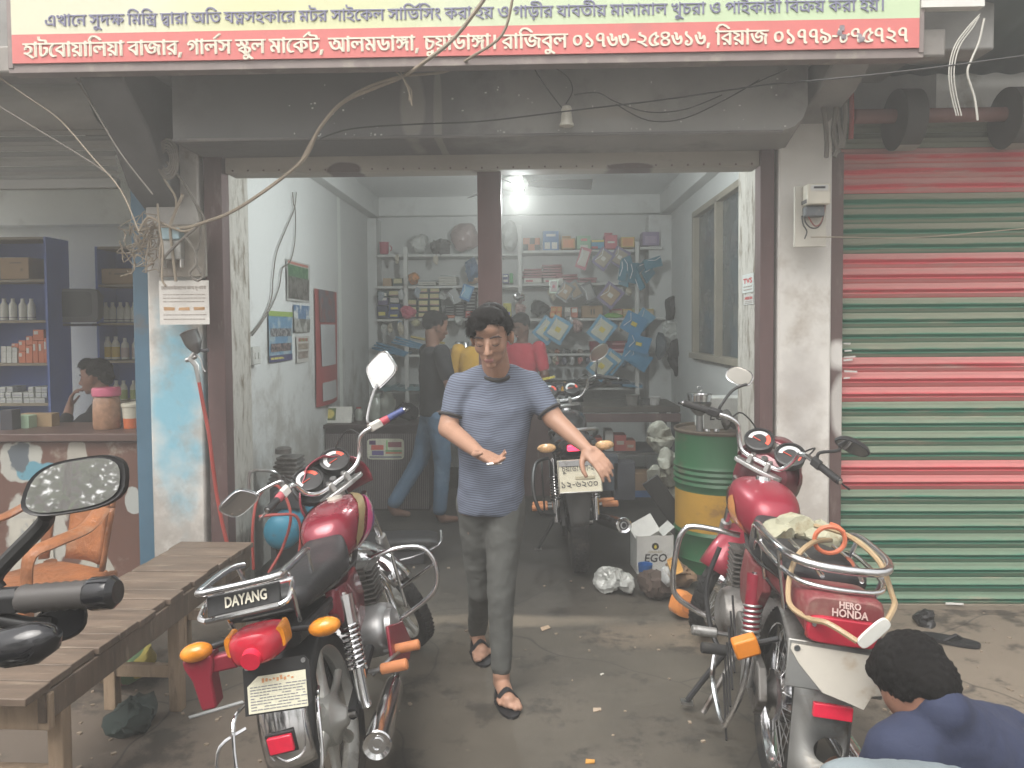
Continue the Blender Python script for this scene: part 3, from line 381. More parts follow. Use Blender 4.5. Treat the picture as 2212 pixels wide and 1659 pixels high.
# --- ground
m_floor = mat('oily_concrete_floor', (.08, .07, .055), .72, var=.3, scale=1.3, bump=.35, dirt=((.115, .1, .083), .3, 1.1))
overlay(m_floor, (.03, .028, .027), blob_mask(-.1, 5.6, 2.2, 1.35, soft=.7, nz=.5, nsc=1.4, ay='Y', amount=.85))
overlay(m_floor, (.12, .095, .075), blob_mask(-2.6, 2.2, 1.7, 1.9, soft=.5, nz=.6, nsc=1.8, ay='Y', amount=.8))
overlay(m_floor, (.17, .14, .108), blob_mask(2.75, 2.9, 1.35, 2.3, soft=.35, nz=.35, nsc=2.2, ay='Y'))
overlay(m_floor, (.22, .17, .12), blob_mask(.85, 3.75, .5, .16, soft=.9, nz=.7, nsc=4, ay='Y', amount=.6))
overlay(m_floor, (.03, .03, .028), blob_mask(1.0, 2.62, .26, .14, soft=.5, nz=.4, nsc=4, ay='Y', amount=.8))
def crk(N, L, co):
    n = N.new('ShaderNodeTexNoise'); n.inputs['Scale'].default_value = 1.3; L(co, n.inputs['Vector'])
    a = N.new('ShaderNodeVectorMath'); a.operation = 'MULTIPLY_ADD'; L(n.outputs['Color'], a.inputs[0]); a.inputs[1].default_value = (.9, .9, 0); L(co, a.inputs[2])
    v = N.new('ShaderNodeTexVoronoi'); v.feature = 'DISTANCE_TO_EDGE'; v.inputs['Scale'].default_value = .7; L(a.outputs[0], v.inputs['Vector'])
    r = N.new('ShaderNodeMapRange'); L(v.outputs['Distance'], r.inputs['Value']); r.inputs['From Max'].default_value = .006; r.inputs['To Min'].default_value = .75; r.inputs['To Max'].default_value = 0
    return r.outputs[0]
def spk(sc_, lo, amt):
    def fn(N, L, co):
        n = N.new('ShaderNodeTexNoise'); n.inputs['Scale'].default_value = sc_; n.inputs['Detail'].default_value = 8; n.inputs['Roughness'].default_value = .75; L(co, n.inputs['Vector'])
        r = N.new('ShaderNodeMapRange'); L(n.outputs['Fac'], r.inputs['Value']); r.inputs['From Min'].default_value = lo; r.inputs['From Max'].default_value = lo + .07; r.inputs['To Max'].default_value = amt
        return r.outputs[0]
    return fn
overlay(m_floor, (.03, .027, .022), spk(3.1, .53, .75))
overlay(m_floor, (.2, .165, .12), spk(9., .63, .6))
overlay(m_floor, (.02, .019, .018), crk)
overlay(m_floor, (.24, .2, .15), blob_mask(-.1, 3.95, .5, .07, soft=.9, nz=.8, nsc=5, ay='Y', amount=.6))
g = MB()
g.add([(-60, -90, 0), (60, -90, 0), (60, 30, 0), (-60, 30, 0)], [(0, 1, 2, 3)])
# fine unevenness where the camera looks
tag(g.build('ground', m_floor, smooth=False), None, None, kind='structure')
gr = MB()
random.seed(3)
for i in range(900):
    x, y = random.uniform(-3.4, 3.4), random.uniform(1.6, 5)
    if abs(x) < 1.2 and random.random() < .75: continue
    a = random.uniform(.003, .009); an = random.random() * 6
    gr.box((x, y, a * .3), (a * 2, a * 1.4, a * .8), MX.Rotation(an, 3, 'Z'))
tag(gr.build('grit', mat('grit', (.25, .2, .15), .9, var=.5, scale=2), smooth=False), 'small grit, crumbs and wood chips scattered over the forecourt', 'grit', kind='stuff')
# --- building with its parts
bld = thing('market_building', 'single storey row of market shops with white pillars and concrete canopy', 'building', (0, 4.1, 0))
def bpart(mb, name, m, **k):
    o = mb.build(name, m, bld, **k)
    o.matrix_parent_inverse = MX.Translation((0, -4.1, 0))
    return o
YF = 4.1
WL, WR, YB, ZC = -1.76, 1.45, 8.4, 2.94
def vslab(x0, y0, x1, y1, Y, th):
    a, b, z0, z1 = rect(x0, y0, x1, y1, Y)
    return (((a + b) / 2, Y + th / 2, (z0 + z1) / 2), (b - a, th, z1 - z0))
xl0, xl1 = at(333, 760, YF).x, at(447, 760, YF).x          # left pillar
xr0, xr1 = at(1672, 760, YF).x, at(1786, 760, YF).x        # right pillar
m_pl = mat('left_pillar_plaster', (.62, .6, .56), .8, var=.08, scale=2.2, bump=.35, dirt=((.36, .32, .27), .25, 3))
pcx = (xl0 + xl1) / 2
overlay(m_pl, (.2, .44, .55), blob_mask(pcx + .01, 1.12, .13, .5, soft=.8, nz=.9, nsc=7, amount=.95))
overlay(m_pl, (.2, .19, .18), blob_mask(pcx - .05, 2.05, .2, .38, soft=.8, nz=.5, nsc=6, amount=.55))
m_pr = mat('right_pillar_plaster', (.66, .64, .6), .8, var=.06, scale=2.2, bump=.3, dirt=((.45, .41, .36), .22, 2.6))
prx = (xr0 + xr1) / 2
overlay(m_pr, (.24, .21, .2), blob_mask(prx - .02, 1.1, .1, .32, soft=.9, nz=.8, nsc=9, amount=.5))
for a, b, mm in ((xl0, xl1, m_pl), (xr0, xr1, m_pr)):
    o = bpart(MB().box(((a + b) / 2, YF + .1, 1.6), (b - a, .32, 3.2)), 'pillar', mm, bevel=.012)
def sheetpost(x0, x1, Y, d, z1, name, m, z0=0.):
    xa, xb = at(x0, 760, Y).x, at(x1, 760, Y).x
    return bpart(MB().box(((xa + xb) / 2, Y + d / 2, (z0 + z1) / 2), (xb - xa, d, z1 - z0)), name, m, bevel=.004)
o = sheetpost(447, 486, YF - .05, .1, 2.62, 'guide_rail', m_brown); o['label'] = 'brown steel shutter guide beside the left pillar'
o = sheetpost(1641, 1671, YF - .05, .1, 2.62, 'guide_rail', m_brown)
m_bp = mat('brown_post_stained', (.11, .07, .065), .55, var=.2, scale=3, dirt=((.2, .16, .14), .18, 4), stretch=(3, 3, .7))
x_ = at(1803, 760, YF - .04).x
overlay(m_bp, (.6, .58, .55), blob_mask(x_ + .02, 1.37, .07, .07, soft=.6, nz=.3, nsc=9))
overlay(m_bp, (.55, .53, .5), blob_mask(x_ + .06, 1.1, .08, .17, soft=.3, nz=.2, nsc=6, amount=.8))
sheetpost(1787, 1820, YF - .04, .1, 2.42, 'guide_rail', m_bp)
o = sheetpost(1034, 1085, YF + .02, .07, 2.62, 'centre_post', m_brown)
o = sheetpost(290, 343, YF - .02, .1, 2.9, 'corner_post', m_blue); o['label'] = 'blue painted steel post of the left shop'
# inner jambs (reveal of the opening)
JL = at(486, 760, YF + .02).x
JR = at(1641, 760, YF + .02).x
bpart(MB().box(((JL + WL) / 2 - .1, YF + .24, 1.5), (JL - WL + .2, .33, 3.0)), 'jamb', m_jamb, bevel=.006)
bpart(MB().box(((JR + WR) / 2 + .1, YF + .28, 1.5), (WR - JR + .2, .36, 3.0)), 'jamb', m_jamb, bevel=.006)
# room
T = .12
m_lwall = mat('grimy_left_wall', (.60, .61, .60), .75, var=.05, scale=1.5, bump=.2)
def grime(N, L, co):
    sp = N.new('ShaderNodeSeparateXYZ'); L(co, sp.inputs[0]); n = N.new('ShaderNodeTexNoise'); n.inputs['Scale'].default_value = 3.2; n.inputs['Detail'].default_value = 9; n.inputs['Roughness'].default_value = .75; L(co, n.inputs['Vector'])
    a = N.new('ShaderNodeMath'); a.operation = 'MULTIPLY_ADD'; L(sp.outputs['Z'], a.inputs[0]); a.inputs[1].default_value = -.16; L(n.outputs['Fac'], a.inputs[2])
    r = N.new('ShaderNodeMapRange'); L(a.outputs[0], r.inputs['Value']); r.inputs['From Min'].default_value = .3; r.inputs['From Max'].default_value = .46; r.inputs['To Max'].default_value = .6
    return r.outputs[0]
overlay(m_lwall, (.26, .235, .2), grime)
overlay(m_pl, (.3, .27, .24), grime); overlay(m_pr, (.38, .34, .3), grime)
bpart(MB().box((WL - T / 2, (YF + YB) / 2 + .25, 1.6), (T, YB - YF + .1, 3.2)), 'side_wall', m_lwall)
# right wall with the window opening
wy0, wy1, wz0, wz1 = 5.3, 6.95, 1.27, 2.52
rw = MB()
def ybox(y0, y1, z0, z1): rw.box((WR + T / 2, (y0 + y1) / 2, (z0 + z1) / 2), (T, y1 - y0, z1 - z0))
ybox(YF + .47, wy0, 0, 3.2); ybox(wy1, YB, 0, 3.2); ybox(wy0, wy1, 0, wz0); ybox(wy0, wy1, wz1, 3.2)
bpart(rw, 'side_wall', m_inner)
bpart(MB().box(((WL + WR) / 2, YB + T / 2, 1.6), (WR - WL + .3, T, 3.2)), 'back_wall', m_inner)
bpart(MB().box(((WL + WR) / 2, (YF + YB) / 2 + .3, ZC + .06), (WR - WL + .3, YB - YF + .6, .12)), 'ceiling', m_ceil)
bpart(MB().box(((WL + WR) / 2, YB - .06, ZC - .1), (WR - WL, .12, .2)), 'beam', m_inner, bevel=.005)
bpart(MB().box((WL + .05, (YF + YB) / 2 + .2, ZC - .11), (.1, YB - YF - .6, .22)), 'beam', m_inner, bevel=.005)
bpart(MB().box((WR - .05, (YF + YB) / 2 + .2, ZC - .11), (.1, YB - YF - .6, .22)), 'beam', m_inner, bevel=.005)
bpart(MB().box((WL + .05, YB - .13, ZC / 2 - .12), (.1, .26, ZC - .24)), 'pilaster', m_inner, bevel=.005)
bpart(MB().box((WR - .12, YB - .13, ZC / 2 - .12), (.24, .26, ZC - .24)), 'pilaster', m_inner, bevel=.005)
# ceiling hook plate / wall above opening
bpart(MB().box(((WL + WR) / 2, YF + .2, 2.86), (4.6, .2, .56)), 'head_wall', m_conc)
# lintel strip with rivets and rust patches
a, b, z0, z1 = rect(486, 338, 1641, 375, YF - .03)
zl = at(1063, 367, YF - .03).z
overlay(m_lint, (.1, .065, .06), blob_mask(at(745, 360, YF).x, zl + .01, .09, .04, soft=.2, nz=.25, nsc=14))
overlay(m_lint, (.1, .065, .06), blob_mask(at(1360, 362, YF).x, zl + .005, .12, .022, soft=.2, nz=.25, nsc=14))
bpart(MB().box(((a + b) / 2, YF - .0, zl + .07), (b - a, .06, .14)), 'lintel', m_lint, bevel=.004)
bpart(MB().box(((a + b) / 2, YF + .05, zl + .012), (b - a, .14, .02)), 'lintel_flange', m_lint)
rv = MB()
random.seed(5)
for i in range(34):
    x = a + (b - a) * (i + .5) / 34
    rv.cyl((x, YF - .031, zl + .012 + random.uniform(-.002, .003)), (x, YF - .036, zl + .012), .005, seg=8)
    if i % 2: rv.cyl((x, YF - .031, zl + .115), (x, YF - .036, zl + .115), .005, seg=8)
o = bpart(rv, 'rivets', m_brown); o['kind'] = 'stuff'
# shutter housing: sheet steel box over the opening with rounded lower right end
YH = 3.72
ha, hb, hz0, hz1 = rect(372, 150, 1745, 290, YH)
hz0 = at(1000, 292, YH).z; hz1 = 2.80
m_house = mat('housing_sheet', (.25, .245, .232), .6, var=.3, scale=1.3, bump=.15, dirt=((.14, .135, .128), .35, 1.6))
hxm = at(730, 220, YH).x
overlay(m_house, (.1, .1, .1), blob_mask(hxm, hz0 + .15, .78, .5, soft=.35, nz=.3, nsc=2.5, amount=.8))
overlay(m_house, (.28, .265, .24), blob_mask(at(890, 200, YH).x, hz1 - .2, .06, .17, soft=.25, nz=.25, nsc=9, amount=.7))
overlay(m_house, (.27, .255, .23), blob_mask(at(945, 200, YH).x, hz1 - .25, .02, .25, soft=.3, nz=.2, nsc=9, amount=.7))
overlay(m_house, (.3, .28, .25), blob_mask(at(1330, 240, YH).x, hz0 + .1, .2, .03, soft=.4, nz=.5, nsc=9, amount=.7))
h = MB()
# cross-section in y/z: front face, then sloping underside back to the lintel
sec = [(YH, hz1), (YH, hz0 + .0), (YH + .02, hz0 - .012), (YF - .03, at(1000, 330, YF - .03).z - .01), (YF - .03, hz1)]
def hsec(x, k=0.): return [V((x, y, z + (k if (z < hz0 + .01 and y < YF - .1) else 0))) for y, z in sec]
xs = [ha, hb - .12, hb - .06, hb - .02, hb]
h.rings([hsec(xs[0]), hsec(xs[1]), hsec(xs[2], .02), hsec(xs[3], .06), hsec(xs[4], .12)])
bpart(h, 'shutter_housing', m_house, angle=25)
hd = MB()
hd.tube([(ha, YH - .004, hz0 - .005), (hb - .12, YH - .004, hz0 - .005)], .008, 6)
bpart(hd, 'housing_lip', m_sheet)
# speckled paint drops on the housing
sp = MB(); random.seed(11)
for i in range(60):
    x = random.uniform(ha + .5, hb - .1); z = random.uniform(hz0 + .005, hz1 - .1) if i % 3 else random.uniform(hz0, hz0 + .02)
    sp.ell((x, YH - .001, z), (random.uniform(.002, .006), .001, random.uniform(.002, .009)), 6)
o = bpart(sp, 'paint_drops', m_white); o['kind'] = 'stuff'
# canopy slab and its edge beam
zc0 = 2.78
bpart(MB().box((-1.1, 3.78, zc0 + .07), (5.8, .62, .14)), 'canopy_slab', m_conc)
bpart(MB().box((-1.1, 3.475, zc0 - .03), (5.8, .06, .12)), 'canopy_edge', mat('edge_render', (.3, .28, .26), .8, var=.2, scale=3, dirt=((.15, .14, .13), .3, 3)), bevel=.01)
# left cantilever bracket (dark haunch)
hx0, hx1 = at(250, 260, 3.8).x, at(338, 260, 3.8).x
hm = MX.Translation((hx0, 0, 0))
q = MB()
sect = [(3.5, 2.78), (3.5, 2.66), (3.72, 2.5), (3.9, 2.25), (4.09, 2.15), (4.09, 2.78)]
q.rings([[V((hx0, y, z)) for y, z in sect], [V((hx1, y, z)) for y, z in sect]])
bpart(q, 'canopy_bracket', mat('sooty_concrete', (.11, .11, .11), .85, var=.25, scale=3), bevel=.01)
rx0, rx1 = at(1750, 200, 3.8).x, at(1830, 200, 3.8).x
q = MB()
sect = [(3.5, 2.78), (3.52, 2.7), (3.7, 2.62), (4.05, 2.56), (4.1, 2.78)]
q.rings([[V((rx0, y, z)) for y, z in sect], [V((rx1, y, z)) for y, z in sect]])
bpart(q, 'canopy_bracket', m_conc, bevel=.01)
# window on the right wall: frame, mullions, panes
m_wf = mat('window_frame', (.3, .27, .22), .6, var=.15, scale=5)
wf = MB()
for y in (wy0, (wy0 * .52 + wy1 * .48), wy1): wf.box((WR + .0, y, (wz0 + wz1) / 2), (.06, .05, wz1 - wz0))
wf.box((WR + .0, (wy0 + wy1) / 2, wz1), (.06, wy1 - wy0 + .05, .05)); wf.box((WR + .0, (wy0 + wy1) / 2, wz0), (.1, wy1 - wy0 + .1, .05))
wfo = bpart(wf, 'window', m_wf, bevel=.004)
m_pane = mat('dusty_window_glass', (.1, .115, .12), .22, var=.3, scale=2, dirt=((.2, .2, .18), .3, 3), spec=.6)
ym = wy0 * .52 + wy1 * .48
for y0, y1 in ((wy0, ym), (ym, wy1)):
    o = MB().box((WR + .03, (y0 + y1) / 2, (wz0 + wz1) / 2), (.006, y1 - y0 - .05, wz1 - wz0 - .05)).build('pane', m_pane, wfo, smooth=False)
# --- left shop room
LX0, LYB = -5.2, 6.9
m_lw = mat('left_shop_wall', (.76, .79, .75), .8, var=.06, scale=1.5, dirt=((.5, .5, .46), .15, 1.8))
bpart(MB().box(((LX0 + WL) / 2, LYB + .06, 1.6), (WL - LX0, .12, 3.2)), 'back_wall', m_lw)
bpart(MB().box((LX0 / 2 + WL / 2, 5.5, ZC + .06), (WL - LX0, 3, .12)), 'ceiling', m_lw)
bpart(MB().box(((LX0 + WL) / 2, LYB - .08, 2.62), (WL - LX0 - .2, .16, .3)), 'beam', m_lw)
bpart(MB().box((WL - T - .06, 5.6, 1.6), (.1, 2.7, 3.2)), 'side_wall', m_lw)
# --- wall over the right shop and the teal tin awning
ra, rb = at(1820, 200, YF + .1).x, 4.2
bpart(MB().box(((ra + rb) / 2, YF + .2, 2.76), (rb - ra, .1, .5)), 'head_wall', m_white)
bpart(MB().box(((ra + rb) / 2, YF + .6, 1.4), (rb - ra, .1, 2.8)), 'shop_wall', m_dark)
m_teal = mat('teal_tin', (.055, .085, .085), .6, var=.2, scale=2)
aw = MB()
a0 = at(1790, 150, 4.1)
zaw = at(2000, 161, 4.15).z
def corr(u, v):
    x = a0.x - .05 + u * (4.4 - a0.x); y = 4.15 - v * .75
    return V((x, y, zaw + v * .12 + .006 * math.sin(u * 120)))
aw.grid(corr, 160, 2)
tag(aw.build('tin_awning', m_teal, solid=.004), 'dark teal tin awning over the red and green shutter', 'awning')
bpart(MB().box((3.2, 4.05, 3.67), (3.4, .06, 1.5)), 'upper_facade', m_teal)
bpart(MB().box((-1.2, 4.0, 3.6), (6.6, .06, 1.5)), 'upper_facade', m_conc)
cb = MB()
a, b, z0, z1 = rect(1990, -60, 2150, 108, 3.5)
cb.box(((a + b) / 2 + .0, 3.58, (z0 + z1) / 2), (b - a, .16, z1 - z0))
o = cb.build('concrete_block', m_conc, bld, bevel=.01); o.matrix_parent_inverse = MX.Translation((0, -4.1, 0)); o['label'] = 'concrete canopy end right of the banner'
pp = MB(); p0 = at(1985, 14, 3.4); p1 = at(2120, 10, 3.4)
pp.box((p0 + p1) / 2, ((p1 - p0).length, .05, .03))
o = bpart(pp, 'canopy_rail', m_white)
# ================================================================ RED AND GREEN ROLLER SHUTTER
def shutter_mat(name, col, dust):
    m = mat(name, col, .5, var=.12, scale=3, dirt=(dust, .25, 3.4), stretch=(.35, 1, 3))
    g_ = m.node_tree.nodes.new('ShaderNodeNewGeometry')
    for n_ in m.node_tree.nodes:
        if n_.type == 'MAPPING': m.node_tree.links.new(g_.outputs['Position'], n_.inputs['Vector'])
    def fn(N, L, co):           # dust lies on the flats of each slat, the rib stays clean
        sp = N.new('ShaderNodeSeparateXYZ'); L(co, sp.inputs[0])
        n = N.new('ShaderNodeTexNoise'); n.inputs['Scale'].default_value = 5; n.inputs['Detail'].default_value = 8
        mp = N.new('ShaderNodeMapping'); mp.inputs['Scale'].default_value = (.5, 1, 3); L(g_.outputs['Position'], mp.inputs[0]); L(mp.outputs[0], n.inputs['Vector'])
        a = N.new('ShaderNodeMath'); a.operation = 'MULTIPLY_ADD'; L(n.outputs['Fac'], a.inputs[0]); a.inputs[1].default_value = .03; L(sp.outputs['Z'], a.inputs[2])
        cr = N.new('ShaderNodeValToRGB'); e = cr.color_ramp
        mr = N.new('ShaderNodeMapRange'); L(a.outputs[0], mr.inputs['Value']); mr.inputs['From Min'].default_value = 0; mr.inputs['From Max'].default_value = .0985
        L(mr.outputs[0], cr.inputs['Fac'])
        e.elements[0].position = .0; e.elements[0].color = (.5, .5, .5, 1)
        e.elements[1].position = 1.; e.elements[1].color = (.35, .35, .35, 1)
        for p, v in ((.16, .15), (.27, .52), (.35, .42), (.43, .03), (.58, .03), (.66, .52), (.88, .6)):
            x = e.elements.new(p); x.color = (v, v, v, 1)
        sg = N.new('ShaderNodeSeparateXYZ'); L(g_.outputs['Position'], sg.inputs[0]); hz = N.new('ShaderNodeMapRange'); L(sg.outputs['Z'], hz.inputs['Value'])
        hz.inputs['From Max'].default_value = 2.5; hz.inputs['To Min'].default_value = .75; hz.inputs['To Max'].default_value = 1.45; ml = N.new('ShaderNodeMath'); ml.operation = 'MULTIPLY'; ml.use_clamp = True; L(cr.outputs[0], ml.inputs[0]); L(hz.outputs[0], ml.inputs[1])
        return ml.outputs[0]
    overlay(m, dust, fn)
    overlay(m, (.09, .07, .05), lambda N, L, co: spk(14., .68, .6)(N, L, g_.outputs['Position']))
    return m
m_sred = shutter_mat('shutter_red', (.58, .07, .09), (.46, .27, .24))
m_sgrn = shutter_mat('shutter_green', (.012, .17, .105), (.3, .255, .19))
m_sgrn2 = mat('shutter_green_dusty', (.19, .21, .16), .7, var=.2, scale=3, dirt=((.2, .19, .15), .3, 3), stretch=(.3, 1, 3))
PITCH = .0787
sx0 = at(1818, 800, YF).x; sx1 = 4.0
sh = thing('roller_shutter', 'closed roller shutter with red and green bands of slats', 'shutter', ((sx0 + sx1) / 2, YF + .04, 0))
pro = [(0, .004), (.004, 0), (.018, -.002), (.021, -.006), (.026, -.006), (.029, -.001), (.034, -.003), (.039, -.014), (.045, -.018), (.051, -.014), (.056, -.003), (.066, -.001), (.076, 0), (.0787, .005)]
W2 = (sx1 - sx0) / 2
def slat_mesh(m):
    q = MB()
    q.add([(x, y, z) for z, y in pro for x in (-W2, -W2 / 3, W2 / 3, W2)], [(i * 4 + k, i * 4 + k + 1, i * 4 + k + 5, i * 4 + k + 4) for i in range(len(pro) - 1) for k in range(3)])
    o = q.build('slat', m, sh, angle=60)
    return o
sg, sr, sd_ = slat_mesh(m_sgrn), slat_mesh(m_sred), slat_mesh(m_sgrn2)
used = set()
seq = 'g' * 8 + 'r' * 2 + 'g' * 4 + 'r' * 3 + 'g' * 4 + 'r' * 3 + 'g' * 4 + 'r' * 3 + 'd' * 2
for i, c in enumerate(seq):
    src = {'g': sg, 'r': sr, 'd': sd_}[c]
    o = src
    if c in used: o = src.copy(); COL.objects.link(o)
    used.add(c)
    o.location = (0, random.uniform(-.002, .002), .015 + i * PITCH); o.rotation_euler = (random.uniform(-.03, .03), random.uniform(-.0008, .0008), 0)
for k, (py, l_) in enumerate(((742, .03), (757, .04), (771, .06), (778, .045), (802, .07), (816, .03), (1303, .1))):
    q_ = at(1822 if k < 6 else 2040, py, YF + .02)
    MB().box((q_.x - sh.location.x + l_ / 2 + .003, -.022, q_.z), (l_, .002, .009)).jitter(.008, 30).build('paint_smear', m_white, sh)
br = MB().box((0, .002, .012), (2 * W2, .03, .03)); br.build('bottom_bar', mat('dusty_bar', (.2, .17, .13), .8), sh, bevel=.003)
# winding drum with two flanges
dz = at(2000, 246, YF - .15).z
dr = MB().cyl((-W2, -.16, dz), (W2, -.16, dz), .036, seg=16)
dr.build('winding_pipe', mat('rusty_pipe', (.17, .085, .075), .7, var=.2, scale=4, dirt=((.26, .16, .13), .3, 5)), sh)
for px in (1960, 2200):
    x = at(px, 240, YF - .15).x - sh.location.x
    f = MB().lathe([(.036, -.05), (.15, -.05), (.15, .05), (.135, .05), (.135, -.035), (.036, -.035)], (x, -.16, dz - .02), (1, 0, 0), 28)
    f.build('flange', mat('flange_dark', (.05, .047, .043), .7, var=.3, scale=5), sh, angle=30)
    MB().grid(lambda u, v: V((x - .05 + v * .1, -.16 + .153 * math.cos(-2.6 + u * 1.6 + .6), dz - .02 + .153 * math.sin(-2.6 + u * 1.6 + .6))), 12, 1).build('flange_band', mat('band_grey', (.3, .28, .25), .7, var=.2), sh)
# ================================================================ LEFT SHOP HALF-LOWERED SHUTTER
ls = thing('half_raised_shutter', 'half raised dusty grey roller shutter over the left shop counter', 'shutter', (-3.7, YF + .05, 0))
m_ls = mat('grey_shutter', (.3, .3, .28), .6, var=.22, scale=1.5, dirt=((.25, .235, .2), .3, 2), stretch=(.3, 1, 3))
q = MB()
lw = 1.45
q.add([(x, y, z) for z, y in pro for x in (-lw, lw)], [(i * 2, i * 2 + 1, i * 2 + 3, i * 2 + 2) for i in range(len(pro) - 1)])
s0 = q.build('slat', m_ls, ls, angle=60)
zb = at(150, 402, YF + .05).z
for i in range(9):
    o = s0 if i == 0 else s0.copy()
    if i: COL.objects.link(o)
    o.location = (0, -.01 * i, zb + .03 + i * PITCH)
MB().box((0, 0, zb + .01), (2 * lw, .04, .05)).build('bottom_bar', m_ls, ls, bevel=.004)
q = MB().cyl((-lw, -.12, 2.86 - .12), (lw, -.12, 2.74), .15, seg=24)
q.build('rolled_curtain', m_ls, ls)
# ================================================================ BANNER SIGN
m_bred = mat('banner_red', (.6, .17, .16), .6, var=.05, scale=2, dirt=((.5, .17, .16), .2, 2))
m_bgrn = mat('banner_cream', (.62, .62, .47), .6, var=.04, scale=2)
YS = 3.38
bx0, bx1, _, _ = rect(25, 60, 1986, 100, YS)
bz0 = at(1000, 120, YS).z
zr = at(1000, 57, YS).z
bxm = (bx0 + bx1) / 2
overlay(m_bgrn, (.46, .6, .38), blob_mask(bx1 - bxm, .1, 1.9, .6, soft=.8, nz=.2, nsc=1, amount=.8))
overlay(m_bgrn, (.25, .45, .5), blob_mask(at(200, -30, YS).x - bxm, at(200, -12, YS).z - bz0 + .11, .62, .13, soft=.04, nz=.05, nsc=2, amount=.9))
overlay(m_bgrn, (.6, .62, .3), blob_mask(at(640, 20, YS).x - bxm, .15, .5, .3, soft=.8, nz=.2, nsc=1, amount=.5))
bn = thing('banner_sign', 'long printed shop banner with cream green band and white Bengali letters on red', 'sign', (bxm, YS, bz0))
BW = bx1 - bx0
MB().box((0, .012, (zr - bz0) / 2), (BW, .024, zr - bz0)).build('red_strip', m_bred, bn, smooth=False)
MB().box((0, .012, (zr - bz0) + .35), (BW, .024, .7)).build('cream_panel', m_bgrn, bn, smooth=False)
fr = MB()
fr.box((0, .045, -.02), (BW + .05, .07, .04)); fr.box((-BW / 2 - .012, .035, .38), (.024, .06, .8)); fr.box((BW / 2 + .012, .035, .38), (.024, .06, .8))
fr.build('frame', mat('banner_frame', (.24, .2, .19), .6, .2, var=.2, scale=4, dirt=((.36, .32, .28), .3, 5)), bn, bevel=.003)
m_lt_w = mat('print_white', (.72, .68, .56), .6, var=.03)
m_lt_b = mat('print_blue', (.2, .2, .3), .6, var=.05)
m_lt_h = mat('print_halo', (.7, .72, .68), .6, var=.03)
I4 = MX.Identity(4)
def ln(key, xa, xb, pbase, ptop, mm, name, off, bold, pxm=1000):
    X0 = at(xa, pbase, YS).x - bxm; X1 = at(xb, pbase, YS).x - bxm
    zb_ = at(pxm, pbase, YS).z - bz0; h_ = at(pxm, ptop, YS).z - at(pxm, pbase, YS).z
    return bangla(key, X0, X1, zb_, h_, name, mm, bn, MX.Translation((0, off, 0)), bold)
ln('a', 96, 1922, 40.5, 16.5, m_lt_b, 'blue_lettering', -.0035, 0)
ln('a', 97.5, 1923.5, 40.2, 16.2, m_lt_b, 'blue_lettering', -.0015, 0)
ln('b', 50, 1966, 108, 77, m_lt_w, 'white_lettering', -.0035, 0)
ln('b', 52.4, 1968.4, 107.6, 76.6, m_lt_w, 'white_lettering', -.0015, 0)
# peeled smudges over two of the digits
sm = MB()
for px, py in ((1812, 72), (1822, 80), (1818, 62), (1855, 78), (1860, 86)):
    p = at(px, py, YS); sm.ell((p.x - bxm, -.005, p.z - bz0), (.012, .001, .016), 8)
sm.jitter(.006, 60).build('peeled_spot', mat('peel_grey', (.25, .22, .24), .7, var=.4, scale=60), bn)
# ================================================================ MOTORCYCLES (x right, y forward, z up; rear axle above the origin)
HEAD = V((0, .97, .86))
AXS = V((0, -math.sin(R(26)), math.cos(R(26))))
m_pnt = mat('red_tank_paint', (.22, .012, .03), .26, .25, var=.06, scale=3, coat=.8, dirt=((.25, .12, .12), .06, 4))
m_pnt2 = mat('bright_red_paint', (.27, .02, .04), .38, .2, var=.1, scale=3, coat=.35, dirt=((.24, .13, .11), .22, 5))
m_dred = mat('dusty_red_plastic', (.19, .04, .045), .5, var=.12, scale=3, dirt=((.26, .17, .14), .4, 4))
m_bpnt = mat('black_bike_paint', (.018, .018, .02), .25, .2, var=.2, coat=.6, dirt=((.06, .055, .05), .2, 5))
m_seat = mat('seat_vinyl', (.022, .022, .024), .48, var=.25, scale=14, bump=.12, dirt=((.07, .065, .06), .22, 5))
m_amber = mat('amber_lens', (.68, .24, .015), .25, var=.25, scale=30, coat=.5)
m_redl = mat('red_lens', (.42, .012, .03), .2, var=.15, scale=20, coat=.5)
m_redl2 = mat('red_lens_bright', (.75, .02, .06), .22, var=.1, scale=20, coat=.5)
m_pegr = mat('orange_rubber', (.62, .24, .1), .65, var=.12, scale=20)
m_mir = mat('mirror_glass', (.9, .9, .9), .02, 1., var=.01)
m_white_p = mat('white_paint_plate', (.66, .62, .48), .5, var=.05, scale=9, dirt=((.5, .46, .38), .12, 9))
m_engine = mat('oily_engine', (.2, .19, .18), .5, .6, var=.3, scale=9, dirt=((.07, .055, .045), .4, 7))
m_gblk = mat('gloss_black', (.012, .012, .014), .12, var=.1, coat=.4)
m_cable = mat('cable_black', (.018, .018, .018), .5)
m_glassy = mat('headlamp_glass', (.6, .62, .62), .08, .3, var=.05)
m_dialw = mat('dial_white', (.6, .62, .62), .5, var=.03)
m_dialr = mat('dial_red', (.75, .09, .05), .5, var=.03)
def arc(c, r, a0, a1, n, u, w_):
    return [V(c) + V(u) * r * math.cos(a0 + (a1 - a0) * i / n) + V(w_) * r * math.sin(a0 + (a1 - a0) * i / n) for i in range(n + 1)]
def smooth_path(pts, n=4):
    pts = [V(p) for p in pts]; out = []
    for i in range(len(pts) - 1):
        p0 = pts[max(0, i - 1)]; p1 = pts[i]; p2 = pts[i + 1]; p3 = pts[min(len(pts) - 1, i + 2)]
        for k in range(n):
            t = k / n
            out.append(.5 * ((2 * p1) + (p2 - p0) * t + (2 * p0 - 5 * p1 + 4 * p2 - p3) * t * t + (3 * p1 - p0 - 3 * p2 + p3) * t ** 3))
    out.append(pts[-1]); return out
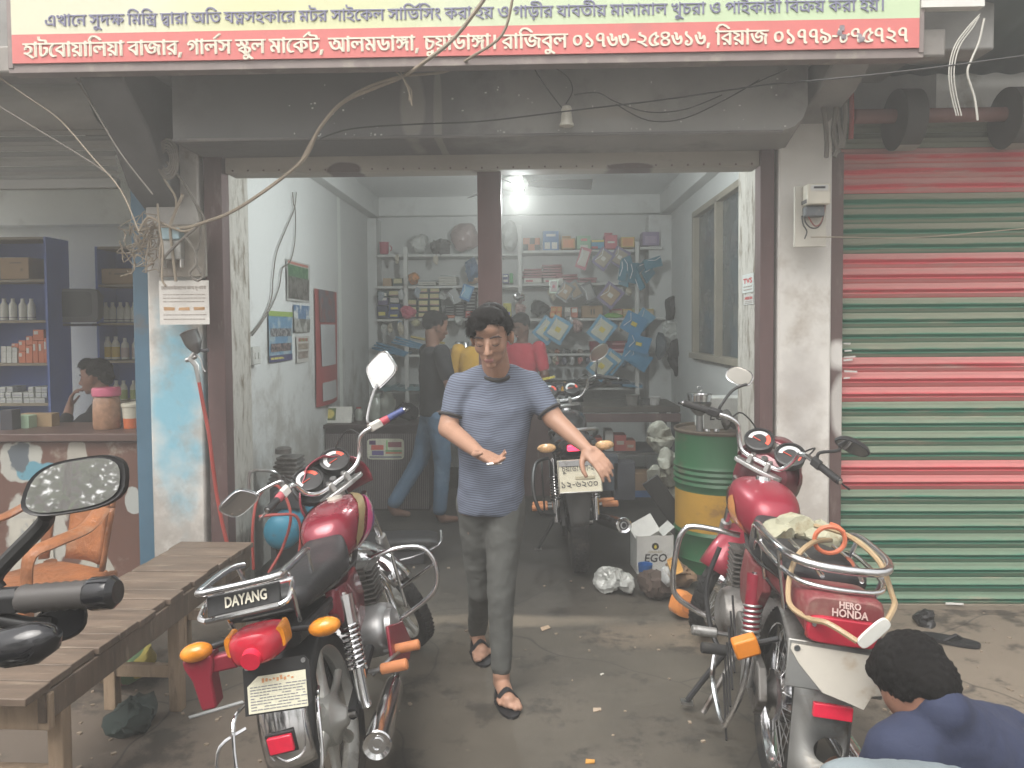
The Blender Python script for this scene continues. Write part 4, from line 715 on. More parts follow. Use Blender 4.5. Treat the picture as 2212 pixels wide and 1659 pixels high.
def superell(cx, cy, cz, rx, rz, n=20, e=2.6, tilt=0.):
    r = []
    for k in range(n):
        a = 2 * PI * k / n
        c_, s_ = math.cos(a), math.sin(a)
        r.append(V((cx + rx * math.copysign(abs(c_) ** (2 / e), c_), cy + tilt * s_, cz + rz * math.copysign(abs(s_) ** (2 / e), s_))))
    return r
def wheel(root, y, z, rad, alloy, SM, w_=.045, m_rim=None, drum=True):
    o = V((0, y, z))
    def B(mb, name, m, par=root, **k):
        mb.xf(SM); return mb.build(name, m, par, **k)
    ty = MB()
    prof = [(rad - .055, -w_ * .62), (rad - .03, -w_), (rad - .012, -w_ * .86), (rad - .002, -w_ * .5), (rad, 0), (rad - .002, w_ * .5), (rad - .012, w_ * .86), (rad - .03, w_), (rad - .055, w_ * .62)]
    ty.lathe(prof, o, (1, 0, 0), 44, caps=False)
    t = B(ty, 'tyre', m_rubber, angle=60)
    tr = MB()
    for k in range(60):
        a = 2 * PI * k / 60
        for sx in (-1, 1):
            rm = MX.Rotation(-a, 3, 'X')
            tr.box(o + rm @ V((sx * w_ * .42, 0, rad + .0)), (w_ * .5, rad * .06, .006), rm @ MX.Rotation(sx * .5, 3, 'Z'))
    q = tr.xf(SM).build('tread', m_rubber, t, smooth=False); q['kind'] = 'stuff'
    rm_ = MB().lathe([(rad - .058, -w_ * .62), (rad - .05, -w_ * .66), (rad - .062, -w_ * .5), (rad - .075, 0), (rad - .062, w_ * .5), (rad - .05, w_ * .66), (rad - .058, w_ * .62)], o, (1, 0, 0), 40, caps=False)
    rim = B(rm_, 'rim', m_rim or m_alu, angle=50)
    h = MB().lathe([(.02, -.075), (.03, -.07), (.065, -.05), (.085, -.045), (.088, .0), (.085, .03), (.05, .045), (.03, .07), (.02, .075)] if drum else [(.02, -.07), (.035, -.05), (.035, .05), (.02, .07)], o, (1, 0, 0), 24)
    B(h, 'hub', m_rim or m_alu, angle=30)
    MB().cyl(o + V((-.1, 0, 0)), o + V((.1, 0, 0)), .011, seg=10).xf(SM).build('axle', m_steel, root)
    if alloy:
        for k in range(6):
            a = 2 * PI * k / 6 + .3
            d = V((0, math.cos(a), math.sin(a))); e = V((1, 0, 0)).cross(d)
            s = MB()
            rr = [(.07, .034, .022), (.11, .02, .016), (.18, .015, .014), (rad - .065, .024, .016)]
            s.rings([[o + d * r_ + e * (a_ * hw) + V((b_ * th, 0, 0)) for a_, b_ in ((-1, -.4), (-.4, -1), (.4, -1), (1, -.4), (1, .4), (.4, 1), (-.4, 1), (-1, .4))] for r_, hw, th in rr])
            B(s, 'spoke', m_rim or m_alu)
    else:
        s = MB()
        for k in range(36):
            a = 2 * PI * k / 36; off = (.35 if k % 2 else -.35); sx = .03 if (k // 2) % 2 else -.03
            s.tube([o + V((sx, math.cos(a + off) * .06, math.sin(a + off) * .06)), o + V((0, math.cos(a) * (rad - .068), math.sin(a) * (rad - .068)))], .0022, 5)
        q = B(s, 'spokes', m_steel); q['kind'] = 'stuff'
def bike(name, label, X, Y, yaw, lean, st, scl, c):
    root = thing(name, label, 'motorcycle', m=MX.Translation((X, Y, 0)) @ MX.Rotation(yaw, 4, 'Z') @ MX.Rotation(lean, 4, 'Y') @ MX.Scale(scl, 4), group=None)
    SM = MX.Translation(HEAD) @ MX.Rotation(st, 4, AXS) @ MX.Translation(-HEAD)
    I = MX.Identity(4)
    def B(mb, nm, m, par=root, S=False, **k):
        if S: mb.xf(SM)
        return mb.build(nm, m, par, **k)
    P = c['paint']; c = dict(c); RA = c.get('rad', .3); RA2 = .3
    wheel(root, 0, .30, RA, c['alloy'], I, c.get('tw', .05), c.get('rim'))
    wheel(root, 1.25, .30, RA2, c['alloy'], SM, .04, c.get('rim'))
    # fork
    for s in (-1, 1):
        lo, hi = V((s * .085, 1.25, .30)), V((s * .085, .985, .86))
        mid = lo.lerp(hi, .55)
        B(MB().tube([lo + V((0, .02, -.02)), lo.lerp(mid, .5), mid], [.022, .026, .027], 12), 'fork_leg', m_alu, S=True)
        B(MB().tube([mid, hi], .016, 12), 'fork_tube', m_chrome, S=True)
    # front mudguard
    fm = MB(); n = 14
    rs = []
    for i in range(n + 1):
        a = R(-5 + 165 * i / n); d = V((0, math.cos(a), math.sin(a)))
        rr = RA2 + .03
        w_ = c.get('fw', .066) * (1 - .25 * abs(i / n - .5))
        rs.append([V((0, 1.25, .3)) + d * (rr - .03 * (abs(k) ** 2)) + V((k * w_, 0, 0)) for k in (-1, -.8, -.5, 0, .5, .8, 1)])
    fm.sheet(rs)
    B(fm, 'front_mudguard', c.get('fender', m_chrome), S=True, solid=.003)
    # headlight cowl
    ck = c.get('cowl', 'fairing')
    if ck == 'fairing':
        q = MB(); n = 22; rs = []
        for j in range(5):
            t = j / 4; r = []
            for k in range(n):
                a = PI * (-.12 + 1.24 * k / (n - 1)); wx = .195 + .015 * math.sin(t * PI) - .075 * t; hz = .165 - .03 * t
                r.append(V((wx * math.cos(a), 1.03 + .0 + .17 * t + .06 * (1 - t) * (math.sin(a) > .5) * (math.sin(a) - .5) , .93 + hz * math.sin(a) * (1.12 if abs(math.cos(a)) < .35 else 1.) - .02 * t)))
            rs.append(r)
        q.sheet(rs)
        B(q, 'headlight_cowl', P, S=True, solid=.006)
        B(MB().ell((0, 1.15, .93), (.095, .06, .085), 20), 'headlight', m_glassy, S=True)
        d = MB().rings([superell(0, 1.105, 1.005, .165, .095, 22, 2.4, .07), superell(0, 1.085, 1.02, .16, .088, 22, 2.4, .07)])
        B(d, 'dash_panel', m_black, S=True, bevel=.004)
    else:
        q = MB().rings([superell(0, 1.0 + dy, .90, rx, rz, 24, 2.6) for dy, rx, rz in ((.0, .07, .06), (.03, .13, .115), (.1, .16, .14), (.17, .155, .135), (.2, .12, .11))])
        B(q, 'headlight_cowl', c.get('cowlm', P), S=True)
        B(MB().ell((0, 1.2, .9), (.1, .03, .09), 20), 'headlight', m_glassy, S=True)
        q = MB(); n = 18; rs = []
        for j in range(3):
            t = j / 2
            rs.append([V(((.165 - .03 * t) * math.cos(a), 1.08 + .08 * t, .94 + (.14 + .03 * t) * math.sin(a))) for a in [PI * k / (n - 1) for k in range(n)]])
        q.sheet(rs)
        B(q, 'fly_screen', c.get('cowlm', P), S=True, solid=.005)
    # gauges
    fn_ = V((0, -.75, .75)).normalized()
    for s in (-1, 1):
        o = V((s * .082, 1.06, 1.05)) + fn_ * .012; gs = c.get('gs', 1.)
        g_ = B(MB().lathe([(r_ * gs, h_) for r_, h_ in ((.03, -.05), (.056, -.035), (.062, 0), (.062, .012), (.054, .014), (.052, .006), (.001, .006))], o, fn_, 26), 'gauge', m_black, S=True, angle=30)
        u = V((1, 0, 0)); v_ = fn_.cross(u) * 1
        if v_.z < 0: v_ = -v_
        def ringseg(r0, r1, a0, a1, h, nn=14):
            mb = MB()
            pts = []
            for i in range(nn + 1):
                a = R(a0 + (a1 - a0) * i / nn); dd = u * math.cos(a) + v_ * math.sin(a)
                pts += [o + fn_ * h + dd * r0 * gs, o + fn_ * h + dd * r1 * gs]
            return mb.add(pts, [(2 * i, 2 * i + 1, 2 * i + 3, 2 * i + 2) for i in range(nn)])
        B(ringseg(.03, .046, 200, 70 if s < 0 else 40, .0075), 'dial_scale', m_dialw, g_, S=True, smooth=False)
        B(ringseg(.03, .046, 68 if s < 0 else 38, -10, .0075, 6), 'dial_red_zone', m_dialr, g_, S=True, smooth=False)
        B(MB().box(o + fn_ * .009 + u * -.012 + v_ * -.004, (.044, .005, .003), MX.Rotation(.05, 3, 'Y')), 'needle', m_dialr, g_, S=True, smooth=False)
    B(MB().cyl((0, 1.0, .985), (0, .99, 1.005), .016, seg=14), 'ignition_lock', m_steel, S=True)
    # triple clamp, bar
    B(MB().rings([superell(0, .965, .955 - h_, .115, .035, 16, 3) if False else [V((x, .97 + y, .955 - h_)) for x, y in ((-.12, -.02), (-.1, -.045), (0, -.06), (.1, -.045), (.12, -.02), (.11, .035), (0, .05), (-.11, .035))] for h_ in (0, .02)]), 'top_clamp', m_alu, S=True, bevel=.004)
    for s in (-1, 1):
        B(MB().rings([[V((s * .045 + dx, .955 + dy, z)) for dx, dy in ((-.012, -.02), (.012, -.02), (.012, .02), (-.012, .02))] for z in (.955, .985, 1.0)]), 'bar_clamp', m_alu, S=True, bevel=.004)
        for yy in (-.012, .014): B(MB().cyl((s * .045, .955 + yy, .998), (s * .045, .955 + yy, 1.008), .007, seg=8), 'bolt', m_steel, S=True)
    hb = c.get('bar', [(.0, .955, .985), (.06, .955, .985), (.12, .95, .995), (.165, .945, 1.03), (.19, .92, 1.085), (.215, .895, 1.105), (.26, .865, 1.105), (.40, .78, 1.095)])
    full = [V((-p[0], p[1], p[2])) for p in reversed(hb[1:])] + [V(p) for p in hb]
    B(MB().tube(smooth_path(full, 4), .0115, 12), 'handlebar', c.get('barm', m_chrome), S=True)
    gd = (V(hb[-1]) - V(hb[-2])).normalized()
    for s in (-1, 1):
        f = lambda p: V((s * p[0], p[1], p[2]))
        e = V(hb[-1]); a = e - gd * .125
        cols = c['grips'][0 if s < 0 else 1]
        L_ = .125
        gr_ = MB(); pts = [a + gd * (L_ * i / 14) for i in range(15)]
        gr_.tube([f(p) for p in pts], [(.017 if i % 2 else .0155) * c.get('gr', 1.) for i in range(15)], 14)
        gp = B(gr_, 'grip', cols[0], S=True)
        if len(cols) > 1: B(MB().tube([f(a + gd * .0), f(a + gd * .022), f(a + gd * .045)], [.0185, .019, .0165], 14), 'grip_wrap', cols[1], gp, S=True)
        if c.get('barend'): B(MB().tube([f(e - gd * .004), f(e + gd * .006), f(e + gd * .04), f(e + gd * .05)], [.024, .029, .029, .02], 16), 'bar_end', c['barend'], S=True)
        else: B(MB().cyl(f(e), f(e + gd * .008), .009, seg=10), 'bar_end', m_chrome, S=True)
        sw = a - gd * .03
        B(MB().rings([[f(sw + gd * t_) + V((0, dy, dz)) for dy, dz in ((-.022, -.018), (-.024, .012), (-.008, .024), (.014, .02), (.02, -.006), (.006, -.022))] for t_ in (-.028, -.02, .02, .026)]), 'switch_housing', c.get('switch', m_black), S=True, bevel=.003)
        # lever
        lv = [sw + V((0, .015, -.004)), sw + V((.02, .05, -.006)), sw + gd * .1 + V((0, .062, -.012)), sw + gd * .17 + V((0, .05, -.012)), sw + gd * .2 + V((0, .052, -.012))]
        B(MB().tube([f(p) for p in smooth_path(lv, 3)], [.008] * 12 + [.0095], 8, flat=.55), 'lever', c.get('lever', m_alu), S=True)
        # mirror
        mr = c['mirrors'][0 if s < 0 else 1]
        if mr:
            top = V(mr['pos']); base = sw + V((-.01, .01, .018))
            base = f(base)
            arm = [base, base + V((0, 0, .03)), base.lerp(top, .55) + V((0, .02, .01)), top + V(mr.get('join', (0, .02, -.03)))]
            B(MB().tube(smooth_path(arm, 4), [mr.get('armr', .0075)] * 12 + [.0065], 8), 'mirror_arm', mr.get('armm', m_cable), S=True)
            # head built in its own frame: x across, z up, glass faces -y
            rm = MX.Translation(top) @ Euler([R(q) for q in mr.get('rot', (0, 0, 0))]).to_matrix().to_4x4()
            out = mr['shape']; hx, hz = mr['size']
            def ol(k, y): return [rm @ V((x * hx * k, y, z * hz * k)) for x, z in out]
            B(MB().rings([ol(.93, -.004), ol(1.0, -.006), ol(1.03, .004), ol(.9, .022), ol(.5, .035)]), 'mirror_shell', mr.get('shellm', m_black), S=True)
            B(MB().rings([ol(.9, -.0075), ol(.88, -.0045)]), 'mirror_glass', mr.get('glassm', m_mir), S=True, smooth=False)
    # cables
    for s in (-1, 1):
        B(MB().tube(smooth_path([(s * .2, .9, 1.1), (s * .19, .99, 1.15), (s * .1, 1.09, 1.06), (s * .03, 1.03, .85), (s * .03, .93, .7)], 5), .004, 6), 'control_cable', m_cable, S=True)
    # tank
    ts = [(.40, .03, .80, .03), (.42, .075, .80, .075), (.46, .105, .815, .095), (.55, .13, .825, .105), (.66, .142, .83, .11), (.78, .138, .835, .1), (.86, .115, .84, .085), (.905, .08, .845, .06), (.92, .03, .85, .025)]
    q = MB().rings([superell(0, y, z, w_, h_, 28, 2.7) for y, w_, z, h_ in ts])
    tk = B(q, 'tank', c.get('tankm', P), sub=1)
    B(MB().cyl((0, .72, .93), (0, .722, .948), .035, .032, 20), 'fuel_cap', c.get('cap', m_chrome), tk)
    if c.get('tankdeco'): c['tankdeco'](B, tk)
    # seat
    ss = [(-.30, .12, .815, .025), (-.28, .138, .82, .045), (-.1, .148, .815, .05), (.05, .145, .795, .055), (.2, .138, .765, .055), (.34, .115, .77, .06), (.43, .085, .80, .05), (.47, .06, .83, .03)]
    B(MB().rings([superell(0, y, z, w_, h_, 24, 3.2) for y, w_, z, h_ in ss]), 'seat', m_seat, sub=1)
    B(MB().tube([V((sx * .118, y, z)) for sx, y, z in ((-1.15, .3, .745), (-1.2, 0, .765), (-1, -.27, .79), (-.4, -.31, .8), (.4, -.31, .8), (1, -.27, .79), (1.2, 0, .765), (1.15, .3, .745))], .005, 6), 'seat_trim', m_rubber)
    # side covers, tail
    for s in (-1, 1):
        pts = [(.36, .72), (.2, .71), (.02, .74), (.0, .66), (.1, .55), (.2, .5), (.34, .52), (.4, .6)]
        q = MB().rings([[V((s * .085, y, z)) for y, z in pts], [V((s * .115, y * .98 + .005, z * .99 + .006)) for y, z in pts], [V((s * .122, y * .9 + .02, z * .93 + .045)) for y, z in pts]])
        B(q, 'side_cover', c.get('cover', P), bevel=.006)
    tl = c.get('tail')
    q = MB().rings([superell(0, y, z, w_, h_, 18, 3.4) for y, w_, z, h_ in ((.02, .1, .73, .035), (-.15, .105, .735, .04), (-.3, .1, .74, .045), (-.4, .085, .735, .045), (-.43, .07, .73, .035))])
    if tl: B(q, 'tail_cowl', tl)
    # rear mudguard (arc over the wheel)
    rm_ = c.get('rmud', m_black); a1 = c.get('rmud_a', 200)
    fm = MB(); n = 16; rs = []
    for i in range(n + 1):
        a = R(70 + (a1 - 70) * i / n); d = V((0, math.cos(a), math.sin(a)))
        rs.append([V((0, 0, .3)) + d * (RA + .05 + .025 * (i / n) - .02 * k * k) + V((k * .072, 0, 0)) for k in (-1, -.85, -.5, 0, .5, .85, 1)])
    fm.sheet(rs)
    B(fm, 'rear_mudguard', rm_, solid=.003)
    # frame tubes
    for s in (-1, 1):
        B(MB().tube(smooth_path([(s * .1, -.34, .74), (s * .1, 0, .71), (s * .09, .38, .68), (s * .05, .85, .82)], 3), .012, 8), 'frame_rail', m_black)
        B(MB().tube([V((s * .085, 0, .3)), V((s * .08, .2, .33)), V((s * .08, .42, .36))], [.022, .02, .02], 8), 'swingarm', m_black)
        # shock
        t0, t1 = V((s * .125, .04, .30)), V((s * .125, .1, .70))
        if c.get('shock') == 'cover':
            B(MB().tube([t0.lerp(t1, .5), t0.lerp(t1, .98)], .03, 16), 'shock_cover', P)
            B(MB().tube([t0, t0.lerp(t1, .3)], .022, 12), 'shock_body', m_alu)
        else:
            B(MB().tube([t0.lerp(t1, .7), t0.lerp(t1, .98)], .032, 14), 'shock_cover', m_chrome)
            B(MB().tube([t0, t0.lerp(t1, .34)], .024, 12), 'shock_body', m_chrome)
        cp = []
        n = 110
        ax = (t1 - t0).normalized(); u = V((1, 0, 0)); v_ = ax.cross(u)
        for i in range(n):
            a = i / n * 2 * PI * 9; cp.append(t0.lerp(t1, .32 + .4 * i / n) + (u * math.cos(a) + v_ * math.sin(a)) * .031)
        B(MB().tube(cp, .005, 6), 'shock_spring', c.get('spring', m_chrome))
        B(MB().tube([t0.lerp(t1, .1), t1], .012, 8), 'shock_rod', m_chrome)
    # engine
    en = MB()
    en.rings([superell(x, 0, 0, 1, 1) if False else [V((x, .62 + r_ * 1.35 * math.cos(a), .36 + r_ * math.sin(a))) for a in [2 * PI * k / 18 for k in range(18)]] for x, r_ in ((-.15, .06), (-.135, .09), (-.1, .105), (.1, .105), (.135, .095), (.155, .07))])
    B(en, 'crankcase', c.get('eng', m_alu))
    B(MB().lathe([(.085, 0), (.082, .025), (.06, .035), (.02, .038)], (.14, .56, .37), (1, 0, 0), 22), 'clutch_cover', c.get('eng', m_alu), angle=30)
    fn = MB()
    for k in range(8): fn.box((0, .72 + k * .006, .47 + k * .019), (.19, .17, .006))
    fn.box((0, .74, .53), (.12, .11, .17))
    B(fn, 'cylinder_fins', c.get('eng2', m_engine))
    # exhaust
    ex = c.get('ex', 1)
    B(MB().tube(smooth_path([(.05, .82, .56), (.07, .93, .45), (.1, .9, .28), (.13, .7, .2), (.15, .4, .22)], 5), .019, 12), 'exhaust_pipe', m_chrome)
    e0, e1 = V((.155, .42, .22)), V(c.get('exend', (.2, -.22, .30)))
    d = (e1 - e0)
    B(MB().tube([e0, e0 + d * .08, e0 + d * .2, e0 + d * .93, e0 + d * .97], [.02, .03, .042, .044, .046], 24), 'muffler', c.get('mufm', m_chrome))
    B(MB().lathe([(.046, 0), (.048, .008), (.044, .012), (.03, .006), (.03, -.02), (.022, -.02), (.022, .01), (.014, .01), (.012, -.05)], e0 + d * .965, d, 24, caps=False), 'muffler_tip', m_chrome, angle=25)
    # pegs, stand
    for s in (-1, 1):
        for yy, zz, mm in ((.43, .33, c.get('peg', m_rubber)), (.16, .37, c.get('peg2', c.get('peg', m_rubber)))):
            b_ = V((s * .13, yy, zz))
            B(MB().cyl(b_, b_ + V((s * .05, 0, 0)), .009, seg=8), 'peg_stem', m_steel)
            B(MB().tube([b_ + V((s * .045, 0, 0)), b_ + V((s * .05, 0, 0)), b_ + V((s * .145, -.005, 0)), b_ + V((s * .15, -.005, 0))], [.012, .02, .021, .014], 12), 'footpeg', mm)
    B(MB().tube(smooth_path([(.1, .3, .3), (.17, .34, .33), (.2, .5, .3), (.17, .62, .27), (.21, .62, .27)], 4), .008, 8), 'kick_lever', m_steel)
    if c.get('stand', True):
        sd2 = c.get('stand_foot', (-.26, .45, .0))
        th = MX.Rotation(-lean, 3, 'Y')
        B(MB().tube([V((-.09, .5, .28)), V(sd2) + V((0, 0, .02))], .012, 8), 'side_stand', m_black)
        B(MB().box(V(sd2) + V((0, 0, .012)), (.05, .035, .012)), 'stand_foot', m_steel)
    # chain case
    B(MB().rings([[V((x, y, z)) for y, z in ((.0, .22), (-.07, .3), (0, .39), (.45, .43), (.5, .36), (.45, .3))] for x in (-.1, -.07)]), 'chain_case', c.get('case', m_chrome), bevel=.006)
    if c.get('extra'): c['extra'](root, B, SM)
    return root, B, SM



OVAL = [(math.cos(a) * (1 + .12 * math.sin(a * 1)), math.sin(a)) for a in [2 * PI * k / 28 for k in range(28)]]
def rrect(ex=5., n=28, top=1., skew=0.):
    o = []
    for k in range(n):
        a = 2 * PI * k / n; c_, s_ = math.cos(a), math.sin(a)
        x = math.copysign(abs(c_) ** (2 / ex), c_); z = math.copysign(abs(s_) ** (2 / ex), s_)
        o.append((x * (1 + (top - 1) * (z + 1) / 2) + skew * z, z))
    return o
# tank graphics: bands wrapped on the tank surface
def tank_pt(y, ang, off=.0015):
    ts = [(.40, .03, .80, .03), (.42, .075, .80, .075), (.46, .105, .815, .095), (.55, .13, .825, .105), (.66, .142, .83, .11), (.78, .138, .835, .1), (.86, .115, .84, .085), (.905, .08, .845, .06)]
    for i in range(len(ts) - 1):
        if ts[i][0] <= y <= ts[i + 1][0]:
            t = (y - ts[i][0]) / (ts[i + 1][0] - ts[i][0]); a, b = ts[i], ts[i + 1]
            w_, z, h_ = [a[k] + (b[k] - a[k]) * t for k in (1, 2, 3)]
            c_, s_ = math.cos(ang), math.sin(ang); e = 2 / 2.7
            return V(((w_ + off) * math.copysign(abs(c_) ** e, c_), y, z + (h_ + off) * math.copysign(abs(s_) ** e, s_)))
    return V((0, y, .85))
def decal(B, tk, pts_lo, pts_hi, mm, name, side=1, off=.002, n=12, nv=4):
    """patch between two curves given as (y, angle in degrees)"""
    def lp(P_, t):
        k = t * (len(P_) - 1); i = min(int(k), len(P_) - 2); f = k - i
        return P_[i][0] * (1 - f) + P_[i + 1][0] * f, P_[i][1] * (1 - f) + P_[i + 1][1] * f
    def fn(u, v):
        a, b = lp(pts_lo, u), lp(pts_hi, u)
        y = a[0] * (1 - v) + b[0] * v; an = a[1] * (1 - v) + b[1] * v
        p = tank_pt(y, R(an), off); p.x *= side
        return p
    return B(MB().grid(fn, n, nv), name, mm, tk)
m_pink = mat('decal_pink', (.62, .05, .22), .35, coat=.4); m_purp = mat('decal_purple', (.14, .07, .25), .35, coat=.4)
m_gold = mat('decal_gold', (.27, .2, .09), .4, .2, coat=.3); m_silv = mat('decal_silver', (.5, .48, .42), .4, coat=.3)
m_dor = mat('decal_orange', (.7, .16, .04), .4, coat=.3); m_dor2 = mat('decal_amber', (.55, .24, .08), .4, coat=.3)
def surf_text(B, tk, s, side, y0, y1, a0, a1, mm, name, sz):
    c = bpy.data.curves.new(name, 'FONT'); c.body = s; c.size = 1; c.resolution_u = 2; c.shear = .2; c.offset = .012
    me = tmp_mesh(bpy.data.objects.new(name, c), name)
    xs = [v.co.x for v in me.vertices]; ys = [v.co.y for v in me.vertices]
    x0_, x1_, z0_, z1_ = min(xs), max(xs), min(ys), max(ys)
    for v in me.vertices:
        u = (v.co.x - x0_) / (x1_ - x0_); w_ = (v.co.y - z0_) / (z1_ - z0_)
        if side < 0: u = 1 - u
        p = tank_pt(y0 + (y1 - y0) * u, R(a0 + (a1 - a0) * u + sz * w_), .0042); p.x *= side
        v.co = p
    me.materials.clear(); me.materials.append(mm)
    o = bpy.data.objects.new(name, me); COL.objects.link(o); o.parent = tk
def deco1(B, tk):
    for s in (-1, 1):
        decal(B, tk, [(.49, -30), (.60, 5), (.74, 38), (.88, 66)], [(.49, -8), (.58, 25), (.70, 58), (.84, 80)], m_gold, 'stripe_gold', s, .0021)
        decal(B, tk, [(.52, -45), (.64, -25), (.76, 0), (.86, 20)], [(.52, -32), (.62, -2), (.73, 26), (.82, 48)], m_pink, 'stripe_pink', s, .0023)
        decal(B, tk, [(.66, -40), (.74, -25), (.82, -5), (.9, 15)], [(.68, -22), (.76, 5), (.82, 30), (.89, 52)], m_purp, 'stripe_purple', s, .0026)
        decal(B, tk, [(.50, -40), (.58, -28), (.64, -16)], [(.50, -34), (.57, -20), (.64, -14)], m_silv, 'stripe_silver', s, .003)
        surf_text(B, tk, 'HAI YIN', s, .87, .75, 34, 12, m_lt_w, 'tank_lettering', 7)
        surf_text(B, tk, 'MOTOR', s, .86, .73, 22, -2, m_lt_w, 'tank_lettering', 7)
def deco3(B, tk):
    for s in (-1, 1):
        decal(B, tk, [(.48, -60), (.62, -55), (.78, -50)], [(.50, -20), (.60, -5), (.70, 4)], m_dor, 'stripe_orange', s, .0021)
        decal(B, tk, [(.52, -60), (.66, -52), (.82, -44)], [(.54, -45), (.68, -25), (.80, 2)], m_gold, 'stripe_gold', s, .0025)
        decal(B, tk, [(.60, -22), (.66, -12), (.72, 0)], [(.54, -12), (.58, 2), (.64, 14)], m_dor2, 'stripe_amber', s, .003)
        decal(B, tk, [(.78, -18), (.86, -20)], [(.78, 14), (.86, 14)], m_lt_w, 'badge', s, .0022, 4)
# ------------------------------------------------------------ red bike on the left
m_sticker = mat('sticker_paper', (.66, .64, .5), .5, var=.08, scale=9)
m_ink2 = mat('ink_black', (.03, .03, .035), .6)
m_ink = mat('ink_grey', (.2, .2, .22), .6)
m_rust = mat('orange_paint_mark', (.6, .3, .14), .6)
def extra1(root, B, SM):
    # carrier
    zt = .925
    loop = [(-.11, -.12, zt), (-.125, -.2, zt + .015), (-.125, -.4, zt + .02), (-.1, -.45, zt + .02), (.1, -.45, zt + .02), (.125, -.4, zt + .02), (.125, -.2, zt + .015), (.11, -.12, zt)]
    ca = B(MB().tube(smooth_path(loop, 3), .011, 10), 'carrier', m_chrome)
    B(MB().tube(smooth_path([(-.11, -.46, zt - .06), (-.135, -.44, zt - .05), (-.13, -.36, zt - .02)], 3) + smooth_path([(.13, -.36, zt - .02), (.135, -.44, zt - .05), (.11, -.46, zt - .06)], 3) , .008, 8), 'lower_rail', m_chrome, ca)
    B(MB().tube([(-.11, -.46, zt - .06), (.11, -.46, zt - .06)], .009, 8), 'lower_rail', m_chrome, ca)
    B(MB().box((0, -.43, zt - .03), (.22, .012, .06), MX.Rotation(-.4, 3, 'X')), 'back_panel', m_black, ca, bevel=.004)
    o = latin('DAYANG', .042, 'back_lettering', m_lt_w, ca, MX.Translation((.01, -.441, zt - .026)) @ MX.Rotation(-.4, 4, 'X'), .001, .001, width=.125)
    for s in (-1, 1):
        for yy in (-.15, -.36): B(MB().tube([V((s * .12, yy, zt + .01)), V((s * .1, yy + .05, .76))], .007, 8), 'strut', m_chrome, ca)
    # tail light
    q = MB().rings([superell(0, y, .755 + dz, w_, h_, 22, 3) for y, w_, h_, dz in ((-.36, .085, .045, 0), (-.42, .085, .05, 0), (-.46, .065, .045, -.003), (-.475, .04, .03, -.01))])
    t = B(q, 'tail_light', m_redl)
    B(MB().cyl((.0, -.46, .74), (.0, -.492, .733), .03, .028, 18), 'brake_lens', m_redl2, t)
    for s in (-1, 1):
        B(MB().rings([superell(s * .078, y, .765, w_, h_, 14, 3) for y, w_, h_ in ((-.37, .012, .035), (-.43, .012, .03))]), 'side_lens', m_amber, t)
        stem = V((s * .08, -.33, .745))
        if s < 0: stem = V((-.08, -.36, .765))
        e = stem + V((s * .07, -.02, 0))
        tu = B(MB().cyl(stem, e, .01, seg=10), 'indicator', m_black)
        B(MB().ell(e + V((s * .04, -.02, 0)), (.05, .032, .028), 18), 'indicator_lens', m_amber, tu)
    # red plastic piece under the left indicator
    B(MB().rings([[V((-.19 + x * w_, -.38 + y * .03, z)) for x, y in ((-1, -1), (1, -1), (1, 1), (-1, 1))] for z, w_ in ((.75, .045), (.725, .045), (.685, .03), (.60, .024), (.59, .02))]), 'red_bracket', m_pnt2, bevel=.006)
    B(MB().box((-.13, -.38, .715), (.1, .04, .05)), 'red_bracket', m_pnt2, bevel=.008)
    # plate board
    pm = MX.Translation((.035, -.435, .625)) @ MX.Rotation(R(-16), 4, 'X') @ MX.Rotation(R(4), 4, 'Y')
    pb = MB().prism([(-.1, -.07), (.08, -.07), (.1, -.05), (.1, .06), (.085, .075), (-.085, .075), (-.1, .06)], .006).xf(pm)
    p_ = B(pb, 'plate_board', m_black)
    B(MB().prism([(-.088, -.065), (.088, -.065), (.088, .035), (-.055, .035), (-.088, .01)], .002).xf(pm @ MX.Translation((0, -.003, 0))), 'plate_sticker', m_sticker, p_, smooth=False)
    st_ = MB()
    random.seed(4)
    for k in range(9):
        x = -.08
        while x < .078:
            l_ = random.uniform(.006, .018)
            if random.random() < .9: st_.box((x + l_ / 2, -.0036, .006 - k * .0078), (l_, .0006, .0026))
            x += l_ + .0025
    q = B(st_.xf(pm), 'sticker_print', m_ink, p_, smooth=False); q['kind'] = 'stuff'
    mk = MB()
    for k in range(9): mk.box((-.04 + k * .011, -.0036, .022 + .003 * math.sin(k * 3)), (.007, .0006, .008 + .004 * math.cos(k * 5)), MX.Rotation(.3 * math.sin(k * 7), 3, 'Y'))
    q = B(mk.xf(pm), 'sticker_mark', m_rust, p_, smooth=False); q['kind'] = 'stuff'
    for xx in (-.085, .085): B(MB().cyl(pm @ V((xx, -.002, .062)), pm @ V((xx, -.008, .062)), .007, seg=10), 'plate_bolt', m_steel, p_)
    # chrome mudguard end with reflector and guard loop
    g_ = MB(); rs = []
    for i in range(9):
        t = i / 8; y = -.38 - .035 * math.sin(t * 2.2); z = .57 - .21 * t
        rs.append([V((k * .078, y + .035 * k * k, z)) for k in (-1, -.8, -.5, 0, .5, .8, 1)])
    g_.sheet(rs)
    mg = B(g_, 'chrome_mudguard', m_chrome, solid=.003)
    B(MB().box((.0, -.424, .45), (.075, .018, .05)), 'reflector', m_redl2, mg, bevel=.004)
    B(MB().box((.0, -.416, .45), (.09, .01, .065)), 'reflector_base', m_black, mg, bevel=.004)
    B(MB().tube(smooth_path([(.11, -.32, .55), (.125, -.4, .53), (.12, -.46, .39), (.08, -.47, .35), (-.08, -.47, .35), (-.13, -.46, .39), (-.135, -.4, .53), (-.12, -.32, .55)], 4), .006, 8), 'mudguard_rail', m_chrome)
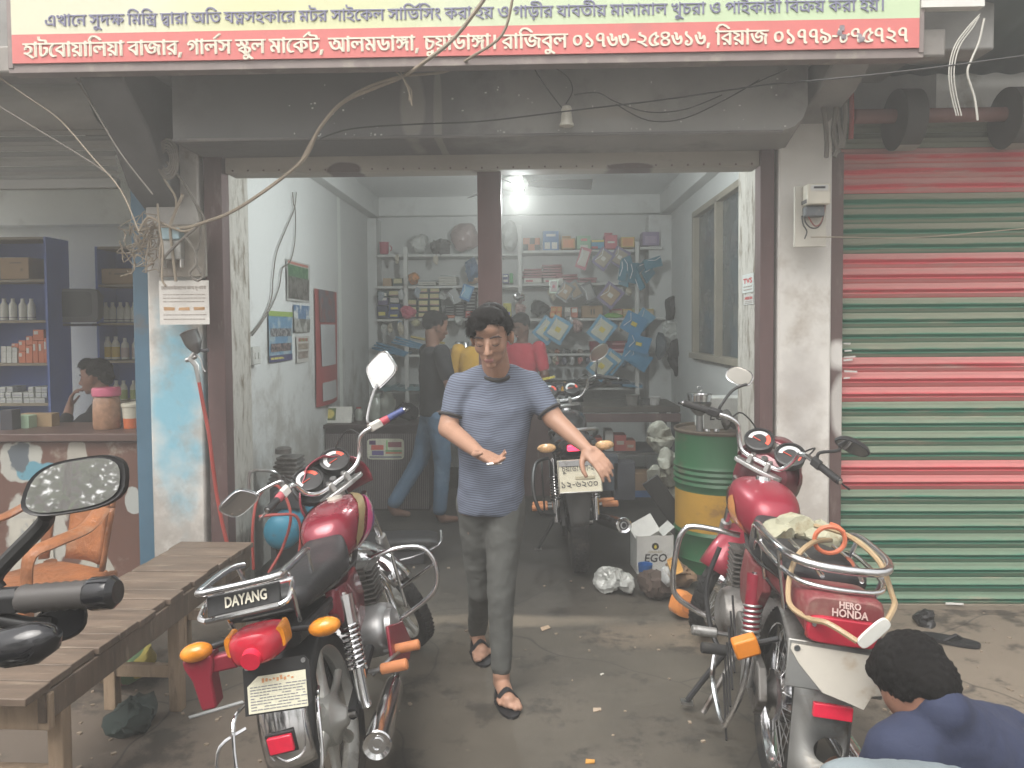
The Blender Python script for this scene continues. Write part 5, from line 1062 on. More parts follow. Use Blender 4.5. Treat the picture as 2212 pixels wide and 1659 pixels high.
    B(MB().tube(smooth_path([(-.12, -.36, .49), (-.19, -.4, .47), (-.21, -.42, .39), (-.2, -.42, .34), (-.12, -.44, .34)], 4), .006, 8), 'mudguard_rail', m_chrome)
    # crash guard on both sides
    for s in (-1, 1):
        lp = [(s * .07, .82, .62), (s * .2, .84, .63), (s * .31, .84, .6), (s * .345, .84, .5), (s * .31, .84, .4), (s * .2, .83, .34), (s * .08, .80, .3)]
        cg = B(MB().tube(smooth_path(lp, 6), .0115, 10), 'crash_guard', m_chrome)
        B(MB().tube([V((s * .16, .835, .62)), V((s * .17, .835, .36))], .009, 8), 'guard_bar', m_chrome, cg)
        B(MB().tube([V((s * .165, .835, .45)), V((s * .335, .84, .52))], .009, 8), 'guard_bar', m_chrome, cg)
    B(MB().rings([[V((x, y, z)) for y, z in ((.34, .3), (.62, .2), (.75, .22), (.66, .36), (.4, .44))] for x in (.165, .18)]), 'leg_shield', m_pnt2, bevel=.006)
    # red side rail
    B(MB().rings([superell(0, y, z, w_, h_, 18, 3) for y, w_, z, h_ in ((.05, .11, .69, .03), (-.2, .11, .71, .035), (-.33, .1, .72, .035))]), 'tail_panel', m_black)
cfg1 = dict(gs=1.18, paint=m_pnt, alloy=True, rim=mat('silver_wheel', (.55, .55, .52), .4, .75, var=.12, scale=5, dirt=((.16, .14, .12), .25, 5)), fender=m_chrome, cowl='fairing', cover=m_pnt, tail=None, rmud=m_black, rmud_a=165, tankdeco=deco1,
    grips=[(m_black, mat('pink_wrap', (.45, .1, .12), .6)), (mat('blue_wrap', (.05, .07, .2), .5, var=.5, scale=60), mat('red_wrap', (.5, .07, .1), .5))], switch=mat('white_switch', (.55, .54, .5), .45, dirt=((.3, .27, .22), .25, 20)), lever=m_alu,
    mirrors=[dict(pos=(-.435, .93, 1.175), size=(.08, .05), shape=rrect(3.5, 24, .9, -.25), rot=(8, -12, -40), shellm=m_chrome, armm=m_steel, join=(.03, .0, -.03)),
             dict(pos=(.47, .88, 1.31), size=(.086, .07), shape=rrect(4., 24, .85, .15), rot=(-22, -14, -46), join=(0, .03, -.04), shellm=m_chrome, armm=m_steel)],
    peg=m_pegr, peg2=m_pegr, extra=extra1, cap=m_silv, eng=mat('silver_engine', (.4, .4, .4), .4, .7, var=.12, dirt=((.16, .14, .13), .2, 7)), exend=(.215, -.24, .285), case=m_black)
bike('red_motorcycle', 'dark red motorcycle with chrome carrier and tall chrome handlebar leaning beside the wooden bench', -.607, 2.409, .02, -.222, .779, .917, cfg1)
# ------------------------------------------------------------ older red bike on the right
def extra3(root, B, SM):
    # wide chrome grab rail round the seat
    for z, k in ((.91, 1.), (.85, .93)):
        lp = [(-.14 * k, .12, z - .08), (-.165 * k, .0, z - .01), (-.17 * k, -.2, z), (-.15 * k, -.38, z), (-.08, -.46, z - .005), (.08, -.46, z - .005), (.15 * k, -.38, z), (.17 * k, -.2, z), (.165 * k, 0, z - .01), (.14 * k, .12, z - .08)]
        B(MB().tube(smooth_path(lp, 4), .013 if k == 1 else .008, 10), 'grab_rail', m_chrome)
    for s in (-1, 1):
        for yy in (-.05, -.34): B(MB().tube([V((s * .165, yy, .91)), V((s * .12, yy + .02, .72))], .008, 8), 'rail_strut', m_chrome)
    for xx in (-.07, .07): B(MB().tube(smooth_path([(xx, -.1, .88), (xx, -.3, .885), (xx * .8, -.44, .87)], 3), .007, 8), 'rail_slat', m_chrome)
    # boxy tail with lettering
    q = MB().rings([superell(0, y, z, w_, h_, 20, 5) for y, w_, z, h_ in ((.05, .105, .73, .04), (-.2, .12, .765, .045), (-.38, .122, .775, .05), (-.47, .115, .775, .06), (-.50, .108, .765, .062))])
    t = B(q, 'tail_cowl', m_dred, bevel=.004)
    lens = MB().rings([superell(0, y, .735, w_, h_, 20, 5) for y, w_, h_ in ((-.49, .105, .042), (-.512, .1, .038))])
    B(lens, 'tail_light', mat('faded_red_lens', (.38, .02, .04), .3, var=.12, scale=8, dirt=((.25, .1, .1), .2, 7)), t, bevel=.004)
    for xx in (-.085, .085): B(MB().cyl((xx, -.512, .75), (xx, -.517, .75), .006, seg=8), 'screw', m_steel, t)
    m_let = mat('tail_lettering', (.5, .36, .33), .5)
    latin('HERO', .026, 'tail_lettering', m_let, t, MX.Translation((.01, -.503, .812)) @ MX.Rotation(-.3, 4, 'X'), .001, .0008, width=.06)
    latin('HONDA', .03, 'tail_lettering', m_let, t, MX.Translation((.01, -.509, .79)) @ MX.Rotation(-.25, 4, 'X'), .001, .0008, width=.1)
    # number plate with torn film
    pm = MX.Translation((-.01, -.5, .625)) @ MX.Rotation(R(-9), 4, 'X')
    p_ = B(MB().box((0, 0, 0), (.27, .008, .135)).xf(pm), 'number_plate', mat('plate_steel', (.3, .3, .29), .35, .6, var=.15, dirt=((.2, .18, .15), .3, 6)), bevel=.004)
    B(MB().prism([(-.125, .055), (.13, .05), (.132, -.055), (.105, -.06), (.085, -.1), (.03, -.085), (-.03, -.07), (-.1, -.0), (-.128, .04)], .0015).xf(pm @ MX.Translation((0, -.007, 0))), 'torn_film', mat('cream_film', (.52, .49, .43), .4, var=.06, scale=7, dirt=((.4, .33, .25), .22, 8)), p_, smooth=False)
    for xx in (-.11, .11): B(MB().cyl(pm @ V((xx, -.004, .045)), pm @ V((xx, -.011, .043)), .009, seg=10), 'plate_bolt', m_steel, p_)
    # pale steel mudguard flap with reflector and hole
    m_flap = mat('bare_steel_flap', (.3, .3, .29), .5, .5, var=.15, scale=6, dirt=((.2, .17, .13), .3, 7))
    hx, hz, hr = .02, -.13, .042
    flap = MB(); n = 24
    outl = []
    for k in range(n):
        a = 2 * PI * k / n; c_, s_ = math.cos(a), math.sin(a)
        m_ = max(abs(c_) / .085, abs(s_) / .15)
        outl.append((c_ / m_, s_ / m_))
    fy = lambda x: .06 * (x / .085) ** 2
    rs = [[V((x, fy(x) * .5, z)) for x, z in outl], [V((hx * .9 + math.cos(2 * PI * k / n) * hr, .0, hz * .45 + math.sin(2 * PI * k / n) * hr * .9)) for k in range(n)]]
    fm2 = MX.Translation((-.01, -.475, .43)) @ MX.Rotation(R(-6), 4, 'X')
    flap.add(rs[0] + rs[1], [(k, (k + 1) % n, n + (k + 1) % n, n + k) for k in range(n)])
    f_ = B(flap.xf(fm2), 'mudguard_flap', m_flap, solid=.004)
    B(MB().box((.015, -.015, .06), (.11, .02, .04)).xf(fm2), 'reflector', m_redl2, f_, bevel=.003)
    # leg guards: square chrome hoop left, right
    for s in (-1, 1):
        lp = [(s * .06, .78, .66), (s * .25, .8, .67), (s * .31, .8, .64), (s * .33, .8, .55), (s * .33, .8, .4), (s * .3, .8, .33), (s * .2, .79, .28), (s * .07, .76, .24)]
        B(MB().tube(smooth_path(lp, 5), .013, 10), 'crash_guard', m_chrome)
    B(MB().tube(smooth_path([(-.16, .68, .62), (-.2, .66, .45), (-.17, .6, .28), (-.12, .5, .2)], 5), .011, 8), 'frame_tube', m_black)
    # sari guard on the left: chrome loop and slanted wires
    lp = [(-.16, .16, .62), (-.2, .12, .45), (-.21, .1, .3), (-.2, .0, .22), (-.19, -.12, .22), (-.17, -.2, .3), (-.18, -.2, .5)]
    B(MB().tube(smooth_path([(-.2, .28, .33), (-.215, .2, .24), (-.215, .0, .2), (-.21, -.08, .2)], 4), .011, 8), 'saree_guard', m_chrome)
    B(MB().tube(smooth_path([(-.16, -.1, .5), (-.165, -.12, .42), (-.18, -.12, .32), (-.21, -.1, .21)], 4), .011, 8), 'saree_guard', m_chrome)
    for k in range(6):
        z = .58 - k * .06
        B(MB().tube([V((-.185, .16, z)), V((-.2, -.1, z - .12))], .004, 6), 'guard_wire', m_black)
    # square amber indicators
    for s in (-1, 1):
        e = V((s * .19, -.24, .56))
        tu = B(MB().cyl((s * .11, -.26, .6), e, .009, seg=8), 'indicator', m_black)
        B(MB().box(e + V((s * .02, -.02, .0)), (.08, .055, .06), MX.Rotation(R(-25), 3, 'Y')), 'indicator_lens', mat('orange_lens', (.62, .2, .02), .35, var=.1, scale=12, dirt=((.4, .2, .1), .2, 9)), tu, bevel=.008)
    # hose and rags on the seat belong to the bike's owner: separate things below
    # centre stand legs
    for s in (-1, 1): B(MB().tube([V((s * .09, .42, .26)), V((s * .16 - .05, .34, .03))], .012, 8), 'centre_stand', m_engine)
def side3(B, tk): deco3(B, tk)
cfg3 = dict(fw=.085, gs=1.15, cowlm=mat('maroon_cowl', (.12, .01, .02), .3, .2, coat=.5), paint=m_pnt2, alloy=False, rim=m_chrome, fender=m_pnt2, cowl='shell', cover=m_dred, rmud=m_engine, rmud_a=150, tankdeco=side3, shock='cover', spring=m_alu, tw=.045,
    bar=[(.0, .955, .985), (.06, .955, .985), (.11, .95, 1.0), (.145, .94, 1.06), (.16, .92, 1.10), (.2, .895, 1.115), (.26, .865, 1.11), (.40, .79, 1.095)],
    grips=[(m_rubber,), (m_black,)], lever=m_black,
    mirrors=[dict(pos=(-.27, .97, 1.31), size=(.068, .042), shape=rrect(2.6, 26, .95, .1), rot=(-5, 0, 8), join=(.05, .0, -.02), shellm=m_chrome, glassm=mat('dull_mirror', (.42, .4, .36), .12, 1.)), dict(pos=(.35, .93, 1.235), size=(.075, .034), shape=rrect(2.4, 26, .9, .2), rot=(35, 8, 30), join=(-.06, .0, -.01))],
    extra=extra3, eng=m_engine, eng2=m_engine, peg=m_alu, peg2=m_rubber, mufm=m_chrome, stand=True, case=m_engine, exend=(.2, -.3, .2))
root3, B3, S3 = bike('old_red_motorcycle', 'old red motorcycle with square chrome leg guard and torn cream number plate being repaired', .80, 2.56, -.09, .11, -.671, .946, cfg3)
# ------------------------------------------------------------ black bike inside
def extra2(root, B, SM):
    q = MB().rings([superell(0, y, z, w_, h_, 20, 3) for y, w_, z, h_ in ((.0, .13, .76, .04), (-.2, .14, .80, .05), (-.38, .12, .845, .05), (-.46, .09, .86, .035))])
    t = B(q, 'tail_cowl', m_bpnt)
    B(MB().box((0, -.465, .845), (.1, .02, .035)), 'tail_light', mat('lit_tail_lamp', (1., .03, .08), .3, emit=1.6), t, bevel=.008)
    m_ind = mat('clear_amber_lens', (.7, .42, .2), .15, var=.4, scale=40, coat=.5)
    for s in (-1, 1):
        tu = B(MB().cyl((s * .08, -.38, .84), (s * .12, -.4, .84), .01, seg=8), 'indicator', m_black)
        B(MB().ell((s * .165, -.42, .845), (.055, .03, .028), 14), 'indicator_lens', m_ind, tu)
    B(MB().tube(smooth_path([(-.13, -.1, .86), (-.13, -.35, .93), (0, -.43, .94), (.13, -.35, .93), (.13, -.1, .86)], 4), .012, 8), 'grab_rail', m_steel)
    pm = MX.Translation((.01, -.50, .69)) @ MX.Rotation(R(-12), 4, 'X')
    p_ = B(MB().box((0, 0, 0), (.245, .008, .185)).xf(pm), 'number_plate', m_white_p, bevel=.003)
    B(MB().box((0, -.006, .073), (.225, .006, .03)).xf(pm), 'plate_clip', m_steel, p_)
    B(MB().box((.03, -.007, -.01), (.11, .004, .018)).xf(pm), 'plate_scrape', mat('tan_patch', (.45, .4, .28), .6), p_, bevel=.002)
    B(MB().tube([pm @ V(q) for q in ((-.118, -.006, -.088), (.118, -.006, -.088), (.118, -.006, .088), (-.118, -.006, .088))], .003, 6, closed=True), 'plate_rim', m_steel, p_)
    bangla('c', -.1, .09, .028, .03, 'plate_lettering', m_ink2, p_, pm @ MX.Translation((0, -.0055, 0)), 0)
    bangla('d', -.112, .108, -.062, .034, 'plate_lettering', m_ink2, p_, pm @ MX.Translation((0, -.0055, 0)), 0)
    g_ = MB(); rs = []
    for i in range(7):
        t_ = i / 6; rs.append([V((k * (.075 - .025 * t_), -.47 + .02 * k * k + .06 * t_, .6 - .22 * t_)) for k in (-1, -.5, 0, .5, 1)])
    g_.sheet(rs)
    B(g_, 'mudguard_flap', mat('grey_flap', (.09, .09, .09), .5), solid=.005)
    # rag lying over the tank and pannier guard
    B(MB().tube(smooth_path([(-.16, .1, .7), (-.24, .0, .68), (-.26, -.15, .55), (-.22, -.2, .42), (-.14, -.1, .38)], 5), .012, 8), 'saree_guard', m_black)
    B(MB().box((-.2, -.05, .56), (.012, .28, .26)), 'saree_guard_plate', m_black, bevel=.02)

cfg2 = dict(paint=m_bpnt, alloy=True, rim=m_bpnt, fender=m_bpnt, cowl='shell', cover=m_bpnt, rmud=m_black, rmud_a=150, tw=.055,
    grips=[(m_black,), (m_black,)], lever=m_black, bar=[(.0, .955, .985), (.06, .955, .985), (.13, .95, 1.0), (.18, .94, 1.06), (.2, .92, 1.12), (.24, .885, 1.14), (.28, .87, 1.13), (.39, .79, 1.11)],
    mirrors=[None, dict(pos=(.30, .93, 1.31), size=(.082, .05), shape=rrect(2.6, 26, .85, .25), rot=(10, -22, -5), join=(-.03, .02, -.05), shellm=m_chrome, glassm=mat('dull_mirror', (.42, .4, .36), .12, 1.))],
    extra=extra2, eng=m_engine, eng2=m_engine, peg=m_pegr, mufm=m_bpnt, exend=(.27, -.25, .33), case=m_black, stand=True)
bike('black_motorcycle', 'black motorcycle with white number plate standing inside the workshop', .281, 4.8, 0, -.055, .12, 1.0, cfg2)
# ------------------------------------------------------------ bike at the left edge, mostly outside the picture
cfg4 = dict(gr=1.5, paint=m_gblk, alloy=True, rim=m_black, fender=m_gblk, cowl='shell', cover=m_gblk, rmud=m_black, rmud_a=165, grips=[(mat('grey_rubber', (.07, .065, .062), .5, var=.2),)] * 2, lever=m_black, barend=m_gblk, barm=m_black, tail=m_gblk,
    bar=[(.0, .955, .985), (.06, .955, .985), (.13, .95, 1.0), (.18, .94, 1.04), (.2, .92, 1.06), (.25, .89, 1.03), (.29, .87, 1.035), (.43, .81, 1.04)],
    mirrors=[dict(pos=(-.40, .9, 1.24), size=(.085, .045), shape=rrect(2.8, 28, .85, .1), rot=(5, 0, 12), join=(.06, .01, -.03)), dict(armr=.014, pos=(.425, .80, 1.235), size=(.092, .0455), shape=rrect(2.9, 30, .85, .12), rot=(-14, -5, -16), join=(-.05, .01, -.04))],
    case=m_black, extra=None)
g0 = at(150, 1285, 1.27)
r4, B4, S4 = bike('parked_motorcycle', 'black handlebar grip and round edged mirror of a motorcycle cut off by the left edge', g0.x - .375 * math.cos(.35) + .8 * math.sin(.35), 1.27 - .8 * math.cos(.35) - .375 * math.sin(.35), .35, -.03, .05, 1.0, cfg4)

L4 = r4.matrix_world.inverted()
def q4(px, py, Y): return L4 @ at(px, py, Y)
MB().tube([q4(-60, 1400, 1.2), q4(20, 1398, 1.2), q4(75, 1388, 1.2), q4(110, 1375, 1.2), q4(125, 1365, 1.2)], [.018, .032, .034, .024, .01], 18).build('lever_shroud', m_gblk, r4)
MB().rings([[q4(130 + x * 60, 1345 + z * 42 - x * 16, 1.32 + y) for x, z in rrect(2.6, 20)] for y in (0, .03)]).build('front_indicator', m_gblk, r4, bevel=.006)
MB().tube([q4(-40, 1330, 1.3), q4(60, 1350, 1.31), q4(110, 1350, 1.32)], .014, 10).build('indicator_stalk', m_black, r4)
# ================================================================ PEOPLE
m_skin = mat('skin_warm', (.36, .205, .14), .5, var=.07, scale=14)
m_skin2 = mat('skin_dark', (.15, .075, .05), .5, var=.08, scale=14)
m_skin3 = mat('skin_brown', (.24, .12, .08), .5, var=.08, scale=14)
m_hair = mat('black_hair', (.007, .006, .006), .7, var=.4, scale=60, bump=.5, stretch=(3, 3, .6), spec=.22)
m_lip = mat('lip', (.38, .16, .14), .45)
m_brow = mat('brow', (.035, .02, .016), .7)
def blob(mb, prims):
    for p in prims:
        if p[0] == 'e': mb.ell(p[1], p[2], 20, Euler([R(q) for q in p[3]]).to_matrix() if len(p) > 3 else None)
        elif p[0] == 'c':
            a, b = V(p[1]), V(p[3])
            mb.tube([a, b], [p[2], p[4]], 16); mb.ell(a, (p[2],) * 3, 16); mb.ell(b, (p[4],) * 3, 16)
        elif p[0] == 'r':       # torso-like loft: list of (centre, rx, ry, yaw)
            rs = []
            for c_, rx_, ry_, yw in p[1]:
                c_ = V(c_)
                rs.append([c_ + MX.Rotation(yw, 3, 'Z') @ V((rx_ * math.copysign(abs(math.cos(a)) ** .8, math.cos(a)), ry_ * math.copysign(abs(math.sin(a)) ** .9, math.sin(a)), 0)) for a in [2 * PI * k / 24 for k in range(24)]])
            mb.rings(rs)
        elif p[0] == 't':       # limb path with radii
            mb.tube(smooth_path(p[1], 3) if len(p[1]) > 2 else p[1], [V((r, 0, 0)).x for r in lerp_list(p[2], len(smooth_path(p[1], 3)) if len(p[1]) > 2 else 2)], 16)
    return mb
def lerp_list(v, n):
    o = []
    for i in range(n):
        t = i / (n - 1) * (len(v) - 1); k = min(int(t), len(v) - 2); o.append(v[k] + (v[k + 1] - v[k]) * (t - k))
    return o
_TX = {}
def flesh(name, prims, m, parent, vox=.01, sm=6, disp=0., dsc=.05, fold=None):
    o = blob(MB(), prims).build(name, m, parent, smooth=True, angle=180)
    r = o.modifiers.new('remesh', 'REMESH'); r.mode = 'VOXEL'; r.voxel_size = vox; r.use_smooth_shade = True
    if sm:
        s = o.modifiers.new('smooth', 'SMOOTH'); s.iterations = sm; s.factor = .5
    if disp:
        t = bpy.data.textures.new('cloud', 'CLOUDS'); t.noise_scale = dsc; t.noise_depth = 2
        d = o.modifiers.new('displace', 'DISPLACE'); d.texture = t; d.strength = disp; d.mid_level = .5; d.texture_coords = 'LOCAL'
    return o
def xp(prims, M):
    """transform primitives by M (rotation + translation)"""
    out = []; e = M.to_euler(); R3 = M.to_3x3()
    for p in prims:
        if p[0] == 'e':
            r0 = Euler([R(q) for q in p[3]]).to_matrix() if len(p) > 3 else MX.Identity(3)
            ee = (R3 @ r0).to_euler(); out.append(('e', M @ V(p[1]), p[2], tuple(math.degrees(q) for q in ee)))
        elif p[0] == 'c': out.append(('c', M @ V(p[1]), p[2], M @ V(p[3]), p[4]))
    return out
HEADP = [('e', (0, .022, .036), (.073, .09, .083)), ('e', (0, -.012, -.015), (.067, .074, .083)), ('e', (0, -.024, -.064), (.051, .052, .042)), ('e', (0, -.056, -.096), (.021, .018, .016)),
    ('e', (.034, -.044, -.028), (.027, .02, .03)), ('e', (-.034, -.044, -.028), (.027, .02, .03)), ('e', (.027, -.062, .018), (.028, .013, .011)), ('e', (-.027, -.062, .018), (.028, .013, .011)), ('e', (0, -.06, .045), (.05, .022, .032)),
    ('c', (0, -.076, .006), .0075, (0, -.099, -.034), .0125), ('e', (.012, -.088, -.039), (.009, .01, .0075)), ('e', (-.012, -.088, -.039), (.009, .01, .0075)),
    ('e', (0, -.0795, -.062), (.022, .01, .0055)), ('e', (0, -.077, -.0715), (.018, .01, .0065)),
    ('e', (.074, .01, -.012), (.009, .019, .032), (0, 8, 12)), ('e', (-.074, .01, -.012), (.009, .019, .032), (0, -8, -12)), ('e', (.029, -.068, .0), (.0165, .0125, .0115)), ('e', (-.029, -.068, .0), (.0165, .0125, .0115))]
def face_parts(body, M, skin, brow=True):
    for s in (-1, 1):
        P_ = lambda x, y, z: M @ V((s * x, y, z))
        MB().tube([P_(.046, -.071, -.004), P_(.038, -.0795, -.0085), P_(.029, -.0825, -.0095), P_(.02, -.0795, -.008), P_(.014, -.0745, -.004)], [.0008, .0017, .002, .0016, .0008], 6).build('eyelash', m_brow, body)
        if brow: MB().tube([P_(.053, -.064, .016), P_(.043, -.076, .025), P_(.028, -.0815, .026), P_(.012, -.0805, .02)], [.0015, .0045, .005, .003], 6).build('eyebrow', m_brow, body)
    MB().ell(M @ V((0, -.0835, -.0635)), (.019, .0058, .0042), 12, M.to_3x3()).build('lip', m_lip, body)
    MB().ell(M @ V((0, -.0815, -.0705)), (.016, .006, .0048), 12, M.to_3x3()).build('lip', m_lip, body)
def fingers(wrist, dr, nrm, side_thumb, size=1., curl=(25, 35, 25), spread=5, thumb=35, lens=None, each=None):
    """palm and five fingers; nrm points out of the palm, side_thumb towards the thumb"""
    W = V(wrist); d = V(dr).normalized(); n = V(nrm); n = (n - d * n.dot(d)).normalized(); s = V(side_thumb); s = (s - d * s.dot(d) - n * s.dot(n)).normalized()
    k = size; pr = []
    pr.append(('c', W, .021 * k, W + d * .03 * k, .024 * k))
    for j, o_ in enumerate((.027, .009, -.009, -.026)):
        b0 = W + d * .03 * k + s * o_ * .75 * k; b1 = W + d * (.083 - .004 * abs(j - 1)) * k + s * o_ * k
        pr.append(('c', b0, .0155 * k, b1, .0118 * k))
        L_ = (.041, .046, .042, .033)[j]
        cu = each[j] if each else curl
        a = R(cu[0]); p = b1; ds = (d + s * math.tan(R(spread)) * (1.5 - j) * .7).normalized()
        rad = (.0098, .01, .0095, .0085)[j] * k
        for q, l_ in enumerate((L_, L_ * .62, L_ * .5)):
            v_ = ds * math.cos(a) + n * math.sin(a); e_ = p + v_ * l_ * k
            pr.append(('c', p, rad, e_, rad * .9)); p = e_; rad *= .9
            a += R(cu[min(q + 1, 2)])
    t0 = W + d * .02 * k + s * .02 * k + n * .006 * k
    t1 = t0 + (d * .55 + s * .8 + n * .25).normalized() * .042 * k
    t2 = t1 + (d * math.cos(R(thumb)) + s * math.sin(R(thumb)) + n * .4).normalized() * .032 * k
    t3 = t2 + (d + n * .5 + s * .1).normalized() * .024 * k
    pr += [('c', t0, .0155 * k, t1, .0125 * k), ('c', t1, .0118 * k, t2, .0105 * k), ('c', t2, .0103 * k, t3, .009 * k)]
    return pr
def hairdo(parent, M, prims, vox=.007, disp=.008, ns=2600):
    h = flesh('hair', xp(prims, M), m_hair, parent, vox, 2, disp, .012)
    q = MB(); R3 = M.to_3x3().normalized()
    for i in range(ns):
        p = random.choice(prims); u = V((random.gauss(0, 1), random.gauss(0, 1), random.gauss(0, 1))).normalized()
        rt = Euler([R(k) for k in p[3]]).to_matrix() if len(p) > 3 else MX.Identity(3)
        c_ = V(p[1]) + rt @ V((u.x * p[2][0], u.y * p[2][1], u.z * p[2][2])) * .99
        if any(((rt_i @ (c_ - V(o[1]))).x / o[2][0]) ** 2 + ((rt_i @ (c_ - V(o[1]))).y / o[2][1]) ** 2 + ((rt_i @ (c_ - V(o[1]))).z / o[2][2]) ** 2 < .9 for o in prims if o is not p for rt_i in (MX.Identity(3),)): continue
        cr_ = V((.0, .03, .13)); d = (c_ - cr_); n_ = rt @ u; d = (d - n_ * d.dot(n_)).normalized() * .75 + n_ * random.uniform(.1, .5) + V((random.gauss(0, .25), random.gauss(0, .25), random.gauss(0, .2)))
        d.normalize(); l_ = random.uniform(.012, .03); w_ = d.cross(n_).normalized() * .0011
        q.add([M @ (c_ - w_), M @ (c_ + w_), M @ (c_ + d * l_ - n_ * l_ * .15)], [(0, 1, 2)])
    if q.v: q.build('hair_strands', m_hair, h, smooth=False)['kind'] = 'stuff'
    return h
HAIR1 = [('e', (0, .03, .048), (.08, .09, .08)), ('e', (.0, -.03, .092), (.068, .058, .04), (-12, 0, 0)), ('e', (-.03, -.064, .074), (.046, .024, .028), (0, 26, 0)), ('e', (-.06, -.045, .05), (.022, .03, .036)), ('e', (.03, -.05, .09), (.045, .03, .028), (0, 10, 0)), ('e', (0, .075, .0), (.066, .045, .06)), ('e', (.068, .02, .04), (.014, .04, .035)), ('e', (-.068, .02, .04), (.014, .045, .04)), ('e', (-.067, -.02, .05), (.014, .025, .03))]
HAIR2 = [('e', (0, .03, .045), (.078, .093, .08)), ('e', (0, -.02, .08), (.062, .06, .034)), ('e', (0, .07, .01), (.064, .045, .05)), ('e', (.068, .02, .03), (.012, .04, .03)), ('e', (-.068, .02, .03), (.012, .04, .03))]
# striped jersey
def stripe_mat(name, dark, light, per):
    m = mat(name, light, .85, var=.05, scale=8)
    def fn(N, L, co):
        sp = N.new('ShaderNodeSeparateXYZ'); L(co, sp.inputs[0])
        nz = N.new('ShaderNodeTexNoise'); nz.inputs['Scale'].default_value = 5; nz.inputs['Detail'].default_value = 2; L(co, nz.inputs['Vector'])
        a = N.new('ShaderNodeMath'); a.operation = 'MULTIPLY_ADD'; L(nz.outputs['Fac'], a.inputs[0]); a.inputs[1].default_value = .03; L(sp.outputs['Z'], a.inputs[2])
        ab = N.new('ShaderNodeMath'); ab.operation = 'ABSOLUTE'; L(sp.outputs['X'], ab.inputs[0])
        b = N.new('ShaderNodeMath'); b.operation = 'MULTIPLY_ADD'; L(ab.outputs[0], b.inputs[0]); b.inputs[1].default_value = -.12; L(a.outputs[0], b.inputs[2])
        c = N.new('ShaderNodeMath'); c.operation = 'MULTIPLY'; L(b.outputs[0], c.inputs[0]); c.inputs[1].default_value = 2 * PI / per
        s = N.new('ShaderNodeMath'); s.operation = 'SINE'; L(c.outputs[0], s.inputs[0])
        r = N.new('ShaderNodeMapRange'); L(s.outputs[0], r.inputs['Value']); r.inputs['From Min'].default_value = .1; r.inputs['From Max'].default_value = .5
        return r.outputs[0]
    overlay(m, dark, fn)
    return m
m_tee = stripe_mat('striped_jersey', (.058, .07, .105), (.145, .168, .22), .0098)
m_trim = mat('charcoal_trim', (.04, .037, .036), .85)
m_trou = mat('grey_trousers', (.085, .088, .082), .85, var=.15, scale=2.5, bump=.7)
m_sandal = mat('black_sandal', (.012, .012, .014), .6)
# ---- the walking boy
YB0 = 3.26
bo = at(1060, 1400, YB0)
boy = thing('person', 'person in a blue and grey striped t-shirt and grey trousers walking out of the workshop', 'person', (bo.x, YB0, 0))
def J(px, py, Y): p = at(px, py, Y); return V((p.x - bo.x, p.y - YB0, p.z))
hd_c = J(1061, 726, 3.17)
HM = MX.Translation(hd_c) @ MX.Rotation(R(-8), 4, 'Z') @ MX.Rotation(R(20), 4, 'X') @ MX.Rotation(R(-2), 4, 'Y') @ MX.Scale(1.09, 4)
nb = J(1076, 806, 3.28); 
shR, shL = J(992, 832, 3.27), J(1146, 828, 3.28)
elR, wrR = J(968, 925, 3.22), J(1033, 977, 2.98)
elL, wrL = J(1197, 905, 3.22), J(1264, 966, 3.1)
pel = J(1062, 1075, 3.27)
hpR, hpL = J(1030, 1100, 3.28), J(1092, 1100, 3.27)
knL, anL = J(1082, 1280, 3.18), J(1083, 1456, 3.14)
knR, anR = J(1040, 1275, 3.36), J(1030, 1372, 3.62)
toL = J(1104, 1506, 2.97); toL.z = .03
heL = J(1083, 1480, 3.16); heL.z = .045
toR = J(1045, 1400, 3.42); toR.z = .03
heR = J(1030, 1395, 3.62); heR.z = .07
hL = fingers(wrL, J(1300, 1000, 3.04) - wrL, V((-.1, .75, -.6)), V((-.2, -.6, -.6)), 1.0, (12, 22, 18), 6, 30)
hR = fingers(wrR, J(1072, 996, 2.9) - wrR, V((.1, -.25, .95)), V((.2, -1, -.3)), 1.0, (20, 45, 30), 3, 8, each=[(4, 16, 10), (8, 20, 12), (14, 26, 16), (20, 30, 20)])
body = [('r', [(pel + V((0, 0, -.06)), .14, .1, 0), (pel + V((0, 0, .1)), .135, .095, 0), (J(1066, 960, 3.27), .12, .085, 0), (J(1070, 870, 3.29), .145, .08, 0), (J(1074, 832, 3.29), .13, .065, 0), (J(1075, 812, 3.29), .07, .06, 0)]),
    ('c', nb + V((0, .01, -.03)), .062, hd_c + V((.005, .04, -.05)), .056),
    ('c', shR, .045, elR, .044), ('c', elR, .042, wrR.lerp(elR, .3), .033), ('c', wrR.lerp(elR, .3), .033, wrR, .025),
    ('c', shL, .045, elL, .044), ('c', elL, .042, wrL.lerp(elL, .3), .033), ('c', wrL.lerp(elL, .3), .033, wrL, .025),
    ('c', hpR, .08, knR, .052), ('c', knR, .05, anR, .034), ('c', hpL, .08, knL, .052), ('c', knL, .05, anL, .034),
    ('c', anL, .036, heL, .036), ('c', heL, .034, toL.lerp(heL, .25), .03), ('c', anR, .036, heR, .034), ('c', heR, .034, toR.lerp(heR, .25), .03)]
for t_, h_, k in ((toL, heL, 1), (toR, heR, -1)):
    d = (t_ - h_).normalized(); s_ = d.cross(V((0, 0, 1))).normalized() * k
    for i in range(5):
        b_ = h_.lerp(t_, .78 - .05 * abs(i - 1)) + s_ * (-.034 + i * .017) + V((0, 0, -.006)); body.append(('c', b_, .013, b_ + d * (.05 - .006 * i), .011 if i else .0135))
body += xp(HEADP, HM) + hL + hR
bs = flesh('body', body, m_skin, boy, .0052, 5)
face_parts(bs, HM, m_skin)
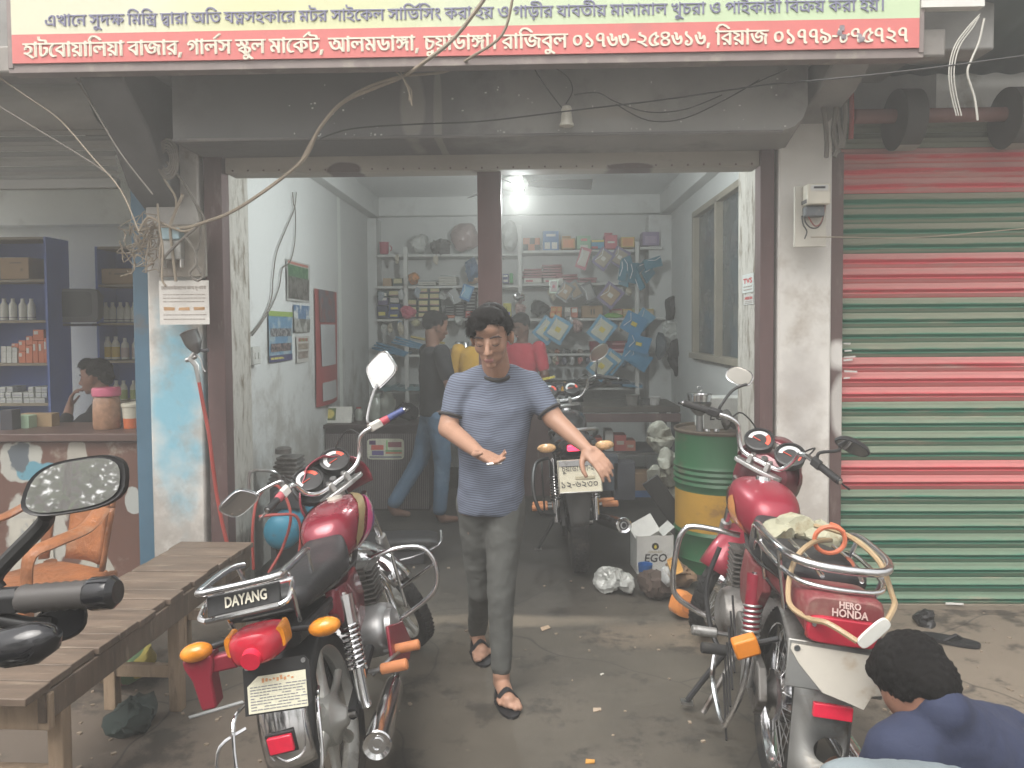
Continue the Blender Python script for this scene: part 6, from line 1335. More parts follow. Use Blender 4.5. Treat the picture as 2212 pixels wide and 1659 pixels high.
flesh('ear', xp([('e', (.079, .008, -.012), (.008, .018, .03), (0, 8, 12))], HM), m_skin, bs, .004, 2)
hairdo(boy, HM, HAIR1, .005, .003)
jer = [('c', shR, .056, shR.lerp(elR, .5), .054), ('c', shL, .056, shL.lerp(elL, .5), .054), ('r', [(J(1060, 1106, 3.27), .145, .108, 0), (J(1060, 1085, 3.27), .146, .112, 0), (J(1062, 1020, 3.27), .142, .108, 0), (J(1065, 950, 3.27), .15, .112, 0), (J(1070, 880, 3.28), .163, .11, 0), (J(1072, 838, 3.29), .15, .088, 0), (J(1074, 815, 3.29), .10, .075, 0), (J(1075, 803, 3.29), .072, .066, 0)]),
    ('c', shR + V((.03, 0, -.005)), .06, shR.lerp(elR, .62), .054), ('c', shR + V((.03, 0, 0)), .06, J(1048, 815, 3.28), .058), ('c', shL + V((-.03, 0, -.005)), .06, shL.lerp(elL, .68), .054), ('c', shL + V((-.03, 0, 0)), .06, J(1102, 815, 3.28), .058)]
js = flesh('t_shirt', jer, m_tee, boy, .009, 6, .014, .07)
def ring(c, ax, r, rr, name, m, par, flat=1., ell=1.):
    c = V(c); ax = V(ax).normalized(); u, w_ = frame(ax)
    MB().tube([c + (u * math.cos(2 * PI * k / 24) + w_ * math.sin(2 * PI * k / 24) * ell) * r for k in range(24)], rr, 8, closed=True).build(name, m, par)
cn = J(1074, 809, 3.27)
pts = []
for k in range(28):
    a = 2 * PI * k / 28; x, y = .074 * math.cos(a), -.068 * math.sin(a)
    pts.append(cn + V((x, y + .01, .014 - .036 * max(0, math.sin(a)) ** 1.3 + .006 * max(0, -math.sin(a)))))
MB().tube(pts, .0095, 8, closed=True).build('collar', m_trim, js)
for s_, e_, f_ in ((shR, elR, .62), (shL, elL, .70)):
    d = (e_ - s_).normalized(); ring(s_.lerp(e_, f_) + d * .018, d, .0505, .0065, 'sleeve_hem', m_trim, js)
trw = [('c', hpR + V((0, 0, .03)), .092, knR, .059), ('c', knR, .059, anR + (knR - anR) * .12, .044), ('c', hpL + V((0, 0, .03)), .092, knL, .059), ('c', knL, .059, anL + (knL - anL) * .1, .044), ('e', pel + V((0, 0, -.02)), (.145, .105, .09))]
flesh('trousers', trw, m_trou, boy, .009, 5, .013, .06)
for t_, h_, k in ((toL, heL, 1), (toR, heR, -1)):
    d = (t_ - h_).normalized(); up = V((0, 0, 1)); s_ = d.cross(up).normalized()
    o_ = []
    for i in range(16):
        a = 2 * PI * i / 16; o_.append(h_.lerp(t_, .52) + d * math.cos(a) * .135 + s_ * math.sin(a) * (.046 + .006 * math.cos(a)))
    for p in o_: p.z = max(.012, p.z - .03)
    sn = MB().rings([[p - V((0, 0, .011)) for p in o_], o_]).build('sandal', m_sandal, boy)
    MB().tube(smooth_path([h_.lerp(t_, .6) - s_ * .05 - V((0, 0, .02)), h_.lerp(t_, .62) + V((0, 0, .035)), h_.lerp(t_, .6) + s_ * .05 - V((0, 0, .02))], 5), .02, 8, flat=.25).build('strap', m_sandal, sn)
# what he holds
hp = J(1072, 1003, 2.86)
kd = MB().cyl(bo.xyz * 0 + hp + V((bo.x, YB0, 0)) + V((-.035, 0, .0)), hp + V((bo.x, YB0, 0)) + V((.02, .0, .004)), .006, seg=12)
tag(kd.build('socket_tool', m_chrome), 'small silver socket held in the fingers of the walking person', 'tool')
# ---- generic standing person (front towards -y before turning)
def stander(name, label, X, Y, yaw, ht, skin, shirt, trou, headrot, armsp, legs=None, hair=HAIR2, face=True, build_w=1., short=True, extra=None, vox=.011):
    k = ht / 1.66
    root = thing(name, label, 'person', m=MX.Translation((X, Y, 0)) @ MX.Rotation(yaw, 4, 'Z'))
    S_ = lambda x, y, z: V((x * k, y * k, z * k))
    hm = MX.Translation(S_(0, -.02, 1.54)) @ Euler([R(q) for q in headrot]).to_matrix().to_4x4()
    lg = legs or dict(kn=[S_(-.1, -.03, .48), S_(.1, -.03, .48)], an=[S_(-.1, .02, .08), S_(.1, .02, .08)], to=[S_(-.13, -.12, .03), S_(.13, -.12, .03)])
    sh = [S_(-.185 * build_w, 0, 1.345), S_(.185 * build_w, 0, 1.345)]
    el = [V(a[0]) * k for a in armsp]; wr = [V(a[1]) * k for a in armsp]
    b = [('r', [(S_(0, 0, .85), .14, .1, 0), (S_(0, 0, 1.), .13, .095, 0), (S_(0, 0, 1.2), .15, .1, 0), (S_(0, 0, 1.34), .15, .085, 0), (S_(0, 0, 1.39), .06, .055, 0)]), ('c', S_(0, .01, 1.36), .055, hm @ V((0, .03, -.05)), .053)]
    for i in (0, 1):
        b += [('c', sh[i], .052, el[i], .042), ('c', el[i], .04, wr[i], .026), ('c', S_((-.08, .08)[i], 0, .86), .08, lg['kn'][i], .055), ('c', lg['kn'][i], .052, lg['an'][i], .035),
              ('c', lg['an'][i], .035, lg['an'][i].lerp(lg['to'][i], .2) - V((0, 0, .03)), .034), ('c', lg['an'][i].lerp(lg['to'][i], .2) - V((0, 0, .03)), .033, lg['to'][i], .024)]
        dd = (wr[i] - el[i]).normalized()
        b += fingers(wr[i], dd, V(((.8, -.8)[i], 0, -.2)), V((0, -1, 0)), .95, (25, 35, 25))
    b += xp(HEADP, hm)
    bd = flesh('body', b, skin, root, vox * .75, 4)
    if face: face_parts(bd, hm, skin)
    hairdo(root, hm, hair, .009, .008)
    s_ = [('r', [(S_(0, 0, .84), .152, .115, 0), (S_(0, 0, 1.), .145, .11, 0), (S_(0, 0, 1.2), .165, .115, 0), (S_(0, 0, 1.33), .165, .098, 0), (S_(0, 0, 1.385), .08, .07, 0)])]
    for i in (0, 1): s_ += [('c', sh[i], .066, sh[i].lerp(el[i], .65 if short else 1.), .058)] + ([] if short else [('c', el[i], .055, wr[i].lerp(el[i], .1), .042)])
    flesh('shirt', s_, shirt, root, vox, 5, .012, .07)
    t_ = [('e', S_(0, 0, .86), (.15, .112, .1))]
    for i in (0, 1): t_ += [('c', S_((-.08, .08)[i], 0, .84), .092, lg['kn'][i], .068), ('c', lg['kn'][i], .066, lg['an'][i].lerp(lg['kn'][i], .1), .056)]
    flesh('trousers', t_, trou, root, vox, 5, .012, .06)
    return root
m_blackc = mat('black_cotton', (.013, .013, .015), .9, var=.2, scale=2.5, bump=.7)
m_jean = mat('blue_jeans', (.075, .13, .2), .85, var=.2, scale=3, bump=.6, dirt=((.13, .2, .28), .25, 5))
m_jeanl = mat('pale_jeans', (.19, .225, .24), .85, var=.1, scale=6)
m_redc = mat('red_cotton', (.5, .045, .07), .85, var=.08, scale=2.5, bump=.7)
m_yel = mat('yellow_cotton', (.62, .36, .06), .85, var=.08, scale=2.5, bump=.7)
m_navy = mat('navy_cotton', (.028, .036, .075), .88, var=.15, scale=2.5, bump=.9)
p = at(940, 1120, 5.95)
q1 = atz(878, 1092, .0)
kk = lambda x, y, z: V((x, y, z))
stander('person', 'person in a black shirt and blue jeans standing with back turned at the dark counter', p.x, 6.0, R(115), 1.66, m_skin2, m_blackc, m_jean, (12, 0, 4),
    [((-.24, -.05, 1.07), (-.2, -.28, 1.02)), ((.24, -.05, 1.07), (.2, -.28, 1.02))], dict(kn=[V((-.09, -.03, .48)), V((.09, .1, .48))], an=[V((-.09, .0, .08)), V((.1, .33, .13))], to=[V((-.1, -.13, .03)), V((.1, .2, .06))]))
p = at(1128, 1000, 7.15)
red = stander('person', 'person in a red t-shirt bent over the parts counter at the back', p.x, 7.15, R(-28), 1.66, m_skin2, m_redc, m_blackc, (22, 0, -10),
    [((-.26, -.06, 1.08), (-.16, -.27, 1.0)), ((.27, -.04, 1.07), (.2, -.26, 1.03))])
p = at(1034, 1000, 6.7)
stander('person', 'person in a yellow shirt half hidden behind the walking person', p.x, 6.75, R(165), 1.64, m_skin2, m_yel, m_jean, (6, 0, 0), [((-.26, -.04, 1.07), (-.2, -.25, 1.0)), ((.26, -.04, 1.07), (.2, -.25, 1.0))], short=True, face=False)
# ---- man behind the left counter, in profile, hand at his mouth
hc = at(205, 815, 5.1)
mr_ = thing('person', 'person in black behind the left shop counter raising a hand to the mouth', 'person', (hc.x, 5.1, 0))
hm = MX.Translation((0, 0, hc.z)) @ MX.Rotation(R(-82), 4, 'Z') @ MX.Rotation(R(5), 4, 'X')
z0 = hc.z
bpr = xp(HEADP, hm) + [('c', (.03, 0, z0 - .06), .055, (.06, 0, z0 - .2), .06), ('r', [((.1, 0, z0 - .85), .13, .17, 0), ((.1, 0, z0 - .5), .12, .17, 0), ((.08, 0, z0 - .25), .11, .18, 0), ((.07, 0, z0 - .18), .06, .07, 0)]),
    ('c', (.06, -.18, z0 - .28), .055, (-.12, -.2, z0 - .42), .044), ('c', (-.12, -.2, z0 - .42), .042, (-.15, -.05, z0 - .2), .028)]
bpr += fingers((-.15, -.05, z0 - .2), (.1, .1, .8), (.7, .3, 0), (0, 1, .3), .95, (25, 40, 30))
b_ = flesh('body', bpr, m_skin3, mr_, .008, 4); face_parts(b_, hm, m_skin3)
hairdo(mr_, hm, HAIR1, .008, .022)
flesh('shirt', [('r', [((.1, 0, z0 - .9), .15, .19, 0), ((.1, 0, z0 - .5), .14, .19, 0), ((.08, 0, z0 - .26), .13, .2, 0), ((.07, 0, z0 - .17), .08, .08, 0)]), ('c', (.06, -.18, z0 - .28), .068, (-.12, -.2, z0 - .42), .06), ('c', (-.12, -.2, z0 - .42), .058, (-.145, -.1, z0 - .27), .046), ('c', (.08, .18, z0 - .28), .068, (-.0, .2, z0 - .55), .06)], m_blackc, mr_, .011, 5, .015, .07)
# ---- mechanic squatting beside the old red bike
YM = 1.92
hc = at(1968, 1480, YM)
mk_ = thing('person', 'person in a navy shirt squatting bent over the rear wheel of the old motorcycle', 'person', (hc.x, YM, 0))
def K(px, py, Y): p = at(px, py, Y); return V((p.x - hc.x, p.y - YM, p.z))
H0 = V((0, 0, hc.z))
hm = MX.Translation(H0) @ MX.Rotation(R(-145), 4, 'Z') @ MX.Rotation(R(48), 4, 'X') @ MX.Rotation(R(-10), 4, 'Y') @ MX.Scale(.83, 4)
nk = K(2030, 1560, YM - .04); sA = K(1940, 1622, YM - .08); sB = K(2165, 1590, YM + .18); ch = K(2080, 1640, YM + .05); pv = K(2290, 1830, YM + .1); pv.z = .22
knA, knB = K(1835, 1725, 1.6), K(2225, 1610, 2.2)
ftA = V((-.1, .15, .04)); ftB = V((.3, .42, .04))
wA, wB = K(1850, 1720, 2.2), K(1870, 1650, 2.4)
elA = K(1890, 1720, YM - .02)
bm = xp(HEADP, hm) + [('c', nk, .058, hm @ V((0, .04, -.06)), .056), ('c', nk, .09, pv, .13), ('c', sA, .06, sB, .06), ('c', sA, .055, elA, .045), ('c', elA, .04, wA, .027), ('c', sB, .055, wB + V((.1, .0, -.05)), .045), ('c', wB + V((.1, .0, -.05)), .04, wB, .027),
    ('c', pv, .1, knA, .06), ('c', knA, .058, ftA, .045), ('c', pv, .1, knB, .06), ('c', knB, .058, ftB, .045), ('c', ftA, .035, ftA + V((-.1, .12, -.01)), .028), ('c', ftB, .035, ftB + V((-.1, .1, -.01)), .028)]
bm += fingers(wA, (-.5, .6, 0), (0, .4, -1), (.5, .5, 0), .95) + fingers(wB, (-.8, .2, 0), (0, 0, -1), (0, -1, 0), .95)
flesh('body', bm, m_skin3, mk_, .008, 4)
hairdo(mk_, hm, [('e', (0, .03, .045), (.085, .098, .086)), ('e', (0, -.02, .08), (.066, .066, .04)), ('e', (0, .08, -.01), (.074, .052, .075)), ('e', (0, .075, -.06), (.058, .036, .035)), ('e', (.07, .025, .01), (.018, .05, .055)), ('e', (-.07, .025, .01), (.018, .05, .055))], .006, .012)
flesh('shirt', [('c', nk + V((.02, 0, -.03)), .105, pv, .155), ('c', sA + V((.03, 0, 0)), .085, sB, .085), ('c', nk, .07, sA, .07), ('c', nk, .07, sB, .08), ('c', sA, .075, elA, .062), ('c', elA, .06, wA.lerp(elA, .35), .048), ('c', sB, .075, wB + V((.1, 0, -.05)), .06), ('c', nk + V((.01, 0, .0)), .08, hm @ V((0, .05, -.1)), .063)], m_navy, mk_, .01, 16, .012, .08)
flesh('jeans', [('c', pv, .125, knA, .078), ('c', knA, .074, ftA + V((0, 0, .06)), .06), ('c', pv, .125, knB, .078), ('c', knB, .074, ftB + V((0, 0, .06)), .06)], m_jeanl, mk_, .012, 5, .012, .06)
# ================================================================ INSIDE THE WORKSHOP
def atx(px, py, X):
    d = ray(px, py); t = X / d.x
    return V((X, d.y * t, CAM_H + d.z * t))
_cm = {}
NUM = ['first', 'second', 'third', 'fourth', 'fifth', 'sixth', 'seventh', 'eighth', 'ninth', 'tenth']
def cmat(rgb, rough=.55, dirt=.1):
    k = (rgb, rough)
    if k not in _cm: _cm[k] = mat('card_%d' % len(_cm), rgb, rough, var=.1, scale=12, dirt=((.25, .23, .2), dirt, 9))
    return _cm[k]
# ---- fan and lit bulb
fx = at(1112, 397, 6.2)
fan = thing('ceiling_fan', 'dark blade ceiling fan under the workshop ceiling', 'fan', fx)
MB().lathe([(.03, .2), (.03, .06), (.09, .04), (.11, .0), (.1, -.04), (.04, -.06), (.0, -.06)]).build('motor', mat('fan_white', (.5, .5, .48), .4), fan)
for k in range(3):
    a = R(7 + 120 * k)
    m_ = MX.Rotation(a, 4, 'Z') @ MX.Rotation(R(-26), 4, 'X')
    MB().prism([(.1, -.02), (.2, -.06), (.62, -.075), (.63, .06), (.2, .04), (.1, .02)], .006).xf(m_ @ MX.Rotation(-PI / 2, 4, 'X')).build('blade', mat('fan_blade', (.02, .017, .016), .95, spec=.05), fan)
lb = at(1121, 400, 4.9)
bulb = thing('light_bulb', 'lit white bulb hanging just under the ceiling fan', 'lamp', lb)
MB().lathe([(.001, -.045), (.02, -.04), (.03, -.015), (.028, .01), (.018, .03)]).build('bulb_glass', mat('lit_bulb', (.95, 1., 1.), .3, emit=22, var=0), bulb)
MB().lathe([(.018, .03), (.022, .035), (.024, .07), (.03, .09), (.03, .11)]).build('lamp_holder', m_white, bulb)
MB().cyl((0, 0, .1), (0, 0, ZC - lb.z), .004, seg=6).build('flex', m_cable, bulb)
pl = bpy.data.lights.new('bulb_light', 'POINT'); pl.energy = 33; pl.color = (.93, 1., .99); pl.shadow_soft_size = .04
po = bpy.data.objects.new('bulb_light', pl); COL.objects.link(po); po.parent = bulb; po.location = (0, 0, -.09)
# ---- shelving on the back wall
YS0, YS1 = 8.02, 8.38
shl = thing('wall_shelving', 'white painted plank shelving covering the back wall of the workshop', 'shelf', (0, YS0, 0))
def zat(py, px=1100, Y=YS0): return at(px, py, Y).z
SH = [(815, 1120, 550), (1120, 1382, 541), (1382, 1430, 533), (815, 1120, 618), (1120, 1375, 612), (815, 1120, 689), (1120, 1435, 688), (815, 1120, 766), (1120, 1420, 764), (815, 1125, 845), (1120, 1380, 838)]
for x0, x1, y in SH:
    a, b = at(x0, y, YS0), at(x1, y, YS0)
    MB().box(((a.x + b.x) / 2, .17, a.z - .014), (b.x - a.x - .004, .34, .026)).build('shelf_board', m_whitewood, shl, bevel=.003)
for x, y0, y1 in ((878, 535, 900), (1124, 488, 900), (1376, 522, 900)):
    a, b = at(x, y0, YS0 - .03), at(x, y1, YS0 - .03)
    MB().box(((a.x + b.x) / 2, -.03, (a.z + b.z) / 2), (.042, .036, a.z - b.z)).build('upright', m_whitewood, shl, bevel=.003)
def stock(name, label, cat, x0, y0, x1, y1, col, Y=YS0 + .05, d=.2, group=None, lab=None, tilt=0., cm=None, open_=False, stripe=None):
    a, b, z0, z1 = rect(x0, y0, x1, y1, Y)
    c = V(((a + b) / 2, Y + d / 2, (z0 + z1) / 2))
    r = thing(name, label, cat, (c.x, c.y, z0), tilt, group)
    w_, h_ = b - a, z1 - z0
    q = MB()
    if open_:
        for x, y, sx, sy in ((-w_ / 2, 0, .004, d), (w_ / 2, 0, .004, d), (0, -d / 2, w_, .004), (0, d / 2, w_, .004)): q.box((x, y, h_ / 2), (sx, sy, h_))
        q.box((0, 0, .003), (w_, d, .004))
        q.box((-w_ * .1, d / 2 - .01, h_ + .02), (w_ * .7, .004, .06), MX.Rotation(.5, 3, 'X'))
    else: q.box((0, 0, h_ / 2), (w_, d, h_))
    q.build('box_body', cm or cmat(col), r, bevel=.003)
    if lab:
        for (u0, v0, u1, v1, lc) in lab:
            MB().box(((u0 + u1 - 1) * w_ / 2, -d / 2 - .0015, (v0 + v1) / 2 * h_), (abs(u1 - u0) * w_, .002, abs(v1 - v0) * h_)).build('label_print', cmat(lc), r, smooth=False)
    return r
Wt, Ye, Bl, Rd, Or, Gn, Kk = (.62, .6, .55), (.62, .5, .12), (.05, .16, .38), (.42, .04, .06), (.62, .2, .06), (.12, .3, .15), (.025, .025, .028)
DG = (.045, .075, .065)
# top row
q = at(830, 549, YS0 + .12)
mug = thing('mug', 'red plastic mug at the left end of the top shelf', 'mug', (q.x, YS0 + .12, q.z))
MB().lathe([(.04, 0), (.048, .02), (.05, .11), (.054, .125), (.046, .12), (.04, .01), (.0, .01)], seg=20).build('cup', cmat((.4, .06, .1)), mug)
MB().tube(arc((.05, 0, .06), .03, -1.3, 1.3, 8, (1, 0, 0), (0, 0, 1)), .006, 6).build('handle', cmat((.4, .06, .1)), mug)
stock('parts_box', 'orange and black chequered box right of the tall shelf post on the top shelf', 'box', 1130, 514, 1166, 541, (.45, .14, .05), lab=[(0, .0, .3, .5, Kk), (.4, .5, .7, 1, Kk), (.7, .0, 1, .45, Kk)])
stock('parts_box', 'tallest blue box with two white squares on the top shelf', 'box', 1173, 499, 1207, 541, Bl, lab=[(.1, .08, .45, .42, Wt), (.55, .08, .9, .42, Wt), (.2, .72, .8, .85, Wt)])
stock('parts_box', 'open orange box with dark lid on the top shelf', 'box', 1214, 515, 1242, 537, (.5, .25, .05), open_=True, lab=[(.1, .1, .9, .9, (.62, .2, .05))])
stock('parts_box', 'pale green open box with pink label on the top shelf', 'box', 1246, 509, 1276, 538, (.25, .42, .28), lab=[(.3, .6, .75, .78, (.6, .2, .2)), (.25, .05, .8, .3, Wt)])
stock('parts_box', 'low blue box with yellow arc on the top shelf', 'box', 1278, 517, 1305, 537, (.03, .25, .42), lab=[(0, .7, 1, .95, Ye), (0, 0, .5, .25, Rd)])
stock('parts_box', 'pink red open box on the top shelf', 'box', 1307, 508, 1333, 537, (.5, .08, .12), open_=True, lab=[(.2, .4, .8, .55, Wt)])
stock('parts_box', 'yellow box with orange panel near the right end of the top shelf', 'box', 1342, 512, 1371, 534, (.6, .42, .1), lab=[(.1, .12, .9, .88, (.6, .26, .08))])
stock('parts_box', 'purple box at the right end of the top shelf', 'box', 1388, 501, 1424, 530, (.22, .16, .3), lab=[(.15, .15, .85, .7, (.35, .28, .4))])
def bag(name, label, x0, y0, x1, y1, Y, m, d=.14, jit=.03, f=9., cat='bag', seed=0, sz=1., group=None):
    a, b, z0, z1 = rect(x0, y0, x1, y1, Y)
    q = MB().ell((0, 0, 0), ((b - a) / 2, d / 2, (z1 - z0) / 2), 34)
    o_ = V((seed * 3.1, seed * 1.7, seed))
    q.v = [v + V(noise.noise_vector(v * f + o_)) * jit + V(noise.noise_vector(v * f * 2.7 + o_)) * jit * .45 - v.normalized() * abs(noise.noise(v * f * 4 + o_)) * jit * .8 for v in q.v]
    o = q.build(name, m, None, angle=28)
    o.location = ((a + b) / 2, Y, (z0 + z1) / 2)
    tag(o, label, cat, group)
    return o
m_film = mat('grey_film', (.4, .41, .39), .22, var=.15, scale=12, bump=.4, coat=.4)
m_film2 = mat('clear_film', (.6, .62, .62), .12, var=.1, scale=14, bump=.5, coat=.6, alpha=.55)
bag('plastic_bag', 'grey plastic bag lying left on the top shelf', 886, 507, 928, 548, YS0 + .15, m_film, seed=1)
bag('dark_cloth', 'dark crumpled cloth hanging over the top shelf edge', 926, 515, 975, 556, YS0 + .05, mat('dark_cloth', (.07, .065, .06), .9), cat='cloth', seed=2, jit=.05)
bag('wrapped_part', 'large film wrapped maroon panel left of the brown post on the top shelf', 972, 480, 1036, 546, YS0 + .15, mat('maroon_film', (.25, .16, .15), .25, var=.3, scale=5, coat=.5), seed=3, f=5)
bag('wrapped_part', 'clear bag bulging beside the tall shelf post on the top shelf', 1083, 477, 1120, 543, YS0 + .15, m_film, seed=4, f=6)
# second row
stock('parts_box', 'small brown carton left on the second shelf', 'box', 827, 601, 845, 618, (.3, .17, .1), cm=m_card)
stock('parts_box', 'dark box with cream label beside the small brown carton', 'box', 848, 601, 871, 618, DG, lab=[(.1, .35, .9, .95, (.5, .46, .28))])
bag('foil_packet', 'orange and red foil packet beside the left shelf post', 882, 588, 906, 616, YS0 + .1, mat('flame_foil', (.5, .2, .05), .3, var=.8, scale=14), seed=5, jit=.02, cat='packet')
for i, (x0, y0, x1, y1, l) in enumerate(((907, 604, 946, 617, 'left'), (950, 592, 991, 617, 'taller'))):
    n = 3 if i == 0 else 6
    r = thing('paper_stack', '%s stack of white film wrapped sheets on the second shelf' % l, 'paper', at((x0 + x1) / 2, y1, YS0 + .17))
    for k in range(n): MB().box((random.uniform(-.006, .006), 0, .008 + k * .018), (.19, .22, .014), MX.Rotation(random.uniform(-.1, .1), 3, 'Z')).build('sheet', m_film2 if k == n - 1 else m_paper, r, bevel=.002)
bag('blue_bag', 'limp blue bag hanging left of the brown centre post', 1003, 555, 1034, 610, YS0 - .08, mat('blue_bagcloth', (.06, .12, .22), .6, var=.4, scale=8), seed=6, jit=.04)
bag('onion_net', 'net of pale bulbs beside the brown centre post', 1010, 594, 1036, 614, YS0 - .02, mat('net', (.5, .35, .25), .7, var=.5, scale=40), seed=7, cat='bag', jit=.015)
stock('parts_box', 'upper of two small blue boxes right of the brown post', 'box', 1086, 592, 1098, 600, (.06, .08, .25), lab=[(.1, .2, .9, .7, Wt)])
stock('parts_box', 'lower of two small blue boxes right of the brown post', 'box', 1086, 601, 1098, 611, (.06, .08, .25), lab=[(.1, .2, .9, .7, Wt)])
stock('parts_box', 'narrow green box by the tall shelf post', 'box', 1101, 590, 1108, 611, (.08, .35, .12))
random.seed(21)
for j, (x0, x1, yt, n) in enumerate(((1130, 1170, 580, 4), (1172, 1216, 571, 5), (1204, 1248, 592, 3), (1250, 1290, 599, 2))):
    yb = 611
    if j < 2: stock('parts_box', 'white box under the %s pile of red packets' % ('left' if j == 0 else 'tall'), 'box', x0 + 2, 601, x1, 611, Wt, lab=[(.1, .2, .5, .6, Rd)]); yb = 601
    h_ = (yb - yt) / n
    for k in range(n):
        a, b, z0, z1 = rect(x0 + random.uniform(-2, 3), yb - (k + 1) * h_, x1 + random.uniform(-3, 3), yb - k * h_, YS0 + .06)
        q = MB(); w_, h2 = b - a, z1 - z0
        q.rings([[V((x * w_ / 2, y * .11, h2 * (.5 + z * zz))) for x, y in ((-1, -1), (-.6, -1.05), (.6, -1.05), (1, -1), (1, 1), (-1, 1))] for z, zz in ((-1, .3), (0, .5), (1, .35))]).jitter(.008, 14)
        o = q.build('seat_packet', mat('maroon_packet', (.24, .035, .05), .35, var=.25, scale=9, coat=.4), None)
        o.location = ((a + b) / 2, YS0 + .17, z0)
        pile = ('left', 'tall middle', 'low third', 'flat right')[j]
        tag(o, '%s maroon packet in the %s pile on the second shelf' % (('lowest', 'second', 'third', 'fourth', 'top')[k] if k < n - 1 else 'top', pile), 'packet', 'maroon packets piled on the second shelf')
# third row: filter boxes with yellow labels
YL = [(.08, .3, .92, .92, (.55, .5, .27)), (.08, .18, .92, .3, (.5, .25, .25))]
YB_ = [(.15, .2, .8, .5, (.6, .52, .1))]
def zz(x): return 552.9 + x * .25
def zy(y): return 414.7 + y * .25
cols = [('first', 1048, 1138, [(852, 905, DG, [(.1, .1, .9, .6, Wt)]), (912, 975, (.12, .1, .2), [(.1, .6, .9, .95, Wt)]), (985, 1088, (.03, .04, .09), YB_)]),
        ('second', 1146, 1244, [(852, 902, DG, YL), (908, 960, DG, [(.1, .1, .9, .9, Wt)]), (966, 1026, (.04, .07, .2), YB_), (1030, 1088, (.04, .07, .2), YB_)]),
        ('third', 1312, 1390, [(928, 985, DG, YL), (990, 1040, DG, YL), (1043, 1088, DG, YL)]),
        ('fourth', 1400, 1490, [(822, 874, DG, YL), (877, 932, DG, YL), (936, 988, DG, YL), (992, 1040, DG, YL), (1043, 1088, DG, YL)]),
        ('fifth', 1498, 1588, [(822, 874, DG, YL), (877, 930, DG, YL), (933, 986, DG, YL), (990, 1038, DG, YL), (1041, 1088, DG, YL)]),
        ('black first', 1630, 1714, [(978 + i * 22, 998 + i * 22, Kk, [(.1, .3, .9, .6, (.3, .3, .3))]) for i in range(4)] + [(1066, 1088, (.5, .12, .05), [(.1, .3, .9, .7, (.6, .3, .2))])]),
        ('black second', 1720, 1802, [(948 + i * 23.5, 970 + i * 23.5, Kk, [(.1, .3, .9, .6, (.3, .3, .3))]) for i in range(6)]),
        ('black third', 1810, 1902, [(862 + i * 28, 888 + i * 28, Kk if i < 6 else (.5, .07, .06), [(.1, .3, .9, .6, (.35, .35, .35))]) for i in range(8)])]
ORD = ['lowest', 'second lowest', 'third from below', 'fourth from below', 'fifth from below', 'sixth from below', 'seventh from below', 'topmost']
for nm, x0, x1, rows in cols:
    n = len(rows)
    for i, (y0, y1, c_, lb_) in enumerate(rows):
        k = n - 1 - i
        pos = 'topmost' if k == n - 1 else ORD[k]
        kind = 'dark green box with yellow label' if lb_ is YL else 'blue box with yellow label' if lb_ is YB_ else 'thin black box' if c_ == Kk else 'thin red box' if 'black' in nm else 'dark box with white label'
        stock('filter_box', '%s, %s of the %s column' % (kind, pos, nm), 'box', zz(x0) + random.uniform(-.6, .6), zy(y0), zz(x1) + random.uniform(-.6, .6), zy(y1), c_, lab=lb_, group='filter boxes stacked in columns on the third shelf', tilt=random.uniform(-.04, .04))
# third row, right side
stock('carton', 'brown cardboard carton with dark U mark on the third shelf', 'box', 1257, 660, 1302, 686, (.3, .2, .12), cm=m_card, lab=[(.42, .25, .47, .7, Kk), (.56, .25, .61, .7, Kk)])
for i, (x0, y0) in enumerate(((1188, 674), (1201, 674), (1190, 662), (1202, 662))):
    stock('orange_box', 'orange box, %s of four under the hanging white card' % ('lower left', 'lower right', 'upper left', 'upper right')[i], 'box', x0, y0, x0 + 12, y0 + 12, Or, lab=[(.2, .2, .8, .8, (.6, .35, .1))], group='four orange boxes on the third shelf')
for i, x0 in enumerate((1219, 1234)):
    stock('mixed_box', ('grey and cream box beside the orange boxes', 'red and cream box left of the carton')[i], 'box', x0, 662 + i * 2, x0 + 14, 686, ((.35, .32, .3), (.5, .14, .08))[i], lab=[(.1, .5, .9, .9, Wt)])
for i, (x0, x1, c_) in enumerate(((1320, 1344, (.42, .09, .08)), (1345, 1366, (.5, .33, .1)), (1367, 1392, (.35, .38, .2)), (1396, 1412, (.45, .35, .1)))):
    stock('long_box', ('maroon', 'yellow', 'olive', 'mustard')[i] + ' long box right of the carton on the third shelf', 'box', x0, 667, x1, 686, c_, lab=[(.05, .4, .95, .8, (.5, .4, .25))])
bag('black_pouch', 'black pouch above the third shelf beside the shelf post', 1146, 650, 1186, 684, YS0 + .1, m_black, seed=8, jit=.04, cat='bag')
bag('green_packet', 'bright green packet on the third shelf right of the carton', 1303, 676, 1345, 690, YS0 + .05, cmat((.2, .45, .08)), seed=9, jit=.015, cat='packet')
stock('yellow_box', 'yellow box at the far left of the right shelves', 'box', 1087, 655, 1104, 684, (.55, .5, .08), lab=[(.1, .1, .9, .35, (.1, .1, .35))])
